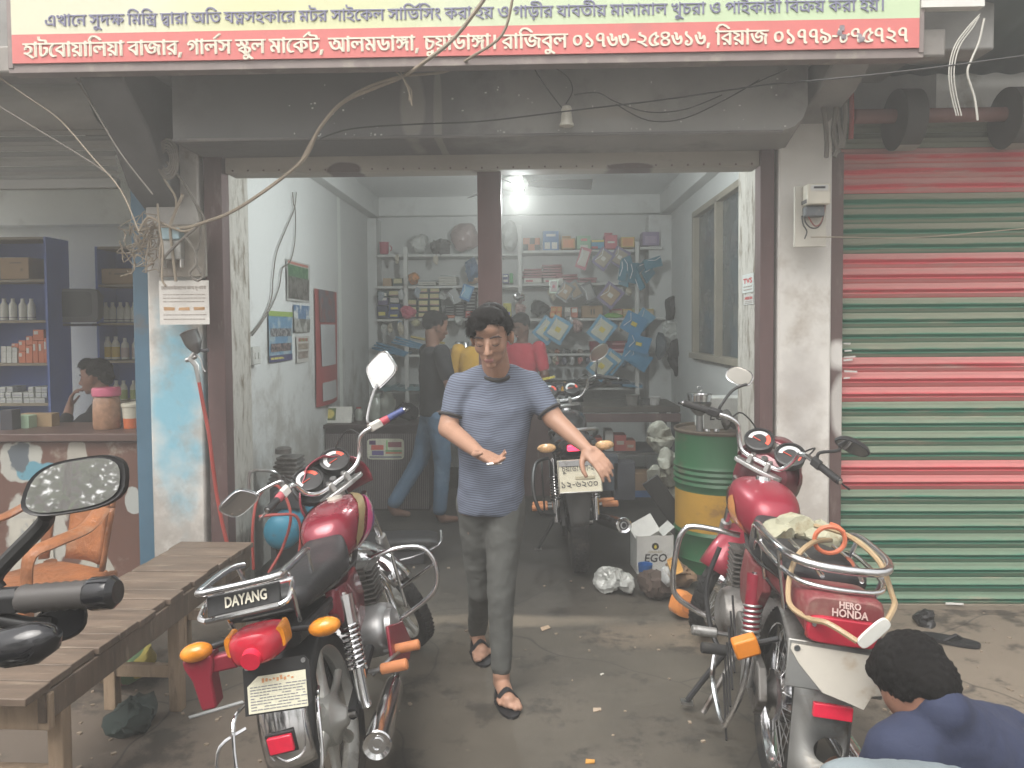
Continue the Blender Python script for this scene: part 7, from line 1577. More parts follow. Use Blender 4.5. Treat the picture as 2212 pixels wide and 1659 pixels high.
# fourth row
for i in range(7):
    a = at(845 + i * 13 - (i % 3) * 10, 760 - i * 4.2, YS0 + .05)
    q = MB().box((0, 0, 0), (.36, .2, .022), Euler((0, R(12 + 3 * (i % 3)), R(-6 + i * 3))).to_matrix()).jitter(.012, 9)
    o = q.build('blue_packet', mat('blue_film_packet', (.07, .22, .36), .3, var=.4, scale=8, coat=.4) if i < 6 else cmat((.5, .4, .12)), None)
    o.location = a
    tag(o, ('%s blue packet in the slanting pile on the fourth shelf' % ORD[i]) if i < 6 else 'yellow packet on top of the slanting blue pile', 'packet', 'slanting packets on the fourth shelf')
for i, (x, r_, y0) in enumerate(((972, .04, 752), (991, .042, 738), (1006, .04, 738))):
    b_ = at(x, 765, YS0 + .12); h_ = at(x, y0, YS0 + .12).z - b_.z
    o = MB().lathe([(r_, 0), (r_, h_ * .9), (r_ * .85, h_), (0, h_)], seg=18).build('tin_can', m_chrome, None, angle=30); o.location = b_
    tag(o, ('low silver tin nearest the black shirted person', 'middle tall silver tin on the fourth shelf', 'right tall silver tin on the fourth shelf')[i], 'tin')
for i in range(2):
    stock('long_red_box', ('upper', 'lower')[i] + ' long maroon box with white lettering on the fourth shelf', 'box', 1274 + i * 2, 737 + i * 13, 1362, 749 + i * 13, (.27, .03, .05), lab=[(.55, .35, .9, .65, (.55, .3, .3))])
random.seed(33)
for i in range(9):
    x = 1166 + i * 12.5
    o = bag('small_part', 'small spare part, %s from the left behind the red shirted person' % NUM[i], x - 6, 754, x + 6, 764, YS0 + .06, cmat(random.choice([(.1, .1, .2), (.3, .25, .22), (.35, .12, .06), (.25, .25, .26), (.08, .08, .08)])), d=.06, jit=.012, f=20, cat='spare part', seed=i + 20, group='small parts on the fourth shelf')
# fifth row: dark film packets
random.seed(8)
for i in range(10):
    x = 1120 + i * 27; c_ = random.choice([(.05, .07, .1), (.07, .2, .32), (.04, .04, .045), (.12, .1, .09)])
    q = MB().box((0, 0, 0), (.2, .2, .03), Euler((0, random.uniform(-.3, .3), random.uniform(-.5, .5))).to_matrix()).jitter(.02, 9)
    o = q.build('dark_packet', cmat(c_, .3), None); o.location = at(x, 832 - random.uniform(0, 8), YS0 + .05)
    tag(o, '%s film packet in the heap on the lowest shelf, number %s from the left' % ({(.05, .07, .1): 'slate', (.07, .2, .32): 'blue', (.04, .04, .045): 'black', (.12, .1, .09): 'brown'}[c_], NUM[i]), 'packet', 'film packets heaped on the lowest shelf')
for i in range(6):
    x = 830 + i * 17
    q = MB().box((0, 0, 0), (.14, .2, .04), Euler((0, random.uniform(-.3, .3), 0)).to_matrix()).jitter(.02, 9)
    o = q.build('teal_packet', cmat((.12, .2, .22), .3), None); o.location = at(x, 838, YS0 + .05)
    tag(o, 'teal film packet on the lowest left shelf, %s from the left' % NUM[i], 'packet', 'teal packets on the lowest left shelf')
# hanging gasket cards: diamond in a film pouch
def card(label, px, py, w_, h_, ang, edge, face, lab, Y=7.86, group=None, tip=0.):
    p = at(px, py, Y); k = Y / FPX
    m_ = MX.Translation(p) @ MX.Rotation(R(tip), 4, 'Z') @ MX.Rotation(R(ang), 4, 'Y')
    r = thing('hanging_packet', label, 'packet', m=m_, group=group)
    W_, H_ = w_ * k, h_ * k
    MB().rings([[V((x * W_ / 2, y, z * H_ / 2)) for x, z in ((-1, -1), (0, -1.02), (1, -1), (1.02, 0), (1, 1), (0, 1.02), (-1, 1), (-1.02, 0))] for y in (-.006, .006)]).jitter(.01, 7).build('pouch', cmat(edge, .25), r)
    if face: MB().box((0, -.014, 0), (W_ * .74, .008, H_ * .74)).build('gasket_sheet', cmat(face, .4), r, bevel=.006)
    if lab: MB().box((0, -.021, .0), (W_ * .26, .003, H_ * .2)).build('label_print', cmat(lab, .5), r)
    MB().tube([(-W_ * .38, -.02, -H_ * .3), (-W_ * .2, -.024, H_ * .1), (-W_ * .36, -.02, H_ * .42)], .004, 5).build('glint_crease', mat('painted_film_glint', (.75, .78, .8), .12), r)  # raised pale streak; the glint on the film is put into its colour
    return r
BE, WF, YLb, PU, GR = (.12, .33, .5), (.56, .56, .46), (.62, .5, .06), (.17, .14, .26), (.14, .15, .16)
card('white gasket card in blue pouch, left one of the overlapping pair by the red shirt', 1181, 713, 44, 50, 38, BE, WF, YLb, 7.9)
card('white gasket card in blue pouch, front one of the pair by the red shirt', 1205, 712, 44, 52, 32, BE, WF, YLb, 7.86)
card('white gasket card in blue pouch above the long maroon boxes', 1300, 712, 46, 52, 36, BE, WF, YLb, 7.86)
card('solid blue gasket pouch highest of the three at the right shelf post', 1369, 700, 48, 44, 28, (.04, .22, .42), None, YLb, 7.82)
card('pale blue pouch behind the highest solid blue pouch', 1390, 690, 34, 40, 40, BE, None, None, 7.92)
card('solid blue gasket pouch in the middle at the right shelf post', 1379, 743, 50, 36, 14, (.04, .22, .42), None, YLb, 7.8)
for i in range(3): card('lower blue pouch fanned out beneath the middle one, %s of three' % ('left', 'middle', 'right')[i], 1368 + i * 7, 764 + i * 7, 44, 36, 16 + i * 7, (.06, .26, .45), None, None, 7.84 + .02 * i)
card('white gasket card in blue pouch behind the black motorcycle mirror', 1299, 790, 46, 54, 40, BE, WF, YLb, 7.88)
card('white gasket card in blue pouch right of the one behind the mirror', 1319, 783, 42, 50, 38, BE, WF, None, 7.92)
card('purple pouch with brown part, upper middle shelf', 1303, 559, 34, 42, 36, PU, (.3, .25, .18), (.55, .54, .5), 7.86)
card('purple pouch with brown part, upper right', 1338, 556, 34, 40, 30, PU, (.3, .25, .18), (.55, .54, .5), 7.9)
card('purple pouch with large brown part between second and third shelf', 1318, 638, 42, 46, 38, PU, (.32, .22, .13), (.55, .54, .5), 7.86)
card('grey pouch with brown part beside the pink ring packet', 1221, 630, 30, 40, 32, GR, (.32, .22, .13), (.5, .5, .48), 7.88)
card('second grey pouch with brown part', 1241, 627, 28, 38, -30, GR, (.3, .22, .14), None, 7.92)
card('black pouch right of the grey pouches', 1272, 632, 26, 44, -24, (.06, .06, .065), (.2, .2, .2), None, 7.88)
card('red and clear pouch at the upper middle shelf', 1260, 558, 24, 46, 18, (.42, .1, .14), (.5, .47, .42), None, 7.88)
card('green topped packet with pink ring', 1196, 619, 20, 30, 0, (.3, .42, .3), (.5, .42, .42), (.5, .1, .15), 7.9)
random.seed(5)
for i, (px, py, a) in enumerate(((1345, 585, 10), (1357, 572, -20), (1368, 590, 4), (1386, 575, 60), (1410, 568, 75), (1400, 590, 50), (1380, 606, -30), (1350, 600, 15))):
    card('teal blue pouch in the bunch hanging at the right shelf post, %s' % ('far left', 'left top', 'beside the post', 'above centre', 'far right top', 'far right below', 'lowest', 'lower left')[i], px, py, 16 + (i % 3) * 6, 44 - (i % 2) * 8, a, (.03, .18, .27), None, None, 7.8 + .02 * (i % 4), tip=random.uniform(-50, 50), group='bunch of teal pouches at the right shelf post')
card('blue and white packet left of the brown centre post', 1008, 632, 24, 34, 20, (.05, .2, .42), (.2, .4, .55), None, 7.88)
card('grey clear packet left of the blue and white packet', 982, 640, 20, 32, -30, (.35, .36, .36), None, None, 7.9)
bag('pink_bag', 'crumpled pink bag hanging at the left shelf post', 863, 662, 897, 688, 7.95, cmat((.5, .1, .15), .35), seed=10, jit=.03)
bag('clear_bag', 'small clear bag with yellow parts under the third shelf', 887, 688, 908, 708, 7.95, mat('film_yellow', (.42, .4, .25), .2, var=.3, coat=.5), seed=11, jit=.02, cat='bag')
bag('clear_bag', 'small round clear bag near the head in the black shirt', 980, 684, 1000, 704, 7.95, m_film, seed=12, jit=.02)
for i, (x0, y0, x1, y1) in enumerate(((1110, 628, 1133, 655), (1112, 655, 1136, 680), (1222, 685, 1240, 702), (1236, 690, 1256, 718))):
    bag('foil_bag', 'crinkled silver bag %s' % ('high on the tall shelf post', 'with pinkish tint on the tall shelf post', 'under the third shelf beside the white card', 'with rusty parts right of the silver one')[i], x0, y0, x1, y1, 7.9, m_chrome if i in (0, 2) else mat('rosy_film', (.45, .3, .28), .25, var=.4, scale=20, coat=.5), seed=13 + i, jit=.03, f=16)
for i in range(7):
    x = 1168 + i * 17
    bag('sachet', 'little hanging sachet, %s from the left in the row under the fourth shelf' % NUM[i], x - 6, 770, x + 6, 788, 7.98, cmat(((.12, .12, .16), (.4, .4, .4), (.38, .13, .12))[i % 3], .25), seed=30 + i, jit=.012, f=20, d=.03, cat='sachet', group='row of sachets under the fourth shelf')
bag('black_bag', 'black bag hanging at the right end between third and fourth shelf', 1436, 632, 1462, 692, 8.0, m_black, seed=40, jit=.04)
bag('film_bag', 'large clear film bag bulging at the right end of the shelves', 1430, 690, 1480, 740, 7.9, m_film, seed=41, jit=.04)
bag('black_coat', 'black coat hanging in the right back corner', 1442, 728, 1474, 812, 7.8, m_blackc, seed=42, jit=.05, cat='coat', f=5)
bag('dark_umbrella', 'dark folded cover hanging left of the black coat', 1412, 715, 1440, 775, 7.85, mat('slate_cloth', (.06, .08, .095), .6), seed=43, jit=.04, cat='cover', f=5)
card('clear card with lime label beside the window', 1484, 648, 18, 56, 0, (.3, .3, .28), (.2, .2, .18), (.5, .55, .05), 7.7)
random.seed(44)
for i in range(34):
    x = random.choice((random.uniform(820, 1020), random.uniform(1130, 1370))); y = random.choice((566, 632, 705, 782)) + random.uniform(-6, 8)
    if 880 < x < 1100 and y > 690: continue
    m_ = random.choice((m_film, m_film2, cmat((.3, .34, .38), .25), cmat((.4, .36, .28), .3), cmat((.12, .2, .3), .3)))
    bag('clear_packet', 'small film packet of parts hung between the shelf boards', x - 7, y - 11, x + 7, y + 11, random.uniform(7.9, 7.98), m_, seed=100 + i, jit=.018, f=14, d=.03, cat='packet', group='film packets hung between the shelf boards')
# ---- workbench at the back right
YW = 6.55
wa, wb, _, _ = rect(1190, 880, 1470, 900, YW); wz = at(1300, 880, YW).z
wbn = thing('workbench', 'long dark workbench with grimy top along the back right', 'workbench', ((wa + wb) / 2, YW, 0))
WW = wb - wa
MB().box((0, .35, wz - .02), (WW, .7, .05)).build('bench_top', mat('grimy_wood', (.07, .06, .05), .55, var=.35, scale=4, dirt=((.16, .14, .12), .25, 5)), wbn, bevel=.005)
MB().box((0, .0, wz - .09), (WW, .04, .07)).build('apron', m_brown, wbn, bevel=.004)
for s in (-1, 1):
    for y in (.03, .66): MB().box((s * (WW / 2 - .04), y, (wz - .05) / 2), (.06, .06, wz - .05)).build('leg', m_dark, wbn)
zsh = at(1300, 982, YW).z
MB().box((0, .35, zsh), (WW - .05, .6, .03)).build('lower_shelf', m_dark, wbn)
MB().box((.02, -.03, zsh + .01), (WW - .1, .02, .02)).build('shelf_rail', m_steel, wbn)
for i, (x, w_, h_, c_) in enumerate(((1366, 30, 22, (.16, .15, .14)), (1414, 26, 17, (.42, .41, .4)), (1395, 20, 14, (.08, .08, .08)))):
    p = at(x, 881 - 2, YW + .15); k = p.y / FPX
    o = MB().lathe([(w_ * k * .38, 0), (w_ * k * .5, h_ * k), (w_ * k * .54, h_ * k), (w_ * k * .5, h_ * k - .006), (w_ * k * .34, .01), (0, .008)], seg=20).build('bowl', cmat(c_), None, angle=30)
    o.location = (p.x, p.y, wz + .005)
    tag(o, ('deep grey tub on the workbench', 'pale bowl at the right end of the workbench', 'small black bowl between tub and pale bowl')[i], 'bowl')
random.seed(12)
for i, (x, w_, y0, c_) in enumerate(((1262, 24, 940, (.2, .15, .12)), (1290, 22, 946, (.35, .08, .05)), (1316, 18, 930, (.4, .38, .36)), (1340, 26, 940, (.35, .07, .06)), (1362, 22, 952, (.38, .12, .08)))):
    stock('lower_box', ('brown', 'red', 'white bottle shaped', 'wider red', 'rusty orange')[i] + ' pack on the lower shelf of the workbench', 'box', x - w_ / 2, y0, x + w_ / 2, 981, c_, Y=YW + .1, lab=[(.2, .5, .8, .7, (.4, .35, .3))])
for i, (x0, y0, x1, y1, c_, l) in enumerate(((1326, 1000, 1372, 1080, (.1, .1, .12), 'dark crate'), (1372, 1022, 1418, 1074, (.32, .2, .12), 'brown carton with blue band'), (1290, 985, 1335, 1060, (.12, .14, .17), 'slate coloured pack'))):
    stock('floor_box', l + ' standing under the workbench', 'box', x0, y0, x1, y1, c_, Y=6.4, lab=[(.0, .0, 1, .28, (.05, .12, .28))] if i == 1 else None)
# sacks and grimy fairings piled right of the bench
m_gsack = mat('grimy_white_plastic', (.4, .4, .34), .5, var=.25, scale=5, dirt=((.12, .1, .06), .45, 6))
for i, (x0, y0, x1, y1, Y) in enumerate(((1402, 895, 1452, 985, 5.6), (1415, 965, 1470, 1050, 5.3), (1398, 1000, 1440, 1080, 5.5), (1450, 1040, 1475, 1110, 5.3))):
    bag('grimy_panel', ('tallest', 'second, oil streaked', 'third, low', 'lowest')[i] + ' grimy white plastic panel in the pile beside the drum', x0, y0, x1, y1, Y, m_gsack, seed=50 + i, jit=.06, f=4, cat='panel')
bb = MB().box((0, 0, 0), (.12, .02, .34), Euler((0, R(-35), 0)).to_matrix())
o = bb.build('black_fender', m_black, None, bevel=.006); o.location = at(1435, 1080, 5.1); tag(o, 'black plastic mudguard leaning beside the drum', 'mudguard')
for i, (x0, x1) in enumerate(((1090, 1175), (1180, 1240))):
    q = at((x0 + x1) / 2, 850, 7.3)
# parts counter in front of the red shirted person (behind the black motorcycle)
ca, cb, _, _ = rect(1040, 850, 1200, 900, 6.9); cz = at(1120, 852, 6.9).z
ct = thing('parts_counter', 'low parts counter heaped with film packets before the red shirted person', 'counter', ((ca + cb) / 2, 6.9, 0))
MB().box((0, .2, cz - .02), (cb - ca, .4, .04)).build('counter_top', m_dark, ct); MB().box((0, .21, (cz - .05) / 2), (cb - ca - .04, .34, cz - .05)).build('counter_body', m_brown, ct)
yt = MB().box((0, 0, 0), (.17, .02, .02), Euler((0, R(-12), 0)).to_matrix()); o = yt.build('yellow_tool', cmat((.6, .5, .08)), None); o.location = at(1178, 818, 6.75); tag(o, 'yellow handled tool held out by the red shirted person', 'tool')
oy = at(1219, 845, 6.6)
o = MB().lathe([(.03, 0), (.03, .09), (.022, .11), (.012, .12), (.014, .15), (0, .152)], seg=14).build('oil_bottle', cmat((.5, .26, .03)), None, angle=30); o.location = (oy.x, oy.y, oy.z - .07); tag(o, 'amber oil bottle standing behind the black motorcycle handlebar', 'bottle')
# ---- dark ribbed desk on the left
YD = 6.35
da, db, _, _ = rect(686, 915, 926, 1100, YD); da = WL + .01; dz_ = at(800, 917, YD).z
dk = thing('desk', 'dark brown desk with fine vertical ribs on its front', 'desk', ((da + db) / 2, YD, 0))
DW = db - da
m_desk = mat('desk_brown', (.045, .03, .03), .5, var=.2, scale=4, dirt=((.1, .085, .08), .2, 4))
MB().box((0, .27, dz_ - .015), (DW + .02, .58, .03)).build('desk_top', m_desk, dk, bevel=.004)
MB().box((0, .28, dz_ / 2 - .015), (DW, .52, dz_ - .03)).build('desk_body', m_desk, dk)
rb = MB()
n = 54
for i in range(n): rb.box((-DW / 2 + DW * (i + .5) / n, .012, dz_ / 2 - .03), (DW / n * .55, .014, dz_ - .1))
q = rb.build('front_ribs', mat('desk_rib', (.22, .19, .19), .45, var=.2, scale=5), dk, smooth=False); q['kind'] = 'stuff'
a = at(833, 970, YD)
pcx_ = a.x - (da + db) / 2
q = MB().rings([[V((pcx_ + x, y, a.z + z)) for x, z in [(u * .155, v * .088) for u, v in rrect(8, 24)]] for y in (-.006, -.002)]).build('advert_plate', cmat((.62, .62, .5)), dk, smooth=False)
for (u0, v0, u1, v1, c_) in ((-.9, .45, -.55, .85, (.12, .06, .15)), (-.8, -.05, -.1, .4, (.6, .13, .1)), (-.75, -.6, -.1, -.15, (.15, .12, .3)), (.15, .2, .9, .7, (.3, .1, .12)), (0, -.25, .9, -.1, (.15, .35, .15)), (0, -.45, .9, -.3, (.6, .2, .1)), (-.9, -.85, .9, -.7, (.2, .2, .25)), (.05, -.1, .12, .9, (.2, .5, .15))):
    MB().box((pcx_ + (u0 + u1) / 2 * .15, -.0075, a.z + (v0 + v1) / 2 * .085), ((u1 - u0) * .15, .002, (v1 - v0) * .085)).jitter(.003, 40).build('print_patch', cmat(c_), q, smooth=False)
# things on the desk
p = at(725, 912, YD + .1); p.z = dz_
tc = thing('tent_calendar', 'white tent calendar with a yellow flower picture on the desk', 'calendar', (p.x, YD + .12, dz_))
tm = MX.Rotation(R(-18), 4, 'X')
tb = MB().box((0, 0, .07), (.26, .004, .14)).xf(tm).build('calendar_leaf', cmat((.66, .65, .6)), tc)
MB().box((0, 0, .07), (.26, .004, .14)).xf(MX.Translation((0, .09, 0)) @ MX.Rotation(R(18), 4, 'X')).build('calendar_back', cmat((.5, .5, .47)), tc)
m_fl = mat('flower_photo', (.1, .14, .05), .6, var=.3, scale=30)
overlay(m_fl, (.62, .52, .14), blob_mask(-.06, .075, .04, .036, soft=.3, nz=.3, nsc=30))
MB().box((-.06, -.003, .075), (.105, .002, .105)).xf(tm).build('flower_picture', m_fl, tb, smooth=False)
m_jar = mat('cloudy_jar', (.35, .37, .33), .2, var=.15, scale=10, coat=.4, alpha=.75)
for i, (x, h_, r_, l) in enumerate(((775, 26, .035, 'small glass jar with red lid on the desk'), (812, 52, .07, 'left of two big cloudy plastic jars on the desk'), (838, 56, .075, 'right of two big cloudy plastic jars on the desk'))):
    p = at(x, 905, YD + .3); k = p.y / FPX
    j = thing('jar', l, 'jar', (p.x, YD + .3, dz_))
    H_ = h_ * k
    MB().lathe([(r_ * .9, 0), (r_, .01), (r_, H_ * .35), (r_ * .96, H_ * .4), (r_, H_ * .45), (r_, H_ * .75), (r_ * .6, H_ * .92), (r_ * .6, H_)], seg=20).build('glass', m_jar, j)
    MB().lathe([(r_ * .65, H_), (r_ * .65, H_ * 1.1), (0, H_ * 1.1)], seg=20).build('lid', cmat((.35, .05, .05)) if i == 0 else m_jar, j, angle=30)
bag('black_cloth', 'black cloth bundle on the right end of the desk', 850, 868, 908, 912, YD + .25, m_blackc, seed=60, jit=.05, cat='cloth', f=6)
# ---- posters on the left wall
def wallposter(name, label, x0, y0, x1, y1, m, extra=(), cat='poster', sag=.0, dx=.004):
    p0 = atx(x0, (y0 + y1) / 2, WL + .01); p1 = atx(x1, (y0 + y1) / 2, WL + .01)
    Y0, Y1 = p0.y, p1.y
    Ym = (Y0 + Y1) / 2
    px_m = (x0 + x1) / 2
    z0 = atx(px_m, y1, WL).z; z1 = atx(px_m, y0, WL).z
    r = thing(name, label, cat, (WL + .004, Ym, z0))
    W_, H_ = Y1 - Y0, z1 - z0
    def sheet(u0, v0, u1, v1, mm, nm, lift, par):
        def fn(u, v):
            uu = u0 + (u1 - u0) * u; vv = v0 + (v1 - v0) * v
            return V((lift + sag * math.sin(uu * PI) * (1 - vv) + .004 * math.sin(uu * 5 + vv * 3), (uu - .5) * W_, vv * H_))
        return MB().grid(fn, 6, 6).build(nm, mm, par)
    base = sheet(0, 0, 1, 1, m, 'sheet', .006, r)
    for e in extra: sheet(*e[:4], e[4], e[5], .006 + dx, base)
    return r
def photo_mat(name, a, b, sc_=20): 
    m = mat(name, a, .45, var=.2, scale=sc_); overlay(m, b, lambda N, L, co: _thr(N, L, co, sc_)); return m
def _thr(N, L, co, sc_):
    n = N.new('ShaderNodeTexNoise'); n.inputs['Scale'].default_value = sc_; n.inputs['Detail'].default_value = 4; L(co, n.inputs['Vector'])
    r = N.new('ShaderNodeMapRange'); r.inputs['From Min'].default_value = .48; r.inputs['From Max'].default_value = .58; L(n.outputs['Fac'], r.inputs['Value']); return r.outputs[0]
wallposter('calendar', 'green topped calendar picture highest on the left wall', 619, 566, 669, 652, cmat((.42, .42, .4)), [(.04, .6, .9, .88, photo_mat('green_scene', (.04, .13, .06), (.1, .2, .1)), 'picture'), (.04, .06, .95, .6, photo_mat('grey_crowd', (.15, .14, .13), (.06, .06, .05)), 'picture'), (.05, .9, .9, .96, cmat((.4, .15, .12)), 'title_bar')])
wallposter('poster', 'sky blue poster with rows of motorcycles lowest on the left wall', 580, 673, 631, 780, photo_mat('blue_poster', (.12, .25, .38), (.3, .38, .42), 9), [(.0, .9, 1, 1, cmat((.25, .35, .08)), 'title_bar'), (.05, .5, .95, .66, photo_mat('bikes_row', (.06, .06, .07), (.3, .3, .3), 60), 'bike_row'), (.05, .2, .95, .36, photo_mat('bikes_row2', (.05, .05, .06), (.28, .2, .18), 60), 'bike_row'), (.0, .0, 1, .13, cmat((.06, .06, .14)), 'foot_bar'), (.05, .05, .6, .09, cmat((.5, .45, .1)), 'foot_line')])
wallposter('poster', 'blue and white picture sheet beside the motorcycle poster', 634, 660, 669, 718, photo_mat('blue_white', (.1, .2, .35), (.5, .52, .5), 12), [(.0, .0, 1, .5, photo_mat('grey_land', (.15, .15, .13), (.35, .35, .33), 14), 'picture')])
wallposter('poster', 'small faded sheet of product pictures on the left wall', 640, 726, 668, 782, cmat((.5, .48, .45)), [(.15, .8, .85, .92, photo_mat('p1', (.4, .12, .12), (.2, .3, .12), 30), 'picture'), (.1, .5, .9, .72, photo_mat('p2', (.25, .2, .15), (.35, .3, .25), 30), 'picture'), (.1, .15, .9, .42, photo_mat('p3', (.2, .15, .12), (.32, .28, .25), 30), 'picture')])
wallposter('calendar', 'long red calendar with white sheet nearest the back of the left wall', 681, 628, 728, 872, mat('calendar_red', (.34, .06, .06), .45, var=.08, scale=5), [(.15, .72, .85, 1.0, photo_mat('portrait', (.12, .1, .12), (.2, .08, .07), 9), 'picture'), (.16, .34, .84, .7, cmat((.42, .43, .44)), 'date_sheet'), (.16, .04, .84, .2, cmat((.42, .42, .42)), 'text_sheet')], cat='calendar', sag=.03, dx=.01)
# wall wires and socket on the left wall
def cable(name, label, pts, r, m=None, sub=5, cat='cable', group=None):
    o = MB().tube(smooth_path(pts, sub), r, 7).build(name, m or m_cable, None)
    return tag(o, label, cat, group)
m_wg = mat('dusty_cable', (.16, .145, .125), .8, var=.2, scale=9)
m_wt = mat('tan_cable', (.3, .25, .19), .7, var=.2, scale=9)
A_ = lambda px, py: atx(px, py, WL + .015)
cable('wall_cable', 'pair of thin cables looping down the left wall past the green calendar', [A_(632, 415), A_(634, 440), A_(638, 455), A_(637, 520), A_(627, 565), A_(610, 580), A_(603, 620), A_(585, 665), A_(560, 705), A_(545, 725)], .0042, m_wg)
cable('wall_cable', 'outer thin cable looping down the left wall', [A_(640, 415), A_(636, 450), A_(620, 490), A_(598, 545), A_(590, 600), A_(587, 640), A_(575, 675), A_(556, 705), A_(540, 722)], .0042, m_wg)
sk = atx(547, 768, WL + .02)
sw_ = thing('wall_socket', 'white wall socket just inside the left jamb', 'socket', sk)
MB().box((.01, 0, 0), (.03, .13, .11)).build('socket_plate', cmat((.5, .5, .47)), sw_, bevel=.005)
for y in (-.03, .03): MB().box((.028, y, 0), (.01, .03, .04)).build('rocker', cmat((.55, .55, .52)), sw_, bevel=.003)
# ---- oil drum with its clutter
YDm = 4.92
dl = at(1464, 1000, YDm - .1)
dxc = dl.x + .29
drum = thing('oil_drum', 'green oil drum with a yellow band standing inside the right jamb', 'drum', (dxc, YDm, 0))
m_dg = mat('drum_green', (.025, .11, .045), .4, var=.2, scale=3, dirt=((.09, .08, .05), .2, 5)); m_dy = mat('drum_yellow', (.5, .28, .04), .45, var=.12, scale=4, dirt=((.25, .13, .05), .25, 5))
def dring(z0, z1, m, nm, bulges=()):
    pr = [(.285, z0)]
    for b_ in bulges: pr += [(.285, b_ - .02), (.296, b_), (.285, b_ + .02)]
    pr += [(.285, z1)]
    MB().lathe(pr, seg=44, caps=False).build(nm, m, drum)
dring(.0, .26, m_dg, 'lower_band', (.08, .24)); dring(.26, .50, m_dy, 'yellow_band', ()); dring(.50, .87, m_dg, 'upper_band', (.545, .58, .615, .65))
MB().lathe([(.29, .86), (.295, .875), (.29, .885), (.28, .88), (.275, .865), (0, .865)], seg=44).build('lid', mat('rusty_lid', (.09, .065, .045), .7, var=.4, scale=6), drum)
m_whb = cmat((.6, .6, .57))
eb = thing('oil_carton', 'white oil carton lettered in black on top of the drum', 'box', (dxc + .04, YDm + .14, .866), R(4))
MB().box((0, 0, .1), (.3, .2, .2)).build('box_body', m_whb, eb, bevel=.004)
latin('EGO', .07, 'carton_lettering', m_ink2, eb, MX.Translation((-.04, -.1025, .08)), .0005, .001, shear=.12)
fn_ = at(1508, 925, YDm - .12)
fu = thing('funnel_stand', 'upright grey steel funnel on the front of the drum lid', 'funnel', (fn_.x, YDm - .16, .866))
MB().lathe([(.03, 0), (.022, .01), (.02, .11), (.06, .15), (.075, .19), (.07, .19), (.05, .15), (0, .13)], seg=20).build('funnel_body', m_steel, fu, angle=35)
tw_ = thing('strainer', 'silver strainer bowl with ring resting on the funnel', 'strainer', (fn_.x, YDm - .16, 1.056))
MB().lathe([(.05, 0), (.07, .01), (.075, .05), (.08, .055), (.07, .052), (.06, .015), (0, .01)], seg=22).build('bowl', m_chrome, tw_, angle=35)
MB().tube(arc((0, 0, .085), .016, 0, 2 * PI, 14, (1, 0, 0), (0, 0, 1))[:-1], .003, 6, closed=True).build('ring', m_steel, tw_)
for i, x in enumerate((1528, 1548)):
    p = at(x, 925, YDm - .2); o = MB().lathe([(.016, 0), (.018, .02), (.015, .03), (0, .03)], seg=14).build('cap_nut', m_chrome, None); o.location = (p.x, YDm - .2, .866)
    tag(o, ('left', 'right')[i] + ' shiny round nut on the drum lid', 'nut')
for i, x in enumerate((1570, 1590)):
    p = at(x, 925, YDm - .15); o = bag('greasy_part', ('brown greasy cylinder on the drum lid', 'greasy lump at the right of the drum lid')[i], x - 14, 885 + i * 10, x + 14, 928, YDm - .12, m_engine, seed=70 + i, jit=.015, cat='engine part')
# ---- floor clutter on the right inside
YE = 4.72
a, b, z0, z1 = rect(1388, 1130, 1466, 1204, YE)
e2 = thing('oil_carton', 'white open oil carton lettered in black on the floor beside the drum', 'box', ((a + b) / 2 - .04, YE + .1, 0), R(5))
H_ = .235; W_ = .225; D_ = .19
q = MB()
for x, y, sx, sy in ((-W_ / 2, 0, .004, D_), (W_ / 2, 0, .004, D_), (0, -D_ / 2, W_, .004), (0, D_ / 2, W_, .004)): q.box((x, y, H_ / 2), (sx, sy, H_))
q.box((0, 0, .003), (W_, D_, .004)).build('box_body', m_whb, e2)
MB().box((-.06, -.05, H_ + .04), (.16, .003, .12), Euler((R(-30), R(-28), 0)).to_matrix()).build('flap', m_whb, e2)
MB().box((.09, 0, H_ + .02), (.003, .16, .09), Euler((0, R(50), 0)).to_matrix()).build('flap', m_whb, e2)
latin('EGO', .07, 'carton_lettering', m_ink2, e2, MX.Translation((.0, -.0985, .095)), .0005, .0012, shear=.12)
latin('CONQUEST', .016, 'carton_lettering', mat('ink_gold', (.35, .28, .12), .6), e2, MX.Translation((.0, -.0985, .135)), .0005)
MB().cyl((.0, -.097, .17), (.0, -.099, .17), .022, seg=20).build('emblem', m_ink2, e2); MB().ell((.0, -.0995, .167), (.009, .001, .012), 12).build('emblem_drop', cmat((.62, .5, .05)), e2)
p = at(1394, 1228, 4.55)
cu = MB().lathe([(.028, 0), (.036, .01), (.042, .1), (.044, .115), (.04, .113), (.034, .012), (0, .01)], seg=22).build('blue_cup', mat('blue_plastic', (.02, .1, .3), .35), None); cu.location = (p.x, 4.55, 0); tag(cu, 'blue plastic cup on the floor before the white oil carton', 'cup')
cr = thing('orange_dish', 'orange yellow plastic dish leaning on the rags beside the cup', 'dish', m=MX.Translation(at(1458, 1222, 4.4)) @ Euler((R(-20), R(-22), 0)).to_matrix().to_4x4())
MB().rings([[V((x * k, y, z * k)) for x, z in [(u * .032, v * .046) for u, v in rrect(6, 20)]] for y, k in ((0, 1), (-.012, 1.06), (-.012, .92), (-.004, .85))]).build('tray', cmat((.6, .33, .08), .35), cr)
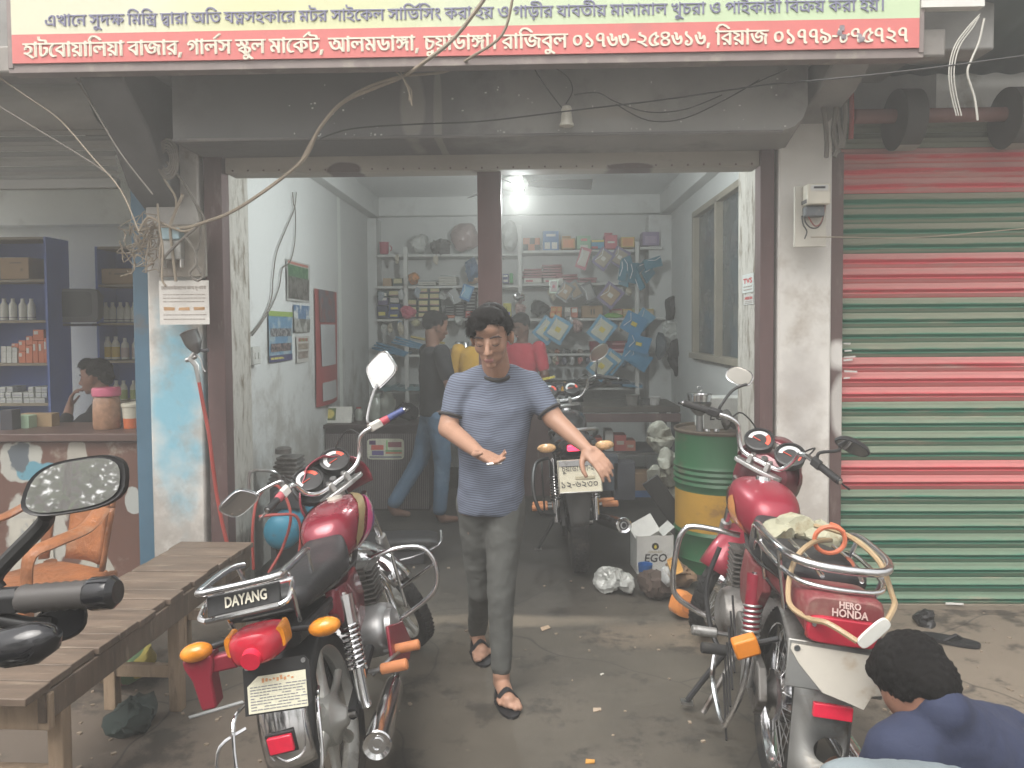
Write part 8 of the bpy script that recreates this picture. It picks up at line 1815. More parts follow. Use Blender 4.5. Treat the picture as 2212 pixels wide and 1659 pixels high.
for i, (x0, y0, x1, y1, Y, m_, l, j) in enumerate(((1283, 1222, 1345, 1280, 4.42, m_film, 'round clear plastic bag puffed up on the floor', .035), (1335, 1236, 1374, 1278, 4.36, m_film, 'trailing end of the clear plastic bag on the floor', .03),
    (1380, 1232, 1450, 1290, 4.3, mat('oily_rag', (.07, .05, .04), .9, var=.4, scale=9), 'brown oily rag heap before the drum', .05), (1430, 1215, 1500, 1265, 4.5, mat('tan_rag', (.2, .13, .08), .9, var=.4, scale=9), 'tan rag at the foot of the drum', .05), (1425, 1228, 1452, 1262, 4.25, m_film2, 'small clear bottle crushed on the rags', .02))):
    o = bag('floor_item', l, x0, y0, x1, y1, Y, m_, seed=80 + i, jit=j, f=7, d=.2, cat='bag' if i < 2 else 'rag' if i < 4 else 'bottle'); o.location.z = max(o.location.z, .045)
    o.name = ('plastic_bag', 'plastic_bag', 'oily_rag', 'tan_rag', 'plastic_bottle')[i]
p = at(1478, 1282, 3.95)
ob = thing('orange_jug', 'orange plastic jug lying at the foot of the drum behind the leg guard', 'jug', m=MX.Translation((p.x, 4.0, .075)) @ Euler((0, R(20), R(20))).to_matrix().to_4x4())
MB().rings([superell(0, y, 0, w_, w_ * 1.1, 18, 3.5) for y, w_ in ((-.05, .045), (-.045, .055), (.03, .058), (.05, .03), (.07, .025))]).build('jug_body', cmat((.6, .22, .06), .35), ob)
MB().tube(arc((0, -.052, 0), .03, 0, 2 * PI, 14, (1, 0, 0), (0, 0, 1))[:-1], .003, 6, closed=True).build('embossed_ring', cmat((.5, .18, .05), .35), ob)
# ---- engine, compressor and hoses left inside
p = at(630, 1010, 4.75)
en = thing('engine_block', 'rusty finned engine block stacked on the compressor against the left wall', 'engine', (p.x, 4.75, 0))
z = p.z - .06
for k in range(7): MB().box((-.03 + .004 * k, 0, z - .03 + k * .026), (.2 - .012 * k, .17, .014), MX.Rotation(.05, 3, 'Y')).build('fin', m_engine, en, bevel=.004)
MB().box((-.01, .0, z + .03), (.13, .13, .2)).build('barrel', m_engine, en, bevel=.01)
MB().lathe([(.05, 0), (.05, .03), (.035, .04), (0, .04)], (-.05, 0, z + .15), (0, 0, 1), 16).build('head_cap', m_engine, en)
MB().box((.02, .02, (z - .05) / 2), (.26, .24, z - .05)).build('stand_box', m_dark, en, bevel=.01)
m_comp = mat('compressor_blue', (.03, .2, .3), .4, var=.2, scale=5, dirt=((.12, .11, .1), .2, 6))
p = at(588, 1165, 4.05)
cp = thing('air_compressor', 'blue tank of an air compressor behind the red motorcycle handlebar', 'compressor', (p.x, 4.2, 0))
MB().tube([(0, -.02, p.z), (0, .0, p.z), (0, .5, p.z), (0, .53, p.z)], [.05, .1, .1, .05], 28).build('tank', m_comp, cp)
MB().ell((0, 0, p.z), (.1, .05, .1), 24).build('tank_end', m_comp, cp)
MB().box((0, .2, p.z + .15), (.16, .2, .1)).build('motor', m_dark, cp, bevel=.01)
for s in (-1, 1): MB().box((s * .07, .1, p.z / 2 - .03), (.03, .06, p.z - .06)).build('foot', m_dark, cp)
MB().cyl((-.02, .1, p.z + .2), (-.02, .08, p.z + .2), .02, seg=12).build('red_knob', m_pnt2, cp)
fr_ = [at(538, 1060, 4.1), at(538, 1030, 4.1), at(548, 1017, 4.1), at(585, 1018, 4.12), at(603, 1030, 4.15), at(606, 1062, 4.15)]
cable('bent_tube', 'bent bare steel tube handle beside the engine block', fr_, .009, m_steel, cat='handle')
m_hose = mat('red_hose', (.32, .05, .04), .5, var=.15, scale=8)
cable('air_hose', 'red hose looping beside the blue compressor tank', [at(548, 1230, 4.05), at(546, 1140, 4.05), at(560, 1070, 4.1), at(600, 1050, 4.1), at(628, 1110, 4.05), at(612, 1180, 4.05), at(580, 1238, 4.0)], .008, m_hose, cat='hose')
cable('air_hose', 'second red hose crossing above the blue compressor tank', [at(560, 1116, 3.95), at(600, 1112, 3.95), at(640, 1116, 3.98), at(650, 1160, 4.0), at(640, 1230, 4.0)], .008, m_hose, cat='hose')
# long dark seat lying before the desk
sl = at(860, 1128, 4.9)
st = thing('spare_saddle', 'long dark motorcycle seat with a chrome rail lying before the desk', 'seat', (sl.x + .0, 5.0, 0), R(8))
MB().rings([superell(x, 0, .17, .11, .045, 16, 3) if False else [V((x, y * .13, .13 + z * h_)) for y, z in rrect(3, 18)] for x, h_ in ((-.26, .02), (-.2, .045), (.0, .05), (.18, .045), (.24, .02))]).build('cushion', m_seat, st)
MB().tube(smooth_path([(-.25, -.15, .06), (0, -.17, .05), (.24, -.12, .12), (.26, -.05, .2)], 4), .008, 8).build('rail', m_chrome, st)
MB().box((-.0, .0, .04), (.3, .2, .08)).build('block', m_dark, st)
# ================================================================ BENCH, CHAIR AND THE LEFT SHOP
bench = thing('wooden_bench', 'long worn wooden bench of cross planks between the parked motorcycle and the white pillar', 'bench', (-1.575, 3.0, 0), R(-1.9))
random.seed(2)
y = 3.70; k = 0
while y > 2.16:
    w_ = random.uniform(.1, .125)
    xr = .165 + random.uniform(-.012, .008); xl = -.185 + random.uniform(-.01, .01)
    MB().box(((xl + xr) / 2, y - w_ / 2 - 3.0, .475 + random.uniform(-.003, .002)), (xr - xl, w_ - .006, .024)).jitter(.002, 9).build('plank', m_wood, bench, bevel=.003)
    y -= w_
for s in (-1, 1): MB().box((s * .15, 2.93 - 3.0, .415), (.025, 1.5, .09)).build('apron', m_wood, bench, bevel=.003)
for yy in (3.6, 3.0, 2.28):
    for s in (-1, 1): MB().box((s * .135, yy - 3.0, .23), (.05, .045, .46)).build('leg', m_woodl, bench, bevel=.004)
    MB().box((0, yy - 3.0 - .0, .16), (.3, .03, .05)).build('stretcher', m_woodl, bench, bevel=.003)
MB().box((0, 2.2 - 3.0, .4), (.34, .025, .11)).build('end_board', m_woodl, bench, bevel=.004)
# sack, bag, cloth and litter under it
def _band(N, L, co, f, th):
    sp = N.new('ShaderNodeSeparateXYZ'); L(co, sp.inputs[0]); c = N.new('ShaderNodeMath'); c.operation = 'MULTIPLY'; L(sp.outputs['X'], c.inputs[0]); c.inputs[1].default_value = f
    s = N.new('ShaderNodeMath'); s.operation = 'SINE'; L(c.outputs[0], s.inputs[0]); r = N.new('ShaderNodeMath'); r.operation = 'GREATER_THAN'; L(s.outputs[0], r.inputs[0]); r.inputs[1].default_value = th; return r.outputs[0]
m_sack = mat('striped_sack', (.28, .23, .16), .8, var=.15, scale=8)
overlay(m_sack, (.3, .08, .12), lambda N, L, co: _band(N, L, co, 34., .82))
overlay(m_sack, (.12, .2, .1), lambda N, L, co: _band(N, L, co, 21., .8))
overlay(m_sack, (.45, .38, .1), lambda N, L, co: _band(N, L, co, 12., .93))
p = atz(262, 1535, 0)
o = bag('striped_sack', 'lower striped woven sack stuffed under the bench', 192, 1478, 335, 1560, 3.2, m_sack, d=.24, jit=.03, f=4, seed=90, cat='sack'); o.location.z = .11
o = bag('striped_sack', 'upper striped woven sack behind the bench stretcher', 205, 1395, 310, 1470, 3.35, m_sack, d=.2, jit=.03, f=4, seed=91, cat='sack'); o.location.z = .24
o = bag('dark_cloth', 'dark green cloth bundle on the ground before the bench sack', 232, 1535, 345, 1610, 2.85, mat('dark_green_cloth', (.035, .05, .045), .8, var=.3), d=.2, jit=.05, f=6, seed=92, cat='cloth'); o.location.z = .045
p = atz(468, 1535, 0)
o = MB().box((0, 0, .004), (.21, .018, .006), Euler((0, 0, R(38))).to_matrix()).build('white_strip', cmat((.45, .46, .46)), None, bevel=.001); o.location = p; tag(o, 'pale plastic strip lying on the ground left of the red motorcycle', 'strip')
# litter on the forecourt
lt = [(1178, 1357, .05, (.42, .3, .2), 'torn scrap of tan paper'), (1275, 1645, .035, (.5, .25, .05), 'yellow orange scrap at the lower edge'), (1290, 1533, .035, (.35, .27, .2), 'small tan crumb of litter'), (1300, 1455, .02, (.4, .38, .34), 'white pebble'), (2060, 1378, 0, 0, 0)]
for px, py, sz, c_, l in lt[:4]:
    p = atz(px, py, .004); o = MB().box((0, 0, 0), (sz, sz * .5, .004), Euler((0, 0, random.uniform(-.6, .6))).to_matrix()).jitter(.008, 30).build('litter', cmat(c_), None, smooth=False); o.location = p; tag(o, l + ' on the concrete floor', 'litter')
p = atz(2050, 1388, 0)
sdl = thing('lost_sandal', 'lone black sandal sole lying on the earth before the shutter', 'sandal', (p.x, p.y, 0), R(-32))
MB().rings([[V((x * .13, y * .045, z)) for x, y in rrect(2.5, 18)] for z in (.004, .022)]).build('sole', m_sandal, sdl); MB().tube([(-.02, -.045, .02), (.03, -.02, .05), (.05, .03, .02)], .008, 6).build('strap', m_sandal, sdl)
p = atz(1985, 1367, 0); bag('black_litter', 'twist of black plastic at the shutter foot', 1978, 1328, 2018, 1372, p.y + .1, m_black, d=.1, jit=.03, f=14, seed=93, cat='litter').location.z = .03
for i, (px, py) in enumerate(((2000, 1448), (2128, 1475))):
    p = atz(px - 210 * i, py + 20 * i, .005); o = MB().cyl((-.02, 0, 0), (.02, .006, 0), .005, seg=8).build('cigarette_end', m_paper, None); o.location = p; tag(o, ('white cigarette end on the earth before the shutter', 'second cigarette end nearer the mechanic')[i], 'cigarette')
# orange armchair
m_or = mat('orange_plastic', (.27, .1, .036), .42, var=.3, scale=7, bump=.8, dirt=((.35, .2, .12), .2, 4))
ch_p = at(85, 1276, 3.3)
chair = thing('plastic_armchair', 'orange brown plastic armchair standing behind the wooden bench', 'chair', (ch_p.x, 3.3, 0), R(-24))
seatz = .43
MB().rings([[V((x * .23, y * .22, z)) for x, y in rrect(5, 24)] for z in (seatz - .02, seatz)]).build('seat', m_or, chair, bevel=.005)
def backfn(u, v):   # curved backrest with open sides of the slats
    a = R(-62 + 124 * u); h = seatz + .02 + .40 * v * (1 - .16 * abs(2 * u - 1) ** 3)
    return V((.25 * math.sin(a) * (1 + .05 * v), .17 * math.cos(a) + .06 + .07 * v, h))
bk = MB()
for u0, u1, v0, v1 in ((0, 1, .82, 1), (0, .1, 0, .82), (.9, 1, 0, .82), (.27, .73, 0, .82)):
    bk.grid(lambda u, v: backfn(u0 + (u1 - u0) * u, v0 + (v1 - v0) * v), 8, 6)
bk.build('backrest', m_or, chair, solid=.022)
for s in (-1, 1):
    arm = smooth_path([(s * .235, .14, .73), (s * .275, .03, .675), (s * .28, -.12, .65), (s * .265, -.2, .62), (s * .25, -.21, .5), (s * .24, -.2, .4)], 5)
    MB().tube(arm, .042, 10, flat=.4).build('armrest', m_or, chair)
    for yy in (-.2, .2): MB().tube([(s * .21, yy * .95, seatz), (s * .25, yy * 1.1, 0)], [.03, .022], 8).build('leg', m_or, chair)
# counter of the left shop
YC = 4.32
ca, cb, _, _ = rect(-300, 950, 308, 1240, YC); cz = at(150, 940, YC).z
m_cnt = mat('counter_laminate', (.13, .062, .045), .5, var=.15, scale=3, dirt=((.4, .37, .3), .16, 3.2))
cc = (ca + cb) / 2
def cw(px, py): q = at(px, py, YC); return q.x - cc, q.z
for (x0, y0, x1, y1, c_) in ((0, 950, 95, 1045, (.42, .42, .38)), (140, 950, 190, 1040, (.4, .38, .33)), (10, 1050, 150, 1260, (.42, .41, .37)), (170, 1190, 245, 1270, (.4, .38, .33)), (270, 1050, 308, 1110, (.4, .42, .4))):
    a_, b_ = cw(x0, y0), cw(x1, y1)
    overlay(m_cnt, c_, blob_mask((a_[0] + b_[0]) / 2, (a_[1] + b_[1]) / 2, abs(b_[0] - a_[0]) / 2, abs(a_[1] - b_[1]) / 2, soft=.08, nz=.5, nsc=9))
a_ = cw(85, 1020); overlay(m_cnt, (.12, .3, .38), blob_mask(a_[0], a_[1], .14, .06, soft=.1, nz=.6, nsc=9))
a_ = cw(42, 985); overlay(m_cnt, (.1, .12, .14), blob_mask(a_[0], a_[1], .06, .1, soft=.1, nz=.7, nsc=14))
cn_ = thing('shop_counter', 'brown laminate shop counter with torn posters left of the blue post', 'counter', (cc, YC, 0))
MB().box((0, .25, cz / 2 - .02), (cb - ca, .5, cz - .04)).build('counter_front', m_cnt, cn_, bevel=.004)
MB().box((0, .24, cz - .01), (cb - ca, .56, .045)).build('counter_top', mat('counter_top_brown', (.1, .06, .05), .4, var=.2, scale=4, dirt=((.2, .16, .13), .2, 4)), cn_, bevel=.005)
# papers leaning on the counter front, flat sheets
for i, (x0, y0, x1, y1, t_) in enumerate(((20, 1120, 75, 1275, 2), (82, 1110, 120, 1280, -3), (178, 1200, 212, 1268, 6))):
    a_, b_ = cw(x0, y0), cw(x1, y1)
    m_np = mat('newsprint', (.46, .44, .38), .75, var=.12, scale=14, dirt=((.2, .22, .25), .25, 18))
    MB().box(((a_[0] + b_[0]) / 2, -.006 - .001 * i, (a_[1] + b_[1]) / 2), (abs(b_[0] - a_[0]), .003, abs(a_[1] - b_[1])), Euler((0, R(t_), 0)).to_matrix()).build('pasted_paper', m_np, cn_, smooth=False)
# jar and tubs on the counter
p = at(232, 925, YC + .2); k = p.y / FPX
j = thing('large_jar', 'large plastic jar of brown sweets with pink lid on the left counter', 'jar', (p.x, YC + .2, cz + .013))
MB().lathe([(.072, 0), (.078, .01), (.078, .1), (.075, .17), (.06, .2), (.06, .205)], seg=26).build('jar_body', mat('amber_jar', (.36, .2, .12), .25, var=.25, scale=30, coat=.5), j)
MB().lathe([(.077, .195), (.08, .2), (.08, .235), (.075, .245), (0, .247)], seg=26).build('lid', cmat((.55, .12, .2), .35), j, angle=30)
for i, (px, col2, l) in enumerate(((284, (.6, .15, .05), 'white tub with orange lower band on the left counter'), (302, (.4, .42, .38), 'grey white tub beside the orange banded tub'))):
    p = at(px, 925, YC + .22 + .1 * i); t = thing('tub', l, 'tub', (p.x, YC + .22 + .1 * i, cz + .013))
    MB().lathe([(.042, 0), (.046, .06)], seg=20, caps=False).build('lower_band', cmat(col2), t)
    MB().lathe([(.046, .06), (.05, .125), (.055, .13), (.055, .145), (.048, .15), (0, .15)], seg=20, caps=False).build('tub_body', cmat((.6, .58, .48)), t, angle=30)
for i, (x0, x1, y0, y1, c_, l) in enumerate(((40, 112, 888, 925, (.35, .24, .13), 'tan carton standing on the left counter'), (30, 62, 892, 930, (.35, .5, .35), 'pale green card leaning on the tan carton'), (0, 26, 880, 930, (.04, .04, .05), 'black object at the left end of the counter'))):
    stock('counter_box', l, 'box', x0, y0 + 6, x1, y1 + 6, c_, Y=YC + .3 - .08 * i, d=.08)
# blue shelves
m_bs = mat('blue_shelf_board', (.09, .15, .42), .5, var=.12, scale=3); m_bt = mat('tan_shelf_edge', (.26, .22, .16), .6, var=.1)
def unit(name, label, x0, x1, ytop, ybot, Y, rows, d=.3, side=None):
    a, b, z0, z1 = rect(x0, ytop, x1, ybot, Y)
    r = thing(name, label, 'shelf', ((a + b) / 2, Y, 0)); w_ = b - a
    MB().box((0, d, z1 / 2), (w_, .02, z1)).build('back_board', m_bs, r)
    for s in (-1, 1): MB().box((s * w_ / 2, d / 2, z1 / 2), (.02, d, z1)).build('side_board', m_bs, r)
    for y in [ytop] + rows: MB().box((0, d / 2, at((x0 + x1) / 2, y, Y).z - .01), (w_ - .022, d - .01, .02)).build('shelf_board', m_bt, r)
    return r
unit('blue_shelf', 'blue backed shelf unit at the left edge of the left shop', -60, 102, 512, 915, 6.1, [604, 692, 785, 872])
unit('blue_shelf', 'blue backed shelf unit behind the seated person', 212, 330, 532, 915, 6.45, [614, 697, 779, 866])
def bottles(xs, yb, yt, Y, body, label, low=(.12, .1, .18), labc=None):
    for i, x in enumerate(xs):
        p = at(x, yb, Y); h = at(x, yt, Y).z - p.z
        b = thing('bottle', '%s, %s from the left' % (label, NUM[i]), 'bottle', p, group=label + 's')
        r_ = h * .17
        MB().lathe([(r_, 0), (r_, h * .62), (r_ * .95, h * .7), (r_ * .5, h * .84), (r_ * .42, h * .86)], seg=14, caps=False).build('bottle_body', cmat(body, .4), b)
        MB().lathe([(r_ * .48, h * .85), (r_ * .48, h), (0, h)], seg=12).build('cap', cmat((.6, .6, .56)), b, angle=30)
        MB().lathe([(r_ * 1.015, h * .1), (r_ * 1.015, h * (.13 if not labc else .55))], seg=14, caps=False).build('label_band', cmat(labc or low), b)
bottles((10, 29, 50, 69), 691, 645, 6.2, (.62, .63, .58), 'white bottle on the left blue shelf')
bottles((229, 244, 261, 276, 291), 695, 653, 6.55, (.62, .63, .58), 'white bottle on the right blue shelf')
bottles((233, 251), 776, 727, 6.55, (.62, .6, .5), 'yellow labelled bottle on the right blue shelf', labc=(.55, .4, .06))
bottles((271, 294), 776, 730, 6.55, (.62, .63, .58), 'red labelled bottle beside the yellow ones', labc=(.5, .42, .4))
bottles((252, 268, 290), 866, 822, 6.55, (.6, .6, .5), 'white bottle on the lowest right blue shelf', labc=(.35, .42, .15))
stock('carton', 'brown carton on the top row of the left blue shelf', 'box', 0, 556, 62, 603, (.4, .28, .16), Y=6.15, cm=mat('tan_card', (.38, .27, .16), .8), lab=[(.35, .72, .75, .78, (.2, .15, .1)), (.7, .35, .8, .5, (.25, .18, .1))])
stock('carton', 'brown carton on the top row of the right blue shelf', 'box', 219, 580, 300, 613, (.4, .28, .16), Y=6.5, cm=mat('tan_card', (.38, .27, .16), .8), lab=[(.35, .6, .7, .7, (.2, .15, .1)), (.2, .6, .26, .8, (.25, .18, .1))])
random.seed(17)
n = 0
for x0, y0, x1, y1 in ((40, 735, 55, 758), (40, 759, 55, 784), (56, 726, 70, 745), (56, 746, 70, 784), (71, 712, 94, 735), (71, 736, 82, 784), (83, 736, 95, 784), (95, 730, 104, 784), (25, 742, 39, 752)):
    stock('orange_carton', 'orange medicine carton, %s in the heap on the left blue shelf' % NUM[n], 'box', x0, y0, x1, y1, (.58, .17, .08), Y=6.15, lab=[(.1, .55, .5, .85, Wt)], group='orange cartons heaped on the left blue shelf'); n += 1
for i in range(9):
    stock('white_carton', 'small white carton in the pile beside the orange cartons, %s' % NUM[i], 'box', 2 + (i % 3) * 12, 784 - 12 * (i // 3 + 1), 13 + (i % 3) * 12, 784 - 12 * (i // 3), (.52, .53, .5), Y=6.15, group='small white cartons in the left shop')
for i in range(24):
    x = (i % 8) * 12.5; y = 871 - (i // 8) * 12
    if i // 8 == 2 and i % 8 in (2, 3, 4): continue
    stock('white_carton', 'white carton on the lowest blue shelf, %s row up, %s from the left' % (NUM[i // 8], NUM[i % 8]), 'box', x, y - 11, x + 11.5, y, (.5, .52, .5), Y=6.15, group='small white cartons in the left shop', tilt=random.uniform(-.1, .1), lab=[(.1, .4, .9, .5, (.3, .3, .4))])
# television
p = at(157, 660, 6.3)
tv = thing('television', 'small grey tube television hung in the left shop', 'television', p, R(6))
MB().rings([[V((x * w_, y, z * h_)) for x, z in rrect(8, 24)] for y, w_, h_ in ((0, .2, .14), (.06, .2, .14), (.3, .13, .09))]).build('cabinet', mat('tv_grey', (.1, .1, .105), .45), tv)
MB().rings([[V((x * .155, y, .012 + z * .105)) for x, z in rrect(7, 24)] for y in (-.004, .01)]).build('screen', mat('tv_screen', (.035, .045, .042), .15), tv)
MB().box((0, .15, -.16), (.3, .3, .02)).build('bracket', m_dark, tv)
# ================================================================ PILLAR BOARDS, METERS, CABLES
YP = 3.935
m_board = mat('grubby_board', (.25, .225, .19), .75, var=.18, scale=5, dirt=((.12, .1, .085), .3, 5))
a, b, z0, z1 = rect(342, 484, 444, 598, YP - .02)
mb_ = thing('meter_board', 'grubby switch board with tangled cables on the left pillar', 'switch board', ((a + b) / 2, YP - .02, (z0 + z1) / 2))
MB().box((0, .01, 0), (b - a, .02, z1 - z0)).build('board', m_board, mb_, bevel=.003)
q = at(382, 505, YP).x - (a + b) / 2
MB().box((q, -.03, .1 - .02), (.1, .06, .06)).build('meter_cover', mat('blue_clear_cover', (.3, .42, .46), .15, var=.3, scale=14, coat=.5), mb_, bevel=.006)
MB().box((q, -.025, .0), (.1, .05, .1)).build('meter_body', mat('meter_grey', (.34, .34, .32), .3, var=.25, scale=12, coat=.3), mb_, bevel=.006)
for s in (-1, 1): MB().box((q + s * .045, -.03, -.05), (.008, .03, .08)).build('meter_pillar', m_white, mb_, bevel=.002)
YW_ = YP - .04
def P3(l, Y=YW_): return [at(x, y, Y if len(r_) == 0 else r_[0]) for x, y, *r_ in l]
C1 = [(1049, -6, 3.2), (985, 78, 3.25), (925, 128, 3.3), (868, 166, 3.5), (805, 192, 3.6), (740, 222, 3.6), (690, 278, 3.6), (655, 345, 3.65), (575, 410, 3.7), (500, 458, 3.75), (442, 480, 3.8), (400, 492, 3.86), (330, 492, 3.9), (300, 500, 3.9)]
cable('service_cable', 'thick tan cable sweeping from the banner down to the left pillar', P3(C1), .0085, m_wt)
C2 = [(1108, -6, 3.2), (1085, 75, 3.25), (1020, 122, 3.35), (960, 155, 3.5), (868, 165, 3.5), (790, 190, 3.6), (728, 230, 3.6), (685, 285, 3.62), (652, 345, 3.66)]
cable('service_cable', 'second tan cable running beside the thick one over the banner', P3(C2), .006, m_wt)
kn = thing('cable_knot', 'tan string knot tying the two cables under the banner', 'knot', at(868, 166, 3.48)); 
for i, e in enumerate(((-12, -10), (-6, -16), (8, -18), (6, 18), (16, 52), (22, 58))):
    q = at(868 + e[0], 166 + e[1], 3.48) - at(868, 166, 3.48)
    MB().tube([V((0, 0, 0)), q * .5 + V((.004 * i, 0, 0)), q], .003, 5).build('string_end', m_wt, kn)
cable('hanging_string', 'loose string hanging from the cable knot', P3([(873, 172), (882, 195), (888, 220), (890, 228)], 3.47), .003, m_wt)
LONG = [(690, 300, 3.6), (760, 278, 3.6), (900, 268, 3.6), (1040, 262, 3.6), (1225, 240, 3.6), (1450, 213, 3.55), (1640, 185, 3.5), (1780, 172, 3.4), (1900, 160, 3.3), (2050, 142, 3.2), (2230, 118, 3.1)]
cable('span_wire', 'thin dark wire stretched across the front from left to upper right', P3(LONG), .0035, m_cable)
for i, l in enumerate(([(1150, 140), (1170, 175), (1200, 215), (1216, 236)], [(1190, 142), (1225, 165), (1237, 195), (1222, 225)], [(1240, 205), (1290, 200), (1330, 220), (1400, 242), (1480, 236), (1560, 205)], [(1330, 225), (1400, 260), (1480, 255), (1580, 208), (1640, 172)], [(1580, 208), (1630, 180), (1700, 150)])):
    cable('lamp_wire', ('thin wire to the left of the white lampholder', 'thin wire curling above the white lampholder', 'slack wire right of the lampholder', 'lowest slack wire on the housing', 'short wire joining the span wire to the canopy')[i], P3(l, 3.66), .0028, m_cable)
p = at(1224, 250, 3.66)
lh = thing('lampholder', 'white ceramic lampholder hanging on the shutter housing', 'lampholder', p)
MB().lathe([(.0, .045), (.02, .043), (.026, .025), (.022, .02), (.024, .01), (.028, -.03), (.034, -.04), (.034, -.048), (.024, -.05), (0, -.05)], seg=18).build('holder', cmat((.6, .58, .5), .4), lh)
for i in range(5):
    r_ = .03 + i * .009
    cable('coiled_cable', 'dark cable coil hanging at the top of the left pillar, ' + ('innermost', 'second', 'middle', 'fourth', 'outermost')[i] + ' loop', [at(358 + i * 2, 345, 3.86) + V((math.cos(t) * r_ * .8, -.004 * i, math.sin(t) * r_ * 1.5)) for t in [2 * PI * k / 12 for k in range(13)]], .006, m_wg, 3)
random.seed(9)
TG = [[(330, 300), (352, 380), (380, 430), (372, 480), (350, 520), (345, 560)], [(360, 350), (400, 400), (430, 460), (432, 520), (420, 560), (434, 590)], [(395, 420), (378, 460), (368, 490), (372, 540), (378, 590), (380, 608)], [(415, 430), (440, 470), (444, 530), (440, 600)], [(300, 500), (320, 470), (350, 482), (400, 500), (440, 480)], [(345, 590), (352, 560), (390, 520), (420, 495), (430, 480)], [(340, 440), (346, 500), (352, 540), (350, 600), (358, 618)], [(400, 512), (420, 540), (424, 570), (410, 590), (425, 606), (440, 598)]]
for i, l in enumerate(TG):
    cable('loose_cable', 'loose grey brown cable tangled over the left pillar board, ' + ('leftmost', 'long right', 'middle drooping', 'right edge', 'crossing', 'diagonal', 'lower left', 'curling') + () [i] if False else 'loose cable over the left pillar board, ' + ('upper leftmost', 'long right hand', 'middle drooping', 'right edge', 'crossing', 'diagonal', 'lower left', 'curling')[i] + ' one', P3(l, 3.87 - .008 * i), .0055 + .001 * (i % 3), m_wg if i % 2 else m_wt)
# dusty frayed tangle on the blue post
fz = MB()
for i in range(46):
    c0 = at(random.uniform(278, 335), random.uniform(470, 580), 3.9)
    pts = [c0 + V((random.uniform(-.06, .06), random.uniform(-.03, .03), random.uniform(-.07, .07))) for _ in range(4)]
    fz.tube(smooth_path(pts, 3), .0028, 4)
tag(fz.build('frayed_wire_tangle', m_wt, None), 'dusty nest of frayed thin wires on the blue post', 'wires', kind='stuff')
TL = [[(-5, 165), (60, 210), (130, 260), (200, 340), (260, 410), (300, 500)], [(-5, 228), (90, 285), (180, 340), (240, 380)], [(140, 130), (200, 230), (260, 330), (330, 420)]]
for i, l in enumerate(TL): cable('slack_wire', ('upper', 'lower', 'right hand')[i] + ' thin slanting wire across the left shop front', P3(l, 3.5), .0035, m_wg if i else m_wt)
# notice on the left pillar
a, b, z0, z1 = rect(345, 606, 452, 701, YP - .002)
nb = thing('paper_notice', 'white printed paper notice on the left pillar above the spray gun', 'notice', ((a + b) / 2, YP - .004, z0))
NW, NH = b - a, z1 - z0
MB().box((0, 0, NH / 2), (NW, .003, NH)).build('sheet', cmat((.62, .6, .56)), nb, smooth=False)
m_nt = mat('faded_print', (.3, .25, .22), .7); m_no = mat('faded_orange_print', (.5, .3, .15), .7)
I_ = MX.Identity(4)
bangla('e', -NW * .45, NW * .45, NH * .8, NH * .07, 'notice_heading', m_nt, nb, MX.Translation((0, -.003, 0)), 0, .0003)
q = MB()
for r_ in range(3):
    x = -NW * .42
    while x < NW * .4:
        l_ = random.uniform(.008, .022); q.box((x + l_ / 2, -.0022, NH * (.68 - r_ * .08)), (l_, .0006, .0045)); x += l_ + .004
for r_ in range(2):
    x = -NW * .42
    while x < NW * .4:
        l_ = random.uniform(.01, .02); q.box((x + l_ / 2, -.0022, NH * (.22 - r_ * .1)), (l_, .0006, .005)); x += l_ + .004
q.build('small_print', m_nt, nb, smooth=False)['kind'] = 'stuff'
for i in range(3): MB().box((-NW * .3 + i * NW * .3, -.0025, NH * .36), (NW * .22, .0008, NH * .07)).jitter(.004, 50).build('orange_print', m_no, nb, smooth=False)
# spray gun on a hook with its red hose
sg_ = at(420, 770, 3.86)
gun = thing('spray_gun', 'silver paint spray gun with grey cup hanging on the left pillar', 'spray gun', sg_)
cupm = MX.Translation(at(415, 735, 3.85) - sg_) @ MX.Rotation(R(-22), 4, 'Y')
MB().lathe([(.0, -.075), (.012, -.07), (.03, -.045), (.042, -.015), (.044, .04), (.047, .045), (.04, .05), (0, .05)], seg=22).xf(cupm).build('paint_cup', mat('cup_alloy', (.2, .2, .2), .3, .8, var=.35, scale=7), gun, angle=35)
G_ = lambda x, y: at(x, y, 3.85) - sg_
MB().tube([G_(420, 762), G_(412, 775), G_(424, 790), G_(428, 815), G_(430, 828)], [.012, .017, .014, .011, .01], 10).build('gun_body', m_alu, gun)
MB().tube([G_(402, 778), G_(412, 776), G_(424, 770)], [.012, .014, .01], 10).build('nozzle', m_steel, gun)
MB().tube(smooth_path([G_(424, 765), G_(434, 778), G_(438, 795), G_(444, 803)], 3), .004, 6).build('trigger', m_alu, gun)
MB().tube([G_(428, 755), G_(440, 758), G_(450, 756)], [.007, .008, .01], 8).build('lever', m_dark, gun)
cable('red_air_hose', 'long red air hose hanging from the spray gun down the left pillar', P3([(430, 826), (438, 870), (450, 930), (459, 1000), (467, 1060), (478, 1120), (490, 1172)], 3.84), .0095, m_hose, cat='hose')
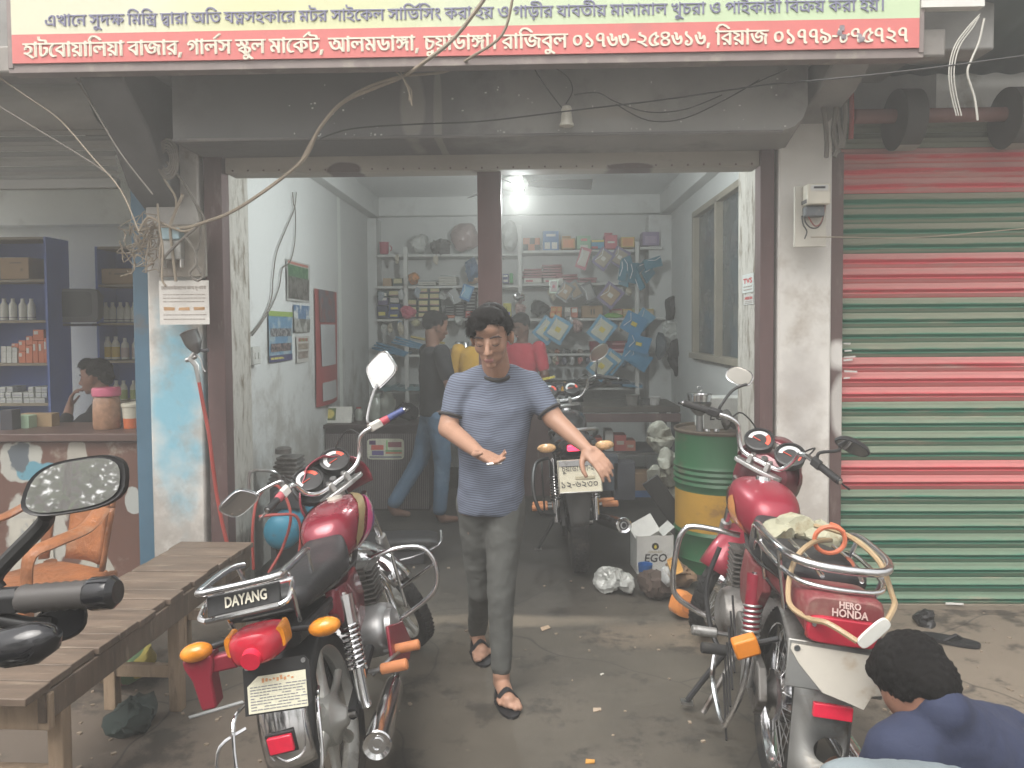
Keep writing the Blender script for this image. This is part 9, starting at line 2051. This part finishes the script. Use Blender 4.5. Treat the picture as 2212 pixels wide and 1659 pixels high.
# meter board on the right pillar
a, b, z0, z1 = rect(1717, 402, 1785, 533, YP - .02)
rb_ = thing('meter_board', 'cream board with electricity meter on the right pillar', 'meter', ((a + b) / 2, YP - .02, (z0 + z1) / 2))
MB().box((0, .01, 0), (b - a, .02, z1 - z0)).build('board', mat('cream_board', (.5, .48, .42), .6, var=.05), rb_, bevel=.002)
cx_ = at(1754, 425, YP).x - (a + b) / 2; zc = (z0 + z1) / 2
def rz_(y): return at(1750, y, YP - .05).z - zc
MB().box((cx_, -.04, (rz_(400) + rz_(445)) / 2), (.115, .08, rz_(400) - rz_(445))).build('meter_case', cmat((.55, .52, .44), .35), rb_, bevel=.008)
MB().box((cx_, -.082, rz_(410)), (.085, .002, .028)).build('dial_window', cmat((.5, .5, .48)), rb_, smooth=False)
MB().box((cx_, -.084, rz_(409)), (.055, .002, .01)).build('digits', m_ink2, rb_, smooth=False)
MB().box((cx_, -.035, rz_(437)), (.12, .07, .02)).build('terminal_cover', m_black, rb_, bevel=.003)
MB().box((cx_ - .01, -.03, rz_(458)), (.095, .05, .05)).build('breaker_box', cmat((.1, .11, .12)), rb_, bevel=.006)
for i, l in enumerate(([(1738, 466), (1740, 480), (1752, 492), (1768, 490), (1778, 470), (1780, 430)], [(1732, 466), (1735, 485), (1743, 500), (1738, 516)], [(1745, 466), (1760, 488), (1775, 478), (1783, 440), (1784, 400)])):
    cable('meter_wire', ('loop of red and black wire below the right meter', 'thin wire end under the right meter', 'dark red wire climbing beside the right meter')[i], P3(l, 3.87), .0035, m_cable if i != 2 else cmat((.2, .05, .04)))
cable('string', 'pale string tied from the right meter board across the shutter', P3([(1752, 512, 3.88), (1800, 512, 3.9), (1900, 514, 3.95), (2000, 512, 3.95), (2120, 502, 3.95), (2230, 492, 3.95)]), .003, m_wt, cat='string')
# cables at the right pillar top
for i, l in enumerate(([(1800, 180), (1806, 230), (1800, 290), (1812, 330)], [(1815, 175), (1808, 240), (1815, 300), (1802, 340)], [(1822, 190), (1826, 250), (1820, 320)], [(1772, 200), (1780, 240), (1786, 300), (1785, 340)])):
    cable('bundled_cable', 'dark cable in the bundle at the right pillar top, %s from the left' % NUM[i], P3(l, 3.86), .012, m_wg)
for i, dx in enumerate((0, 5, 11)):
    cable('frayed_rope', 'frayed white cord hanging at the upper right, %s of three' % ('left', 'middle', 'right')[i], P3([(2118, 30), (2090 + dx, 60), (2062 + dx, 100), (2050 + dx, 150), (2054 + dx, 200), (2066 + dx, 250)], 3.3), .0028, cmat((.42, .41, .37)), cat='rope')
cable('frayed_rope', 'twisted white cord at the far upper right', P3([(2126, 40), (2115, 90), (2098, 130), (2090, 160), (2105, 210), (2112, 260)], 3.3), .0045, cmat((.42, .41, .37)), cat='rope')
cable('red_pipe', 'thin red pipe standing at the left end of the upper right wall', P3([(1838, 162), (1840, 240), (1838, 300)], 3.95), .012, m_hose, cat='pipe')
# small stickers on the right jamb
jx = JR
def jsticker(y0, y1, x0, x1, c_, label, txt, tc_):
    p0 = atx(x1, (y0 + y1) / 2, JR - .001); p1 = atx(x0, (y0 + y1) / 2, JR - .001)
    zt, zb2 = atx((x0 + x1) / 2, y0, JR).z, atx((x0 + x1) / 2, y1, JR).z
    r = thing('sticker', label, 'sticker', (JR - .003, (p0.y + p1.y) / 2, (zt + zb2) / 2), R(-90))
    W_, H_ = abs(p1.y - p0.y), zt - zb2
    MB().box((0, 0, 0), (W_, .003, H_)).build('backing', cmat(c_), r, smooth=False)
    latin(txt, H_ * .38, 'sticker_lettering', cmat(tc_), r, MX.Translation((0, -.0025, H_ * .12)), .0004, .001, width=W_ * .8)
    for k in range(2): MB().box((0, -.002, -H_ * (.18 + .16 * k)), (W_ * .75, .001, H_ * .06)).build('small_print', m_nt, r, smooth=False)
jsticker(592, 632, 1605, 1629, (.55, .58, .56), 'white sticker with red lettering on the right jamb', 'TVS', (.55, .05, .06))
jsticker(636, 658, 1608, 1629, (.5, .5, .48), 'small sticker with red lettering lower on the right jamb', 'ARISON', (.5, .1, .1))
# rags and hoses on the old red bike
BM = root3.matrix_world
def Bp(x, y, z): return BM @ V((x, y, z))
m_rag = mat('stained_rag', (.34, .33, .24), .85, var=.3, scale=9, bump=.4, dirt=((.2, .15, .08), .3, 9))
for i, (x, y, z, r_, l) in enumerate(((.0, .17, .86, (.1, .06, .04), 'pale greenish rag on the seat of the old motorcycle'), (.1, .14, .86, (.07, .06, .035), 'cream rag with yellow stain beside the greenish rag'), (-.06, .12, .84, (.06, .05, .03), 'small stained rag at the left of the seat'))):
    q = MB().ell((0, 0, 0), r_, 20); q.v = [v + V(noise.noise_vector(v * 16 + V((i * 5, 0, 0)))) * .035 + V(noise.noise_vector(v * 45)) * .012 for v in q.v]
    o = q.build('rag', m_rag, None, angle=25); o.location = Bp(x, y, z); tag(o, l, 'rag')
ht = mat('yellowed_tube', (.36, .26, .15), .35, var=.15, scale=8, coat=.3)
cable('fuel_tube', 'yellowed rubber tube looped over the grab rail of the old motorcycle', [Bp(.06, -.1, .9), Bp(-.04, -.25, .92), Bp(-.12, -.36, .88), Bp(-.14, -.43, .78), Bp(-.1, -.5, .76), Bp(-.06, -.55, .77), Bp(.01, -.59, .745)], .008, ht, cat='tube')
cable('fuel_tube', 'second yellowed tube arching over the right end of the grab rail', [Bp(.02, -.05, .93), Bp(.08, -.2, .945), Bp(.135, -.33, .91), Bp(.15, -.42, .84), Bp(.13, -.5, .83), Bp(.09, -.56, .8)], .008, ht, cat='tube')
cable('fuel_tube', 'small orange rubber tube coil on the grab rail', [Bp(.02 + .05 * math.sin(t), -.2 - .03 * t * .2, .93 + .045 * math.cos(t)) for t in [k * .5 for k in range(15)]], .007, cmat((.5, .14, .07)), cat='tube')
o = MB().rings([[V((x * .05, y, z * .018)) for x, z in rrect(3.5, 20)] for y in (-.005, .005)]).build('white_tag', cmat((.6, .6, .56), .35), None, bevel=.002)
o.matrix_world = MX.Translation(Bp(.05, -.59, .775)) @ Euler((0, R(-42), 0)).to_matrix().to_4x4(); tag(o, 'white plastic tank part with rounded ends hanging before the red tail lens', 'part')
# ================================================================ TREES ACROSS THE ROAD (behind the photographer, seen in the mirrors)
m_bark = mat('bark', (.09, .07, .05), .9, var=.3, scale=5, bump=.5)
m_leaf = mat('leaves', (.1, .16, .05), .6, var=.5, scale=1.2)
random.seed(77)
for i, (x, y, h) in enumerate(((-5, -9, 7), (1.5, -11, 8), (7, -9.5, 7), (-11, -12, 8))):
    t = thing('roadside_tree', 'broad leafy tree across the road, %s from the left' % NUM[i], 'tree', (x, y, 0), group='trees across the road')
    tk = MB().tube([(0, 0, 0), (.1, 0, h * .25), (-.05, .1, h * .5), (.1, 0, h * .75)], [.22, .18, .13, .06], 10)
    for k in range(5): a = k * 1.3; tk.tube([(0, 0, h * (.3 + .08 * k)), (math.cos(a) * 1.1, math.sin(a) * 1.1, h * (.45 + .08 * k)), (math.cos(a) * 2, math.sin(a) * 2, h * (.55 + .08 * k))], [.08, .05, .02], 6)
    tk.build('trunk', m_bark, t)
    cr = MB()
    for k in range(70):
        a = random.uniform(0, 2 * PI); r_ = random.uniform(.3, 2.6); cz_ = h * random.uniform(.4, 1.05); c_ = V((math.cos(a) * r_ * (1.2 - abs(cz_ / h - .7)), math.sin(a) * r_, cz_))
        for q in range(60):
            p = c_ + V((random.gauss(0, .3), random.gauss(0, .3), random.gauss(0, .22))); u = V((random.uniform(-1, 1), random.uniform(-1, 1), random.uniform(-.5, .5))).normalized() * .09; w_ = u.orthogonal().normalized() * .05
            cr.add([p - u, p + w_, p + u, p - w_], [(0, 1, 2, 3)])
    cr.build('crown', m_leaf, t, smooth=False)
# ================================================================ ADDED HAZE BOX (stands in for the veiling glare of the lens)
hm_ = bpy.data.materials.new('lens_veil_haze'); hm_.use_nodes = True
N = hm_.node_tree.nodes; N.clear(); vo = N.new('ShaderNodeVolumePrincipled'); ou = N.new('ShaderNodeOutputMaterial')
vo.inputs['Color'].default_value = (.96, .94, .9, 1); vo.inputs['Density'].default_value = .04; vo.inputs['Anisotropy'].default_value = .3
hm_.node_tree.links.new(vo.outputs[0], ou.inputs['Volume'])
tag(MB().box((0, -30, 4.5), (125, 125, 11)).build('lens_veil', hm_, smooth=False), None, None, kind='stuff')
